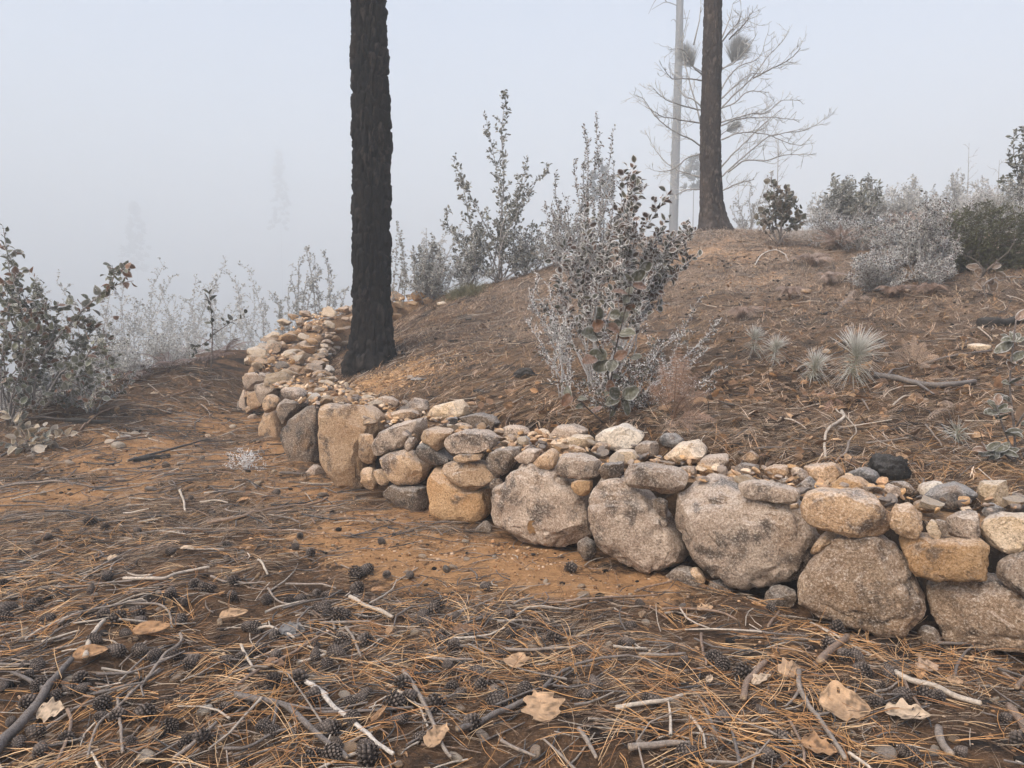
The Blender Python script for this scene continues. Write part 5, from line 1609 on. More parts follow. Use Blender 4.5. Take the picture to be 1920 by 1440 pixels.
for (cx, cy, dx, dy, L, kind) in ((560, 640, .05, 1, .17, 0), (555, 720, -1, .3, .18, 0), (535, 680, .8, .5, .15, 1), (610, 860, -.6, .75, .14, 0), (590, 830, -.9, -.1, .16, 0), (560, 850, -1, -.35, .16, 1), (640, 880, -.95, -.3, .18, 0), (660, 860, -.4, -.9, .15, 0), (690, 700, -.5, .3, .14, 1), (690, 705, 1, -.05, .17, 0), (740, 470, -.9, .3, .15, 1), (750, 400, -.5, .7, .15, 0),
                                   (760, 390, .9, .6, .16, 0), (770, 420, .8, -.1, .14, 1), (720, 540, .9, -.1, .13, 0), (700, 600, -.8, .2, .12, 0), (400, 1090, -.3, .9, .13, 0), (410, 1060, -.7, -.9, .14, 1), (690, 1080, -.8, .7, .17, 0), (710, 1080, .9, .5, .18, 0), (700, 1090, -.9, -.2, .17, 0), (720, 1100, .4, -1, .16, 0), (690, 1085, -.15, -.5, .13, 1),
                                   (660, 850, .9, .35, .15, 1), (760, 845, .9, .1, .12, 0), (820, 330, .7, .5, .12, 0), (640, 700, .1, .9, .12, 0)):
    px, py = C6([(cx, cy)])[0]
    p = at(px, py, b[1] - .08)
    c = (np.array((.17, .085, .045)) if kind else GL) * rng.uniform(.8, 1.15)
    fz = (.5 if cy < 500 else .28) * (.4 if kind else 1)
    broad_leaf(t, b, p, (dx, rng.normal(-.25, .4), dy), (rng.normal(0, .5), -1, .65 + rng.normal(0, .45)), L * .8, L * rng.uniform(.55, .75), c * .85, c * (1 - fz * 1.6) + WHITE * fz * 1.6, rng.uniform(-.15, .5))
ST6 = [poly_px(P, b[1], -.1, .04) for P in sts]
for k in range(24):
    P = ST6[int(rng.choice([0, 0, 0, 1, 2, 3]))]
    p = P[int(rng.integers(len(P) // 4, len(P)))]
    a_ = rng.uniform(0, 6.283)
    kind = rng.random() < .3
    c = (np.array((.15, .08, .045)) if kind else GL * .85) * rng.uniform(.7, 1.2)
    L = rng.uniform(.06, .13)
    broad_leaf(t, b, p, (math.cos(a_), rng.normal(0, .5), math.sin(a_) * .8), (rng.normal(0, .6), -1, .6 + rng.normal(0, .5)), L, L * rng.uniform(.55, .75), c, c * .6 + WHITE * .4, rng.uniform(-.2, .6))
b = hit(1905, 868)
t = empty('broad_leaf_plant', b, 'grey leafed plant with white edges at the right edge behind the wall', 'plant')
wood = Acc()
sp = [[(1905, 868), (1900, 790), (1893, 720), (1900, 640), (1905, 600)], [(1905, 860), (1880, 800), (1868, 760)], [(1905, 800), (1940, 740), (1950, 690)], [(1905, 868), (1880, 850), (1850, 845)], [(1905, 868), (1930, 840), (1940, 800)]]
anchors = []
for P in sp:
    q = poly_px(P, b[1], -.15, .04)
    V, T_, Q_ = tube(q - b, np.linspace(.008, .004, len(q)), 5)
    wood.add(V, T_, Q_, (.16, .13, .115))
    anchors += list(q[3:])
wood.build('stem', M['frost_twig'], t)
for k in range(58):
    p = anchors[int(rng.integers(len(anchors)))]
    a_ = rng.uniform(0, 6.283)
    D = np.array((math.cos(a_), -.3 + .4 * math.sin(a_), rng.uniform(-.2, .7)))
    c = (GL if rng.random() < .88 else np.array((.22, .13, .08))) * rng.uniform(.8, 1.2)
    L = rng.uniform(.07, .125)
    broad_leaf(t, b, p, D, (rng.normal(0, .3), -.7, 1), L, L * .60, c, c * .25 + WHITE * .75, rng.uniform(-.2, .4))
b = hit(1850, 562)
t = empty('broad_leaf_plant', b, 'low plant with curled brown frosted leaves under the juniper', 'plant')
wood = Acc()
q = poly_px([(1850, 562), (1845, 535), (1870, 520), (1915, 520)], b[1], 0, .05)
V, T_, Q_ = tube(q - b, np.linspace(.008, .005, len(q)), 5)
wood.add(V, T_, Q_, (.2, .17, .15)).build('stem', M['frost_twig'], t)
for (px, py, dx, dy) in ((1835, 512, -1, .2), (1845, 520, -.5, -.9), (1830, 530, -.8, -.5), (1858, 520, .2, -1), (1870, 518, .8, -.7), (1862, 500, .5, .9), (1850, 505, -.3, .6), (1880, 522, 1, -.2), (1840, 500, -.9, .5), (1860, 530, 0, -1)):
    c = np.array((.15, .095, .055)) * rng.uniform(.6, 1.3)
    broad_leaf(t, b, at(px + rng.normal(0, 4), py + rng.normal(0, 4), b[1] + rng.normal(0, .06)), (dx + rng.normal(0, .4), rng.normal(-.3, .4), dy + rng.normal(0, .4)), (rng.normal(0, .7), -1, .5 + rng.normal(0, .6)), rng.uniform(.13, .2), rng.uniform(.08, .13), c, c * .5 + WHITE * .5, rng.uniform(0, .7))
# ------------------------------------------------------------------ litter: countable pieces first
C4 = lambda P: [(x / 2.667, 900 + y / 2.667) for x, y in P]
C8 = lambda P: [(600 + x / 2.743, 1000 + y / 2.743) for x, y in P]
C9 = lambda P: [(1220 + x / 2.743, 1100 + y / 2.743) for x, y in P]
CU = lambda P: [(1380 + x / 3.13, 440 + y / 3.13) for x, y in P]
LAND = []           # (x, y, phrase): pieces one can find by their looks, used to say where the small ones lie
def landmark(p, phrase):
    LAND.append((float(p[0]), float(p[1]), phrase))
def ground_at(xy, lift=0.0):
    xy = np.atleast_2d(xy)
    return np.column_stack((xy, H(xy[:, 0], xy[:, 1]) + lift))

# dry leaves: a lobed blade, curled
def dry_leaf_mesh(seed, kind):
    r = np.random.default_rng(seed)
    nu, nv = 19, 9
    u = np.linspace(0, 1, nu)
    w = np.sin(math.pi * u ** .8) ** .7 * .36
    if kind == 'lobed':
        w = w * (1 + .22 * np.sin(u * math.pi * 6 + r.uniform(-.4, .4)) * sstep(0, .25, u))
    elif kind == 'ragged':
        w = w * (.8 + .5 * noise2(u * 7, u * 0 + seed, seed))
    v = np.linspace(-1, 1, nv)
    Uu, Vv = np.meshgrid(u, v, indexing='ij')
    wl = w[:, None] * (1 + .18 * (noise2(Uu * 9 + 5, np.sign(Vv) * 3 + seed, seed + 3) - .5) * (kind != 'oval'))
    X = Uu - .5
    Y = wl * Vv
    c1, c2 = r.uniform(.1, .35), r.uniform(-.25, .35)
    Z = .10 * np.abs(Vv) * w[:, None] + c1 * Y ** 2 * 1.6 + c2 * X ** 2 * .8 + .035 * (noise2(Uu * 5 + seed, Vv * 2, seed + 7) - .5) + .03 * Uu * Vv * r.normal()
    Z = Z - .012 * np.exp(-(Vv / .12) ** 2)
    V = np.stack((X, Y, Z), -1).reshape(-1, 3)
    i, j = np.meshgrid(np.arange(nu - 1), np.arange(nv - 1), indexing='ij')
    q = np.stack((i * nv + j, i * nv + j + 1, (i + 1) * nv + j + 1, (i + 1) * nv + j), -1).reshape(-1, 4)
    return V, q, Vv.ravel(), Uu.ravel()
def dry_leaf(name, px, py, L, yaw, kind, col, label, seed, group=None, width=1.0, tilt=(0, 0), lift=.034, face=0.0):
    p = hit(px, py)
    V, q, vv, uu = dry_leaf_mesh(seed, kind)
    V = V * np.array((L, L * width, L))
    vein = np.exp(-(vv / .10) ** 2)[:, None] * .3 + (np.abs(np.sin(uu * 26 - np.abs(vv) * 6)) > .965)[:, None] * .2
    c = np.array(col) * (1 - vein) + np.array(col) * 1.45 * vein
    sp_ = noise2(uu * 9 + seed, vv * 4 + seed, seed + 4)
    c = c * (.72 + .5 * noise2(uu * 3.5, vv * 1.7 + seed, seed + 1))[:, None]
    c = np.where((sp_ > .72)[:, None], c * .45, c)
    fq = q[(noise2(uu[q[:, 0]] * 8 + seed * 3, vv[q[:, 0]] * 3.5, seed + 9) < .84) | (np.abs(vv[q[:, 0]]) < .45)]
    a = Acc().add(V, quad=fq, col=c)
    V2, T_, Q_ = tube(np.array([(-.5 * L, 0, .0), (-.58 * L, .005, .004), (-.68 * L, .01, .003)]), [.0016, .0013, .001], 4)
    a.add(V2, T_, Q_, np.array(col) * .7)
    o = a.build(name, M['dryleaf'])
    o.location = p + (0, 0, lift)
    g = ground_normal(p[0:1], p[1:2], .15)[0]
    qn = Vector((0, 0, 1)).rotation_difference(Vector(g))
    o.rotation_mode = 'QUATERNION'
    o.rotation_quaternion = Euler((face, 0, 0)).to_quaternion() @ qn @ Euler((tilt[0], tilt[1], yaw)).to_quaternion()
    tag(o, label, 'leaf', group)
    return p
TAN, PALE, ORG, BRN, GRY = (.43, .28, .165), (.50, .38, .27), (.38, .215, .105), (.22, .125, .07), (.17, .165, .165)
LEAF = [
 (1015, 1347, .150, 1.9, 'lobed', TAN, 'big lobed tan oak leaf lying flat at the end of a long grey stick', 1.35),
 (970, 1258, .135, 1.5, 'ragged', TAN, 'pointed tan leaf with a nibbled edge in the middle of the foreground', .95),
 (285, 1197, .17, .45, 'oval', ORG, 'long folded orange brown leaf among the cones on the left', .7),
 (172, 1240, .15, .6, 'oval', ORG, 'orange brown leaf lying under the tip of a stubby grey stick', .85),
 (96, 1350, .10, .2, 'lobed', PALE, 'cream coloured crinkled leaf beside the thickest branch', 1.2),
 (351, 1041, .09, -.1, 'oval', PALE, 'small oval pale leaf lying alone on grey needles', .9),
 (438, 1166, .14, .5, 'ragged', TAN, 'narrow tan leaf with a wavy edge', .6),
 (548, 1197, .12, .1, 'lobed', GRY, 'blue grey leaf under a broken pale twig', .95),
 (1583, 1346, .19, -.2, 'ragged', TAN, 'widest ragged tan leaf with a twig lying across it', 1.1),
 (1700, 1358, .16, -.35, 'lobed', PALE, 'pale ragged leaf with a torn right end', .8),
 (1428, 1292, .11, .6, 'lobed', PALE, 'small lobed pale leaf against a curved brown stick', .75),
 (1535, 1424, .12, -.3, 'lobed', ORG, 'orange leaf cut by the bottom edge', 1.1),
 (212, 1056, .07, .2, 'ragged', PALE, 'small cream leaf near the round pale pebble', .9),
 (710, 1116, .09, .5, 'ragged', ORG, 'small bright orange leaf beside dark cones', .6),
 (868, 1196, .10, .3, 'lobed', BRN, 'brown lobed leaf with a dark cone at its side', .9),
 (1330, 1290, .05, 1.2, 'oval', PALE, 'tiny pale leaf scrap beside the pebble', .8),
 (1480, 1272, .10, .2, 'lobed', (.40, .27, .17), 'dull crumpled leaf above the small lobed leaf', 1.1),
 (1738, 1265, .11, .1, 'lobed', (.36, .25, .17), 'faded leaf half buried below the right boulder', 1.0),
 (1790, 1292, .07, .1, 'lobed', TAN, 'small tan leaf right of the faded half buried leaf', 1.0),
 (1726, 1278, .07, .9, 'ragged', ORG, 'small curled orange leaf on the right', .8),
 (515, 1260, .10, .1, 'ragged', BRN, 'brown leaf scrap under the pale forked stick', .7),
 (820, 1400, .12, 1.1, 'ragged', TAN, 'upright crumpled tan leaf near the bottom edge', .8),
 (712, 1355, .09, 1.0, 'ragged', ORG, 'thin orange leaf standing on edge', .5),
 (1318, 1110, .06, .2, 'ragged', BRN, 'tiny brown leaf at the foot of the largest boulder', .8),
 (1322, 1153, .09, .2, 'lobed', TAN, 'curled tan leaf below the small dark stones of the wall foot', 1.0),
 (1600, 1190, .10, -.1, 'oval', ORG, 'orange leaf touching the foot of the brown boulder', .8),
 (800, 928, .10, .1, 'oval', ORG, 'orange leaf at the wall foot left of the big tan block', .5),
 (455, 945, .10, .6, 'ragged', ORG, 'orange leaf beside the brown branch below the wall', .6),
]
for k, (px, py, L, yaw, kind, col, lab, wd_) in enumerate(LEAF):
    p = dry_leaf('dry_leaf', px, py, L, yaw, kind, col, lab, 500 + k, None, wd_, (rng.normal(0, .12), rng.normal(0, .12)), .026 + L * .10, math.radians(rng.uniform(8, 20)))
    w_ = lab.split(' ')
    landmark(p, 'the ' + lab)
HILL = [(1575, 770, .15, .2, 'oval', ORG, 'broad orange leaf lying flat below the frosted seedlings', .8), (1710, 752, .06, .1, 'oval', ORG, 'small orange leaf above the fallen grey branch', .8), (1812, 690, .12, 0, 'ragged', BRN, 'crumpled brown leaf uphill of the grey branch', .6), (1590, 600, .11, .1, 'oval', TAN, 'long tan leaf lying beyond the seedlings', .5), (1575, 598, .06, .6, 'ragged', PALE, 'small standing pale leaf beyond the seedlings', .7),
        (900, 704, .10, .3, 'ragged', PALE, 'pale leaf lying alone in front of the black trunk', .5), (940, 652, .09, .2, 'oval', ORG, 'thin orange leaf on the needles uphill of the wall', .5), (1690, 865, .13, 1.2, 'ragged', TAN, 'large curled tan leaf standing behind the wall', .9), (1745, 865, .10, .3, 'lobed', TAN, 'curled tan leaf next to the charred lump', .8), (1590, 870, .13, 1.3, 'ragged', TAN, 'crumpled leaf leaning on the forked twig', .7), (1470, 812, .11, 1.0, 'ragged', BRN, 'brown curled leaf behind the wall', .8), (1515, 830, .12, .7, 'ragged', TAN, 'tan curled leaf in the leaf litter behind the wall', .8),
        (1440, 820, .10, .2, 'oval', PALE, 'pale leaf scrap behind the wall', .4), (1655, 810, .07, .9, 'ragged', ORG, 'little orange leaf under the fern', .8), (1805, 690, .09, .4, 'ragged', ORG, 'orange leaf between the black log and the grey branch', .5), (1880, 790, .09, .8, 'ragged', TAN, 'tan leaf at the foot of the grey leafed plant', .9), (1835, 858, .10, 0, 'oval', BRN, 'dark flat leaf right behind the wall', .5), (1770, 900, .10, .2, 'lobed', ORG, 'orange leaf on top of the wall beside a grey stone', .8), (1515, 760, .12, .2, 'oval', TAN, 'folded tan leaf at the foot of the seedlings', .5), (1400, 708, .09, .1, 'oval', BRN, 'dark leaf left of the small seedlings', .5),
        (200, 822, .12, .2, 'oval', PALE, 'pale leaf lying left of the orange soil patch', .5), (320, 740, .12, .3, 'oval', TAN, 'tan leaf on the ridge below the bracken', .4), (290, 740, .12, .7, 'lobed', PALE, 'pale upright leaf on the ridge below the bracken', .8), (250, 690, .10, 1.2, 'ragged', BRN, 'brown leaf on the ridge', .7), (190, 750, .13, .6, 'ragged', TAN, 'tan folded leaf just right of the oak shrub', .6), (420, 735, .08, .2, 'ragged', TAN, 'tan leaf by the wall corner', .6)]
for k, (px, py, L, yaw, kind, col, lab, wd_) in enumerate(HILL):
    p = dry_leaf('dry_leaf', px, py, L, yaw, kind, col, lab, 600 + k, None, wd_, (rng.normal(0, .25), rng.normal(0, .25)), .02)
# the brown leaf stuck to the face of a granite boulder
w, i = wall_hit(1001, 989, -.05)
V, q, vv, uu = dry_leaf_mesh(77, 'ragged')
V = V * .11
o = Acc().add(V, quad=q, col=(.33, .19, .085)).build('dry_leaf', M['dryleaf'])
o.location = w
o.rotation_euler = (math.radians(80), math.radians(48), math.radians(8))
tag(o, 'brown leaf stuck to the face of a grey granite boulder', 'leaf')

# sticks: traced on the ground, each a bent tapering rod with knots
def stick(name, pts, r0, r1, col, label, group=None, lift=None, cat='stick', k=7, forks=()):
    g = np.array([hit(x, y) for x, y in pts])
    P = catmull(g, .02) if len(g) > 2 else g[0] + (g[1] - g[0]) * np.linspace(0, 1, 14)[:, None]
    n = len(P)
    R = np.linspace(r0, r1, n) * (1 + .16 * (noise2(np.arange(n) * .35, np.full(n, pts[0][0] * .1), 5) - .3))
    P[:, :2] += np.cumsum(rng.normal(0, .0009, (n, 2)), 0)
    P[:, 2] = np.maximum(P[:, 2], H(P[:, 0], P[:, 1])) + R * .8 + (lift if lift is not None else .024)
    base = P[0].copy()
    V, T_, Q_ = tube(P - base, R, k)
    cc = np.array(col) * (0.8 + .45 * noise2(np.repeat(np.arange(n), k) * .22, np.tile(np.arange(k), n) * .9, 31))[:, None]
    cc = np.vstack((cc, np.array([(.40, .29, .18)] * 2)))
    o = Acc().add(V, T_, Q_, cc).build(name, M['twig'])
    o.location = base
    tag(o, label, cat, group)
    for f in forks:                                   # side twigs grow out of the stick: its parts
        gg = np.array([hit(x, y) for x, y in f])
        q = catmull(gg, .02) if len(gg) > 2 else gg[0] + (gg[1] - gg[0]) * np.linspace(0, 1, 8)[:, None]
        rr = np.linspace(r1 * .9, r1 * .5, len(q))
        q[:, 2] = H(q[:, 0], q[:, 1]) + rr + .026
        V, T_, Q_ = tube(q - base, rr, 5)
        Acc().add(V, T_, Q_, np.array(col) * .95).build('side_twig', M['twig'], o)
    return P[n // 2]
GB, GP, GD, BB = (.225, .18, .145), (.44, .37, .30), (.115, .092, .078), (.21, .135, .088)
STICK = [
 (C4([(-40, 1440), (60, 1330), (200, 1160), (260, 1050), (355, 950)]), .026, .014, GD, 'thickest dark grey branch slanting in from the lower left', [C4([(230, 1100), (170, 1060), (60, 1005)])]),
 (C4([(430, 925), (450, 840), (500, 755), (520, 740)]), .015, .011, GP, 'stubby grey stick with cracked bark pointing at the orange leaf', []),
 (C4([(620, 518), (720, 520), (830, 520), (900, 495), (1050, 465)]), .011, .009, GP, 'straight pale stick on the left middle', [C4([(760, 505), (640, 495)])]),
 (C4([(1055, 508), (1130, 535), (1240, 540), (1330, 533)]), .008, .005, GB, 'bent grey twig right of the straight pale stick', []),
 (C4([(290, 750), (380, 700), (560, 660), (700, 650), (800, 660), (850, 700), (865, 770)]), .008, .007, GB, 'arched grey twig bowed over a hollow of cones', []),
 (C4([(900, 800), (905, 850), (800, 940), (740, 1020), (620, 1140)]), .009, .008, GB, 'long bent grey stick descending to the lower left', [C4([(800, 940), (870, 920)])]),
 (C4([(620, 1140), (560, 1200), (480, 1290), (440, 1440)]), .007, .005, GB, 'thin grey twig continuing below the long bent stick', []),
 (C4([(1180, 1070), (1330, 980), (1480, 890), (1650, 790)]), .010, .007, BB, 'long straight brown stick slanting up to the right', []),
 (C4([(1205, 860), (1240, 930), (1280, 990)]), .008, .006, GP, 'short whitish twig with peeling bark', [C4([(1280, 990), (1200, 985), (1130, 1030)])]),
 (C4([(1180, 1130), (1280, 1150), (1400, 1165), (1480, 1210), (1560, 1290), (1640, 1360), (1740, 1440)]), .015, .010, GD, 'crooked dark stick with a broken yellow end near the bottom', [C4([(1390, 1160), (1370, 1250), (1350, 1320)])]),
 (C4([(1530, 1050), (1600, 1110), (1680, 1190), (1780, 1280), (1867, 1350)]) + [(735, 1432)], .011, .008, (.50, .45, .40), 'bleached white stick running to the bottom edge', [C4([(1640, 1130), (1560, 1060)])]),
 (C4([(1285, 780), (1350, 770), (1400, 790), (1465, 825)]), .008, .007, GP, 'broken pale twig lying over the blue grey leaf', [C4([(1350, 770), (1345, 740)])]),
 (C4([(1750, 615), (1830, 660)]) + [(700, 1152), (735, 1170)], .012, .010, GP, 'thick short pale stick in the middle of the cones', []),
 (C4([(285, 425), (310, 390), (1345, 505)][:0] + [(1290, 425), (1345, 505)]), .009, .007, GP, 'short pale stub left of the orange soil', []),
 (C4([(900, 70), (915, 120), (925, 175)]), .012, .008, GP, 'pale peg of wood standing among the needles', []),
 (C4([(1000, 128), (1140, 132)]), .009, .008, GP, 'short straight pale stick behind the wooden peg', []),
 (C4([(1040, 240), (1200, 210), (1370, 165), (1560, 140), (1640, 110)]), .016, .010, BB, 'brown branch lying below the wall corner', []),
 (C4([(0, 60), (100, 40), (200, 32), (320, 25)]), .013, .009, GB, 'grey branch on the left slope at the edge of the picture', []),
 (C4([(210, 845), (300, 815), (400, 785)]), .007, .005, GP, 'thin pale twig left of the stubby stick', []),
 (C4([(270, 885), (340, 860), (440, 835)]), .007, .005, GB, 'thin grey twig crossing the stubby stick', []),
 (C4([(1340, 570), (1380, 635), (1450, 655), (1530, 630)]), .007, .005, GB, 'curved thin twig like a hook', []),
 (C4([(600, 1040), (720, 930), (820, 870)]), .007, .005, GB, 'thin twig beside the bent grey stick', []),
 (C4([(590, 1130), (600, 1250), (620, 1420)]), .007, .006, GB, 'upright looking twig near the bottom left', []),
 (C4([(870, 1440), (960, 1370), (1080, 1255)]), .009, .008, GB, 'grey stick slanting up from the bottom edge', []),
 (C4([(340, 1190), (365, 1260), (330, 1370), (300, 1440)]), .008, .006, BB, 'curved brown twig right of the cream leaf', []),
 (C4([(1120, 1390), (1240, 1380), (1360, 1330), (1440, 1300)]), .007, .006, GD, 'dark twig along the bottom', []),
 (C8([(705, 1058), (830, 1010), (960, 950), (1060, 905)]), .013, .012, GD, 'dark grey stick whose end lies under the lobed oak leaf', []),
 (C8([(1145, 840), (1220, 770), (1290, 730)]), .011, .008, GD, 'tip of a grey stick just behind the lobed oak leaf', []),
 (C8([(430, 745), (480, 830), (540, 930), (580, 1020), (640, 1150)]) + [(845, 1440)], .011, .007, GB, 'crooked grey stick left of the lobed oak leaf', [C8([(540, 935), (470, 915), (410, 870)])]),
 (C8([(550, 680), (660, 685), (800, 690)]), .008, .007, GB, 'short grey stick left of the pointed leaf', []),
 (C8([(930, 640), (1080, 630), (1200, 625), (1340, 610)]), .009, .007, GB, 'straight grey stick behind the pointed leaf', []),
 (C8([(560, 655), (640, 625), (760, 620)]), .006, .004, GD, 'thin dark twig by the square pebble', []),
 (C8([(1260, 380), (1400, 370), (1560, 355), (1740, 345)]), .009, .006, BB, 'long thin brown twig below the granite boulders', [C8([(1560, 355), (1500, 330)])]),
 (C8([(1620, 330), (1700, 300), (1810, 278)]), .008, .006, BB, 'thin twig pointing at the wall foot', []),
 (C8([(1090, 365), (1180, 385), (1290, 380)]), .007, .005, BB, 'thin brown twig on the orange soil', []),
 (C8([(1640, 660), (1750, 665), (1880, 650)]), .008, .005, GB, 'grey twig right of the grey cone', []),
 (C8([(1520, 945), (1640, 925), (1780, 905)]) + [(1280, 1320)], .011, .008, GP, 'pale grey stick between the oak leaf and the brown stick', []),
 (C8([(1590, 1155), (1720, 1140), (1900, 1130)]), .014, .011, GB, 'stout grey stick at the bottom right of centre', []),
 (C8([(130, 520), (180, 590), (215, 680)]), .009, .006, GB, 'bent stick with a pale tip left of the square pebble', []),
 (C8([(0, 500), (130, 495), (260, 490)]), .009, .007, GB, 'grey stick below the cone pile', []),
 (C8([(0, 970), (180, 965), (330, 955), (480, 940)]), .008, .006, GD, 'dark level twig in the lower left of centre', []),
 (C8([(920, 1100), (980, 1140), (1110, 1200)]), .007, .006, GB, 'small twig beneath the lobed oak leaf', []),
 (C8([(1330, 1060), (1370, 1110), (1420, 1207)]), .011, .007, GB, 'brown stick leaving by the bottom edge', []),
 (C8([(760, 600), (830, 640), (880, 670)]), .006, .005, GB, 'little twig crossing beside the brown leaf', []),
 (C9([(475, 620), (480, 540), (520, 490), (575, 430)]), .016, .014, BB, 'thick curved brown stick beside the small lobed leaf', []),
 (C9([(870, 430), (930, 370), (1010, 295)]), .020, .017, BB, 'stout short brown stick in front of the brown boulder', []),
 (C9([(760, 480), (765, 580), (830, 690), (900, 780), (950, 860), (1000, 935)]), .012, .009, GB, 'forked grey stick running between the ragged leaves', [C9([(765, 585), (690, 660)]), C9([(850, 710), (950, 670), (1035, 635)])]),
 (C9([(1250, 485), (1330, 520), (1460, 560), (1560, 600), (1690, 645)]), .015, .012, GP, 'long knotty pale stick on the right foreground', []),
 (C9([(0, 395), (90, 390), (180, 375)]), .007, .005, GB, 'thin twig under the orange needles', []),
 (C9([(260, 275), (265, 370), (285, 440)]), .008, .006, BB, 'short upright twig by the dark cones', []),
 (C9([(1300, 530), (1330, 590), (1375, 650)]), .008, .006, BB, 'short brown twig by the pair of dark cones', []),
 (C9([(1150, 575), (1220, 560), (1280, 530)]), .007, .005, GB, 'thin grey twig ending at the pale knotty stick', []),
 (C9([(200, 715), (240, 760), (270, 820), (280, 890)]), .007, .005, GP, 'thin pale twig bending down to the grey cone', []),
 (C9([(710, 730), (750, 800), (790, 890), (790, 935)]), .007, .006, BB, 'thin brown twig at the bottom', []),
 (C9([(1480, 780), (1500, 850), (1550, 920)]), .017, .014, GB, 'thick stub of grey wood at the bottom right', []),
 (C9([(1560, 500), (1580, 430), (1640, 350), (1700, 320)]), .009, .006, GD, 'dark curved twig below the last boulder', []),
 (C9([(1470, 330), (1620, 335), (1740, 340), (1900, 365)]), .009, .007, GD, 'dark twig lying along the foot of the last boulder', [C9([(1700, 330), (1760, 345), (1920, 440)]), C9([(1790, 300), (1780, 260)])]),
 (C9([(820, 215), (870, 240), (910, 265)]), .008, .006, GP, 'short pale twig at the foot of the brown boulder', []),
 (C9([(600, 235), (630, 190), (650, 155)]), .009, .007, BB, 'short brown stick by the round dark stone', []),
 (C9([(60, 150), (190, 150), (300, 155), (440, 205)]), .010, .007, BB, 'brown twig at the foot of the largest boulder', []),
 (C9([(1840, 660), (1900, 740), (1925, 800)]), .018, .014, BB, 'brown branch end at the right edge', []),
 (C9([(1880, 560), (1920, 510)]), .012, .01, BB, 'brown stub by the right edge', []),
 (CU([(815, 855), (920, 870), (1060, 900), (1180, 915), (1290, 905), (1400, 890)]), .032, .022, (.14, .12, .108), 'longest fallen grey branch on the slope behind the wall', [CU([(1060, 900), (1160, 960)])]),
 (CU([(890, 850), (960, 810), (1100, 780), (1240, 740), (1400, 715), (1500, 700)]), .014, .010, GD, 'dark branch behind the fallen grey branch', []),
 (CU([(620, 1060), (625, 1100), (540, 1170), (520, 1250), (525, 1340)]), .014, .009, GP, 'forked pale twig standing behind the wall', [CU([(585, 1050), (660, 1110), (705, 1180), (660, 1240)])]),
 (CU([(660, 1240), (650, 1300), (590, 1370)]), .010, .008, GB, 'grey twig leaning onto the wall top', []),
 (CU([(110, 1285), (240, 1275), (420, 1285)]), .010, .006, GD, 'straight thin twig just behind the wall stones', []),
 (CU([(920, 1030), (970, 980), (1050, 965)]), .010, .007, GP, 'short pale twig below the longest fallen branch', []),
 (CU([(740, 990), (780, 1050)]), .008, .006, GB, 'short twig downhill of the seedlings', []),
 (CU([(1110, 1140), (1160, 1200), (1200, 1270)]), .008, .006, GB, 'thin twig in the leaf litter behind the wall', []),
 (CU([(760, 1250), (860, 1240), (1010, 1215)]), .009, .007, GB, 'thin curved twig behind the charred lump', []),
 (CU([(110, 190), (150, 130), (220, 100), (280, 120), (310, 165)]), .010, .006, (.6, .56, .52), 'white rimed twig arched over the bare slope', []),
 (CU([(1420, 560), (1480, 610), (1500, 640)]), .010, .006, GP, 'pale twig left of the black log', []),
 ([(150, 812), (205, 772), (330, 745), (400, 722)], .014, .008, BB, 'long thin branch lying on the ridge', []),
 ([(55, 790), (150, 792)], .022, .014, GD, 'dark branch under the low oak spray', []),
 ([(0, 862), (60, 835), (130, 850)], .016, .01, GD, 'dark branch at the left edge below the oak shrub', []),
 ([(240, 870), (330, 845), (390, 828)], .016, .010, (.05, .045, .043), 'charred dark branch on the left orange soil', [[(360, 836), (385, 850)]]),
 ([(210, 835), (290, 812), (360, 796)], .010, .007, BB, 'thin brown branch along the orange soil', []),
 ([(650, 690), (690, 678), (720, 672)], .030, .020, (.06, .055, .055), 'dark split root lying in front of the black trunk', []),
]
SPH = []
for k, (pts, r0, r1, col, lab, fk) in enumerate(STICK):
    p = stick('fallen_branch' if r0 > .019 else 'stick', pts, r0 * .85, r1 * .85, col, lab, None, None, 'branch' if r0 > .019 else 'stick', 8 if r0 > .01 else 6, fk)
    landmark(p, 'the ' + lab)

# charred logs and lumps
def log(px, py, L, r, yaw, label, cut=False):
    p = hit(px, py)
    t = np.linspace(-.5, .5, 12)
    P = np.stack((t * L * math.cos(yaw), t * L * math.sin(yaw), 0 * t), 1)
    P[:, 2] = H(p[0] + P[:, 0], p[1] + P[:, 1]) - p[2] + r * .75
    V, T_, Q_ = tube(P, r * (1 + .25 * (noise2(t * 7, t * 0 + px, 3) - .5)) * np.linspace(1.1, .75, 12), 14)
    V = V + unit(V - np.repeat(np.vstack((P, P[:1], P[-1:])), [14] * 12 + [1, 1], 0)[:len(V)] if False else rng.normal(size=V.shape)) * r * .07
    o = Acc().add(V, T_, Q_, (.018, .016, .016)).build('charred_log', M['char'])
    o.location = p
    tag(o, label, 'log')
log(1880, 612, .55, .055, .05, 'black charred log end on the slope near the right edge')
log(165, 797, .50, .045, .2, 'black charred log on the left slope')
log(285, 862, .35, .03, .5, 'burnt black piece of wood on the left orange soil')
def lump(name, px, py, s, mat, label, cat, seed, flat=.6, sub=4):
    p = hit(px, py)
    V, F = shape_stone(sub, np.full(181, 1.0), 1.5, seed, .75, 14, 2.2 if mat == 'char' else 1.2)
    o = Acc().add(V * np.array((s, s * .8, s * flat)), tri=F).build(name, M[mat])
    o.location = p + (0, 0, s * flat * .25)
    o.rotation_euler = (0, 0, rng.uniform(0, 6))
    tag(o, label, cat)
    return p
lump('charred_stump', 1663, 890, .16, 'char', 'rounded charred black stump poking up behind the wall', 'stump', 71, .8)
lump('burnt_wood', 985, 705, .14, 'char', 'black burnt lump of wood left of the rimed shrubs', 'wood', 70, .6)
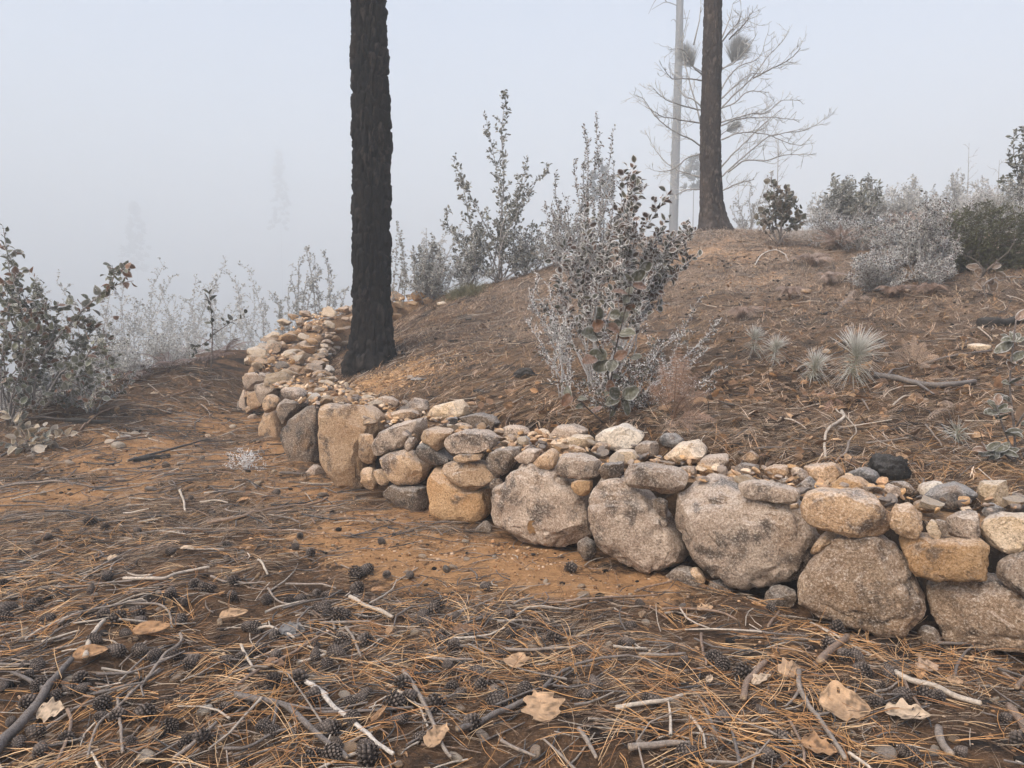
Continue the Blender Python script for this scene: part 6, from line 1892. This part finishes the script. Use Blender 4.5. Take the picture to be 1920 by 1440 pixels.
lump('rock', 785, 712, .11, 'slate', 'flat dark rock sunk in the slope below the black trunk', 'rock', 72, .25)
lump('rock', 1835, 655, .12, 'pale', 'pale rock on the slope left of the grey leafed plant', 'rock', 74, .5)
lump('rock', 1260, 830, .10, 'slate', 'small dark rock behind the wall by the fern', 'rock', 75, .7)
lump('rock', 1512, 548, .09, 'tan', 'tan stone on the bare slope under the bracken tuft', 'rock', 76, .6)
lump('rock', 1485, 545, .08, 'granite', 'pale grey stone left of the tan stone on the bare slope', 'rock', 77, .6)
lump('rock', 1445, 650, .07, 'dark', 'dark stone behind the small seedlings', 'rock', 79, .6)
lump('rock', 1700, 548, .05, 'granite', 'small round grey stone below the whitest rimed shrub', 'rock', 80, .8)
lump('rock', 828, 572, .12, 'pale', 'pale stone on the crest beside the olive grass', 'rock', 81, .6)
lump('rock', 1085, 600, .10, 'slate', 'dark stone half hidden by the small wiry shrub', 'rock', 82, .7)

# ------------------------------------------------------------------ pine cones: closed cones of overlapping scales
def cone_mesh(seed, L=1.0, W=.34, nsc=110, openn=.0):
    r = np.random.default_rng(seed)
    k = np.arange(nsc)
    t = (k + .5) / nsc
    ph = k * 2.39996
    def rad(t):
        return W * np.sin(math.pi * np.clip(t, 0, 1) ** .72) ** .75
    acc = Acc()
    V0, F0 = ico(2)
    z = V0[:, 2] * .5 + .5
    acc.add(np.stack((V0[:, 0] * rad(z) * .86 / np.maximum(.2, np.hypot(V0[:, 0], V0[:, 1])), V0[:, 1] * rad(z) * .86 / np.maximum(.2, np.hypot(V0[:, 0], V0[:, 1])), z * L), 1), tri=F0, col=(.028, .022, .02))
    R = rad(t) * .92
    out = np.stack((np.cos(ph), np.sin(ph), 0 * ph), 1)
    tan = np.stack((-np.sin(ph), np.cos(ph), 0 * ph), 1)
    slope = np.gradient(rad(t), t)
    ax = unit(out * np.clip(slope, -1.3, 1.3)[:, None] + np.array((0, 0, 1.0)))
    nrm = unit(out - ax * (out * ax).sum(1, keepdims=True))
    c = out * R[:, None] + np.array((0, 0, 1.0)) * (t * L)[:, None]
    s = (.105 + .03 * np.sin(math.pi * t)) * (R / W * .55 + .5)
    s = s[:, None]
    tilt = nrm * .045 + openn * nrm
    top = c + ax * s * .95 + tilt * 1.35
    le, ri = c + tan * s * .85 + ax * s * .25 + tilt * .8, c - tan * s * .85 + ax * s * .25 + tilt * .8
    bot = c - ax * s * .6
    mid = c + ax * s * .35 + nrm * .085 + openn * nrm
    und = c + ax * s * .7 - nrm * .02
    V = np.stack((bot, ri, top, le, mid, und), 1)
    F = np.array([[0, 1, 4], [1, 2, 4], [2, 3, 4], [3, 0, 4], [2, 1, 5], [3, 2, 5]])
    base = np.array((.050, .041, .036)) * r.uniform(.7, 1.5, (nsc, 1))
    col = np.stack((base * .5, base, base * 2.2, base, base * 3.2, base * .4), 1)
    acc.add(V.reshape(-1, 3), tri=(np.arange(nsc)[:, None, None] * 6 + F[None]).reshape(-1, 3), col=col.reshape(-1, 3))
    return acc.mesh('pine_cone', M['cone'], smooth=False)
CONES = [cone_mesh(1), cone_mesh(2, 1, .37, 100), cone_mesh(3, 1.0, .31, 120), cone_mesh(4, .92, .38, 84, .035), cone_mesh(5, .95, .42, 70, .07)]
c4 = [(430, 260), (520, 265), (240, 310), (290, 295), (110, 375), (530, 520), (455, 575), (70, 615), (20, 660), (150, 665), (185, 650), (45, 720), (240, 735), (515, 700), (565, 735), (700, 740), (690, 690), (860, 590), (930, 615), (970, 540), (1060, 565), (1025, 560), (1160, 605), (700, 895), (770, 915), (1135, 935), (1290, 870), (1375, 800), (1300, 945), (970, 940), (1240, 775), (1280, 765), (400, 1015), (350, 1085), (195, 1070), (270, 1115), (155, 1145), (515, 1150), (685, 1050), (510, 1215), (715, 1215), (180, 1295), (100, 1360), (200, 1400), (660, 1350), (920, 1350), (1490, 1030), (1570, 920), (1680, 905), (1725, 870), (1830, 840), (1710, 710), (1640, 700), (1600, 670), (1590, 600), (1640, 610), (1780, 500), (1820, 490), (1500, 620), (1440, 630), (1340, 610), (1790, 580), (1500, 300), (1540, 380), (1480, 355), (1060, 195), (1380, 75), (950, 100), (1640, 1290), (1690, 1370), (1820, 1370), (1760, 1250), (1800, 1120), (1540, 1420), (1400, 1290), (20, 1060), (20, 545), (200, 960), (590, 890), (1150, 750), (1130, 405), (680, 270), (450, 235), (900, 730), (640, 800), (480, 820), (120, 960), (60, 1240), (330, 1330)]
c8 = [(190, 245), (345, 250), (240, 215), (185, 320), (110, 455), (40, 445), (20, 400), (610, 400), (570, 430), (520, 450), (540, 490), (690, 450), (625, 580), (690, 595), (660, 530), (800, 565), (970, 440), (990, 545), (865, 305), (1295, 205), (1200, 575), (1120, 400), (1650, 390), (1600, 510), (1575, 600), (1345, 640), (935, 665), (820, 750), (660, 720), (1160, 775), (1440, 830), (1365, 880), (920, 915), (670, 840), (400, 915), (460, 880), (230, 850), (170, 900), (410, 990), (480, 1090), (50, 1050), (220, 1130), (230, 990), (70, 1195), (240, 1195), (580, 930), (110, 580), (235, 590), (75, 655), (130, 620), (820, 820), (720, 870), (1890, 1170), (330, 60), (165, 1000)]
c9 = [(310, 405), (375, 430), (480, 475), (365, 720), (605, 700), (215, 895), (610, 905), (680, 835), (1110, 480), (1170, 530), (1060, 400), (995, 385), (925, 335), (950, 250), (625, 130), (1285, 600), (1410, 600), (1470, 595), (1160, 620), (1820, 710), (1310, 900), (1380, 910), (1590, 890), (1905, 830), (1240, 505), (1080, 465)]
CPX = C4(c4) + C8(c8) + C9(c9)
def compass(dx, dy):
    if abs(dx) > abs(dy) * 1.2:
        return 'right of' if dx > 0 else 'left of'
    return 'behind' if dy > 0 else 'in front of'
ORD = ['closest', 'second', 'third', 'fourth', 'fifth', 'sixth', 'seventh', 'eighth', 'ninth', 'tenth']
def short(ph):
    w_ = ph.split(' ')[:9]
    while w_[-1] in ('the', 'a', 'of', 'to', 'in', 'with', 'at', 'on', 'by', 'and', 'from', 'whose', 'up', 'its', 'under', 'below', 'across', 'beside', 'right', 'left', 'lower', 'bottom', 'broken', 'cracked', 'grey', 'orange', 'dark', 'yellow', 'down', 'pale', 'end', 'lies', 'twig', 'black', 'front', 'wall', 'picture', 'slanting'):
        w_ = w_[:-1]
    return ' '.join(w_)
def name_by_place(items, noun, shown):
    """items: list of (object, xy, look). One label each: what it looks like and which landmark it lies beside, in which order"""
    groups = {}
    for o, xy, look in items:
        d = [math.hypot(xy[0] - a_[0], xy[1] - a_[1]) for a_ in LAND]
        k = int(np.argmin(d))
        w_ = compass(xy[0] - LAND[k][0], xy[1] - LAND[k][1])
        groups.setdefault((k, w_, look), []).append((d[k], o, look))
    for (k, w_, _l), L in groups.items():
        L.sort(key=lambda t: t[0])
        for n_, (d, o, look) in enumerate(L):
            o['label'] = (look if len(L) == 1 else f'{ORD[min(n_, 9)]} {look}') + f' {w_} {short(LAND[k][2])}'
            o['group'] = shown
items = []
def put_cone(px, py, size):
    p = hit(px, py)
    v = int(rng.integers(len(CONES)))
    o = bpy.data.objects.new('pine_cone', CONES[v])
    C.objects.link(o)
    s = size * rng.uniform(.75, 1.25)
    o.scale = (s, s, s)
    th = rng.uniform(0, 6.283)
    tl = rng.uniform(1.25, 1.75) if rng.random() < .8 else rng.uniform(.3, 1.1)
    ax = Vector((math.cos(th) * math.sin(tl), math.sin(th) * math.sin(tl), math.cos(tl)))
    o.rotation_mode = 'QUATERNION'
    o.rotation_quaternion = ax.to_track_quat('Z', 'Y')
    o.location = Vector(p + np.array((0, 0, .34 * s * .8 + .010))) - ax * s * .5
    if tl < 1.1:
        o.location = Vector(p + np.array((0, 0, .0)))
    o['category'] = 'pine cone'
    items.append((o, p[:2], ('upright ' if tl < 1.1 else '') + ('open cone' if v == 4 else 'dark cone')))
    return p
CONEXY = []
for px, py in CPX:
    if px < -20 or py > 1450:
        continue
    _p = hit(px, py)
    if min(math.hypot(_p[0] - a_[0], _p[1] - a_[1]) for a_ in LAND[:len(LEAF)]) < .075:
        continue
    CONEXY.append(put_cone(px + rng.normal(0, 2), py + rng.normal(0, 2), .067)[:2])
tries = 0
while len(items) < 195 and tries < 4000:           # the rest of the scatter, thickest in the lower left
    tries += 1
    px, py = rng.uniform(0, 1920), 1000 + 440 * rng.random() ** .8
    wgt = (1.0 if px < 780 else .45) * (1 - .9 * float(soil_mask(*[np.array([v]) for v in hit(px, py)[:2]])[0]))
    p = hit(px, py)
    if rng.random() > wgt or wall_coords(p[0:1], p[1:2])[0][0] > -.10 or min(np.hypot(*(np.array(CONEXY) - p[:2]).T)) < .045:
        continue
    CONEXY.append(put_cone(px, py, .060)[:2])
name_by_place(items, 'pine cone', 'pine cones fallen in front of the wall')

# pebbles and small stones
PEB = {}
def pebble_mesh(mat, v):
    if (mat, v) not in PEB:
        V, F = shape_stone(3, 1 + .15 * np.sin(np.linspace(-math.pi, math.pi, 181) * 2 + v), 1.5, v + 700, .75, 9, 1.1)
        PEB[(mat, v)] = Acc().add(V, tri=F).mesh('pebble', M[mat])
    return PEB[(mat, v)]
items = []
PT = [(232, 823, .12, 'white'), (207, 832, .11, 'pale'), (222, 840, .15, 'pale'), (252, 815, .09, 'pale'), (310, 798, .09, 'tan'), (355, 802, .08, 'tan'), (130, 872, .10, 'tan'), (180, 860, .08, 'orange'), (128, 1034, .055, 'tan'), (160, 1082, .035, 'white'), (20, 1068, .05, 'pale'), (385, 1337, .05, 'white'), (392, 1352, .035, 'orange'), (235, 1380, .06, 'tan'), (290, 1380, .065, 'tan'), (275, 1430, .06, 'pale'), (330, 1278, .045, 'tan'), (460, 1083, .03, 'tan'), (483, 1084, .035, 'orange'), (467, 1062, .03, 'tan'), (625, 1025, .03, 'pale'), (310, 1105, .03, 'orange'), (793, 1226, .04, 'pale'), (778, 1190, .05, 'pale'), (1015, 1203, .05, 'tan'), (1140, 1215, .04, 'pale'), (1083, 1283, .035, 'tan'), (873, 1017, .05, 'pale'), (792, 1046, .045, 'tan'), (850, 1066, .045, 'tan'), (838, 1072, .05, 'dark'), (760, 1075, .03, 'tan'), (1095, 1123, .09, 'orange'), (1280, 1222, .055, 'orange'), (1478, 1268, .07, 'pale'), (854, 1425, .05, 'pale'), (655, 1408, .05, 'orange'), (1000, 1220, .05, 'tan'), (1280, 1218, .05, 'tan'), (1660, 1420, .07, 'granite'), (935, 1308, .04, 'dark'), (660, 1190, .03, 'orange'), (245, 1300, .03, 'tan'), (1100, 1190, .035, 'orange'), (735, 1180, .035, 'orange'), (415, 1390, .05, 'tan'), (360, 1415, .05, 'orange'), (705, 1290, .035, 'orange')]
for px, py, s, mt in PT:
    p = hit(px, py)
    o = bpy.data.objects.new('pebble', pebble_mesh(mt, int(rng.integers(5))))
    C.objects.link(o)
    s *= .62
    o.scale = (s, s * rng.uniform(.7, 1), s * rng.uniform(.5, .75))
    o.location = p + (0, 0, s * .2)
    o.rotation_euler = (rng.normal(0, .3), rng.normal(0, .3), rng.uniform(0, 6.28))
    o['category'] = 'pebble'
    items.append((o, p[:2], {'tan': 'tan', 'pale': 'pale', 'white': 'whitish', 'orange': 'orange', 'dark': 'dark', 'granite': 'grey'}[mt] + ' pebble'))
tries = 0
while len(items) < 250 and tries < 5000:
    tries += 1
    px, py = rng.uniform(0, 1920), rng.uniform(560, 1440)
    p = hit(px, py)
    w_ = wall_coords(p[0:1], p[1:2])[0][0]
    if -.08 < w_ < 1.0 or p[1] > 12.5:
        continue
    sm_ = float(soil_mask(p[0:1], p[1:2])[0])
    if rng.random() > .35 + .65 * sm_:
        continue
    mt = ['tan', 'orange', 'orange', 'pale', 'granite', 'tan', 'dark'][int(rng.integers(7))]
    o = bpy.data.objects.new('pebble', pebble_mesh(mt, int(rng.integers(5))))
    C.objects.link(o)
    s = rng.uniform(.012, .03) * (1 if p[1] < 6 else 1.6)
    o.scale = (s, s * rng.uniform(.7, 1), s * rng.uniform(.5, .8))
    o.location = p + (0, 0, s * .25)
    o.rotation_euler = (rng.normal(0, .4), rng.normal(0, .4), rng.uniform(0, 6.28))
    o['category'] = 'pebble'
    items.append((o, p[:2], {'tan': 'small tan', 'pale': 'small pale', 'white': 'small whitish', 'orange': 'small orange', 'dark': 'small dark', 'granite': 'small grey'}[mt] + ' pebble'))
name_by_place(items, 'pebble', 'pebbles lying on the forest floor')

# ------------------------------------------------------------------ litter nobody could count
def strew(n, xr, yr, dens):
    """n ground points in the field of view, kept with probability dens(x, y)"""
    out = []
    tot = 0
    while tot < n:
        x, y = rng.uniform(*xr, 20000), rng.uniform(*yr, 20000)
        k = (np.abs(x) < .76 * y + .8)
        x, y = x[k], y[k]
        k = rng.random(len(x)) < dens(x, y)
        out.append(np.stack((x[k], y[k]), 1))
        tot += k.sum()
    return np.vstack(out)[:n]
def wall_free(x, y):
    w_ = wall_coords(x, y)[0]
    return ((w_ < -.03) | (w_ > .93)).astype(float)
def needle_sheet(name, label, pts, Lr, rad, pal, nseg, tri, lift, tilt, pairs=2, aniso=None, bend=.25):
    n0 = len(pts)
    pts = np.repeat(pts, pairs, 0)
    n = len(pts)
    yaw0 = rng.uniform(0, 6.283, n0)
    if aniso is not None:
        k = rng.random(n0) < .65
        yaw0 = np.where(k, aniso + rng.normal(0, .36, n0), yaw0)
    yaw = np.repeat(yaw0, pairs) + rng.normal(0, .13, n)
    L = np.repeat(rng.uniform(*Lr, n0), pairs) * rng.uniform(.85, 1.1, n)
    bd = np.repeat(rng.normal(0, bend, n0), pairs) + rng.normal(0, .08, n)
    t = np.linspace(0, 1, nseg + 1)
    d = np.stack((np.cos(yaw), np.sin(yaw)), 1)
    pr = np.stack((-d[:, 1], d[:, 0]), 1)
    xy = pts[:, None] + d[:, None] * (L[:, None] * t)[..., None] + pr[:, None] * (L * bd)[:, None, None] * (t ** 2)[None, :, None]
    z = H(xy[..., 0].ravel(), xy[..., 1].ravel()).reshape(n, -1)
    ls = np.abs(rng.normal(0, lift, n))[:, None] + .004
    tl = np.where(rng.random(n) < .22, np.abs(rng.normal(0, tilt, n)), np.abs(rng.normal(0, tilt * .2, n)))[:, None]
    z = z + ls + tl * L[:, None] * t * (1 - .35 * t)
    P = np.concatenate((xy, z[..., None]), 2)
    c = np.asarray(pal)[np.repeat(rng.integers(len(pal), size=n0), pairs)] * rng.uniform(.75, 1.25, (n, 1))
    a = Acc()
    W = rad * rng.uniform(.8, 1.2, n)
    taper = np.where(t > .99, .35, 1.0)
    m_ = nseg + 1
    S = np.concatenate((pr, np.zeros((n, 1))), 1)
    if tri:
        offs = [S * 1.0, np.array((0, 0, 1.5)) - S * .0, -S]
        V = np.stack([P + o_[:, None] * (W[:, None] * taper)[..., None] if o_.ndim == 2 else P for o_ in [np.broadcast_to(o_, (n, 3)) for o_ in offs]], 2)
        kk = 3
        q = np.array([[i_ * 3 + j_, i_ * 3 + (j_ + 1) % 3, (i_ + 1) * 3 + (j_ + 1) % 3, (i_ + 1) * 3 + j_] for i_ in range(nseg) for j_ in (0, 1)])
    else:
        V = np.stack((P + S[:, None] * (W[:, None] * taper)[..., None], P - S[:, None] * (W[:, None] * taper)[..., None]), 2)
        kk = 2
        q = np.array([[i_ * 2, i_ * 2 + 1, i_ * 2 + 3, i_ * 2 + 2] for i_ in range(nseg)])
    nv = m_ * kk
    a.add(V.reshape(-1, 3), quad=(np.arange(n)[:, None, None] * nv + q[None]).reshape(-1, 4), col=np.repeat(c, nv, 0))
    tag(a.build(name, M['litter'], smooth=True), label, kind='stuff')
NO = [(.46, .27, .125), (.40, .22, .095), (.52, .34, .18), (.34, .18, .08)]
NG = [(.15, .10, .068), (.085, .058, .042), (.24, .17, .12), (.04, .031, .027), (.38, .30, .225), (.06, .043, .034)]
clump = lambda x, y, s, sd: sstep(.38, .62, noise2(x * s, y * s, sd))
near_d = lambda x, y: wall_free(x, y) * (1 - .9 * np.clip(soil_mask(x, y) * 1.3, 0, 1)) * (.42 + .58 * clump(x, y, 1.15, 77))
needle_sheet('pine_needles', 'loose orange pine needles strewn in the foreground', strew(2300, (-3.6, 3.6), (1.8, 5.2), lambda x, y: near_d(x, y) * (.25 + .75 * clump(x, y, 2.6, 51)) * np.clip(1.4 - .22 * y, .2, 1)), (.11, .23), .00125, [(.48, .27, .12), (.40, .215, .095), (.56, .38, .22), (.30, .155, .075)], 4, True, .018, .45)
needle_sheet('pine_needles', 'old grey pine needles matted in the foreground', strew(14500, (-4, 4), (1.8, 6), lambda x, y: near_d(x, y) * (.3 + .7 * clump(x, y, 1.8, 57))), (.06, .17), .0009, NG, 3, True, .010, .3, aniso=.35, bend=.4)
needle_sheet('pine_needles', 'pine needles lying on the left slope', strew(17000, (-7, 0), (5, 13), lambda x, y: wall_free(x, y) * (wall_coords(x, y)[0] < 0) * (1 - .85 * np.clip(soil_mask(x, y) * 1.2, 0, 1))), (.10, .24), .0016, NG + NO[:2] + [(.42, .34, .27), (.36, .27, .2)], 2, False, .012, .2, aniso=.3)
needle_sheet('pine_needles', 'thick mat of pine needles on the slope behind the wall', strew(44000, (-3.5, 10.5), (4.2, 16), lambda x, y: wall_free(x, y) * (wall_coords(x, y)[0] > 0) * (1 - .55 * soil_mask(x, y)) * np.clip(1.2 - .05 * y, .2, 1)), (.12, .27), .0021, NG + [(.50, .31, .18), (.42, .25, .14), (.60, .45, .32), (.72, .58, .46), (.64, .48, .36), (.025, .022, .02), (.025, .022, .02)] + NO[2:3], 2, False, .016, .25, aniso=-.2)
needle_sheet('pine_needles', 'orange needles on the slope behind the wall', strew(5000, (-2, 9), (4.2, 14), lambda x, y: wall_free(x, y) * (wall_coords(x, y)[0] > 0) * (.2 + .8 * clump(x, y, 1.6, 61))), (.12, .24), .0014, NO, 3, False, .02, .3, aniso=.1)

# broken twigs, bark scraps, crumbs of soil
def twig_litter(name, label, pts, Lr, Rr, pal, lift):
    a = Acc()
    n = len(pts)
    t = np.linspace(0, 1, 4)
    yaw = np.where(rng.random(n) < .5, .45 + rng.normal(0, .5, n), rng.uniform(0, 6.28, n))
    L = rng.uniform(*Lr, n) * rng.uniform(.5, 1, n)
    bd = rng.normal(0, .22, n)
    d = np.stack((np.cos(yaw), np.sin(yaw)), 1)
    pr = np.stack((-d[:, 1], d[:, 0]), 1)
    xy = pts[:, None] + d[:, None] * (L[:, None] * t)[..., None] + pr[:, None] * (L * bd)[:, None, None] * (t * (1 - t) * 2)[None, :, None]
    z = H(xy[..., 0].ravel(), xy[..., 1].ravel()).reshape(n, -1)
    R = rng.uniform(*Rr, n)
    z = z + R[:, None] + np.abs(rng.normal(0, lift, n))[:, None] + (rng.normal(0, .06, n) * L)[:, None] * (t - .5)
    P = np.concatenate((xy, z[..., None]), 2)
    S = np.concatenate((pr, np.zeros((n, 1))), 1)
    Z = np.array((0, 0, 1.0))
    V = np.stack([P + (S[:, None] * math.cos(a_) + Z * math.sin(a_)) * (R[:, None] * np.linspace(1, .6, 4))[..., None] for a_ in np.arange(5) * 1.2566], 2)
    q = np.array([[i_ * 5 + j_, i_ * 5 + (j_ + 1) % 5, (i_ + 1) * 5 + (j_ + 1) % 5, (i_ + 1) * 5 + j_] for i_ in range(3) for j_ in range(5)])
    c = np.asarray(pal)[rng.integers(len(pal), size=n)] * rng.uniform(.7, 1.3, (n, 1))
    a.add(V.reshape(-1, 3), quad=(np.arange(n)[:, None, None] * 20 + q[None]).reshape(-1, 4), col=np.repeat(c, 20, 0))
    tag(a.build(name, M['twig']), label, kind='stuff')
TWC = [GB, GD, BB, GP, GD, (.03, .027, .026), (.03, .027, .026)]
twig_litter('twig_litter', 'small broken twigs strewn through the foreground litter', strew(3000, (-3.6, 3.6), (1.8, 5.6), lambda x, y: near_d(x, y) * np.where(x < 0, 1, .55)), (.08, .34), (.0018, .0045), TWC, .012)
twig_litter('twig_litter', 'finger thin grey sticks tangled in the left foreground litter', strew(290, (-3.6, 3.2), (1.8, 4.6), lambda x, y: near_d(x, y) * np.where(x < .3, 1, .4)), (.2, .5), (.004, .0075), [GB, GP, GD, GD], .020)
twig_litter('twig_litter', 'small dark twigs strewn on the left slope', strew(1100, (-7, -.5), (5, 13), lambda x, y: wall_free(x, y) * (wall_coords(x, y)[0] < 0)), (.15, .7), (.003, .008), TWC, .015)
twig_litter('twig_litter', 'small twigs strewn on the slope behind the wall', strew(1500, (-3, 10), (4.2, 15), lambda x, y: wall_free(x, y) * (wall_coords(x, y)[0] > 0)), (.12, .6), (.0025, .007), TWC + [GP], .02)
def crumbs(name, label, pts, sr, pal, mat):
    V0, F0 = ico(1)
    n = len(pts)
    s = rng.uniform(*sr, n) * rng.uniform(.4, 1, n)
    V = V0[None] * (1 + .35 * (rng.random((n, len(V0), 1)) - .5)) * s[:, None, None] * np.stack((np.ones(n), rng.uniform(.6, 1, n), rng.uniform(.45, .8, n)), 1)[:, None]
    P = ground_at(pts)
    P[:, 2] += s * .3
    c = np.asarray(pal)[rng.integers(len(pal), size=n)] * rng.uniform(.7, 1.3, (n, 1))
    a = Acc().add((V + P[:, None]).reshape(-1, 3), tri=(np.arange(n)[:, None, None] * len(V0) + F0[None]).reshape(-1, 3), col=np.repeat(c, len(V0), 0))
    tag(a.build(name, mat, smooth=True), label, kind='stuff')
SOC = [(.34, .19, .095), (.26, .14, .07), (.42, .27, .16), (.18, .11, .065), (.47, .34, .24)]
crumbs('soil_crumbs', 'crumbs of orange soil and grit on the bare patches', strew(9500, (-5, 4), (1.8, 10), lambda x, y: wall_free(x, y) * np.clip(soil_mask(x, y), .06, 1)), (.004, .014), SOC, M['litter'])
crumbs('soil_crumbs', 'grit on the wall foot and the upper slope', strew(2500, (-3, 8), (4.5, 13), lambda x, y: wall_free(x, y) * np.clip(soil_mask(x, y), .1, 1)), (.005, .022), SOC, M['litter'])
# leaf litter scraps
def scraps(name, label, pts, Lr, pal, up=.5):
    n = len(pts)
    P = ground_at(pts, .012)
    a = Acc()
    yaw = rng.uniform(0, 6.283, n)
    D = np.stack((np.cos(yaw), np.sin(yaw), rng.normal(0, .3, n)), 1)
    U = np.array((0, 0, 1.0)) + rng.normal(size=(n, 3)) * up
    c = np.asarray(pal)[rng.integers(len(pal), size=n)] * rng.uniform(.7, 1.25, (n, 1))
    L = rng.uniform(*Lr, n)
    leaves(a, P, D, U, L, L * rng.uniform(.35, .75, n), c, c * 1.15, 'mid', curl=rng.normal(.15, .4, n))
    tag(a.build(name, M['dryleaf'], smooth=True), label, kind='stuff')
scraps('leaf_scraps', 'scraps of dead leaves through the foreground litter', strew(420, (-3.6, 3.6), (1.8, 5.6), near_d), (.015, .05), [TAN, ORG, BRN, (.15, .1, .07)])
scraps('leaf_scraps', 'dead leaves caught in the needles behind the wall', strew(1300, (-1, 6.5), (4.2, 7.6), lambda x, y: wall_free(x, y) * (wall_coords(x, y)[0] > 0)), (.045, .125), [BRN, BRN, TAN, ORG, (.13, .085, .06), (.2, .13, .085), (.32, .2, .12)], .9)
scraps('leaf_scraps', 'dead leaves on the upper slope and the left ridge', strew(1100, (-7, 9), (6, 15), wall_free), (.04, .10), [BRN, TAN, PALE, (.2, .13, .085)], .5)
# rime on the upper slope: short white stubble
n = 11000
pts = strew(n, (-3, 10.5), (7, 16.5), lambda x, y: wall_free(x, y) * (wall_coords(x, y)[0] > 0) * (.15 + .85 * clump(x, y, 1.3, 91)) * sstep(7, 14, y))
P = ground_at(pts, .0)
a = Acc()
spikes(a, P, np.column_stack((rng.normal(0, .8, n), rng.normal(0, .8, n), np.ones(n))), rng.uniform(.03, .10, n), .0035, np.array((.70, .56, .44)))
tag(a.build('frosted_stubble', M['fern'], smooth=False), 'short rimed stubble over the upper slope', kind='stuff')

for k_, (px, py, s_) in enumerate(((850, 640, .10), (880, 600, .09), (760, 665, .08), (920, 660, .07), (1000, 575, .09), (1400, 560, .07), (1540, 590, .08), (1370, 640, .07), (1650, 640, .07), (900, 735, .08))):
    lump('burnt_wood', px, py, s_, 'char', 'burnt black wood chunk ' + ['uphill of the black trunk beside pale needles', 'farthest up the slope right of the black trunk', 'just right of the black trunk foot', 'between the black trunk and the small wiry shrub', 'high on the slope left of the big rimed shrub', 'on the bare slope right of the big rimed shrub', 'under the curled brown fern', 'above the two small seedlings', 'on the needles uphill of the tan fern', 'low on the slope above the pale wall slab'][k_], 'wood', 720 + k_, .35, 3)
crumbs('charcoal_bits', 'black charcoal bits through the needles on the slope', strew(1500, (-5, 8), (2, 13), lambda x, y: wall_free(x, y)), (.008, .034), [(.016, .015, .015), (.03, .027, .026), (.02, .018, .017)], M['litter'])
g0 = hit(735, 708)
q_ = np.stack((g0[0] + rng.normal(0, .42, 2200), g0[1] + rng.normal(0, .42, 2200)), 1)
crumbs('soil_crumbs', 'bright orange grit spilled at the foot of the black trunk', q_, (.006, .020), [(.56, .36, .19), (.48, .29, .14), (.62, .43, .26)], M['litter'])
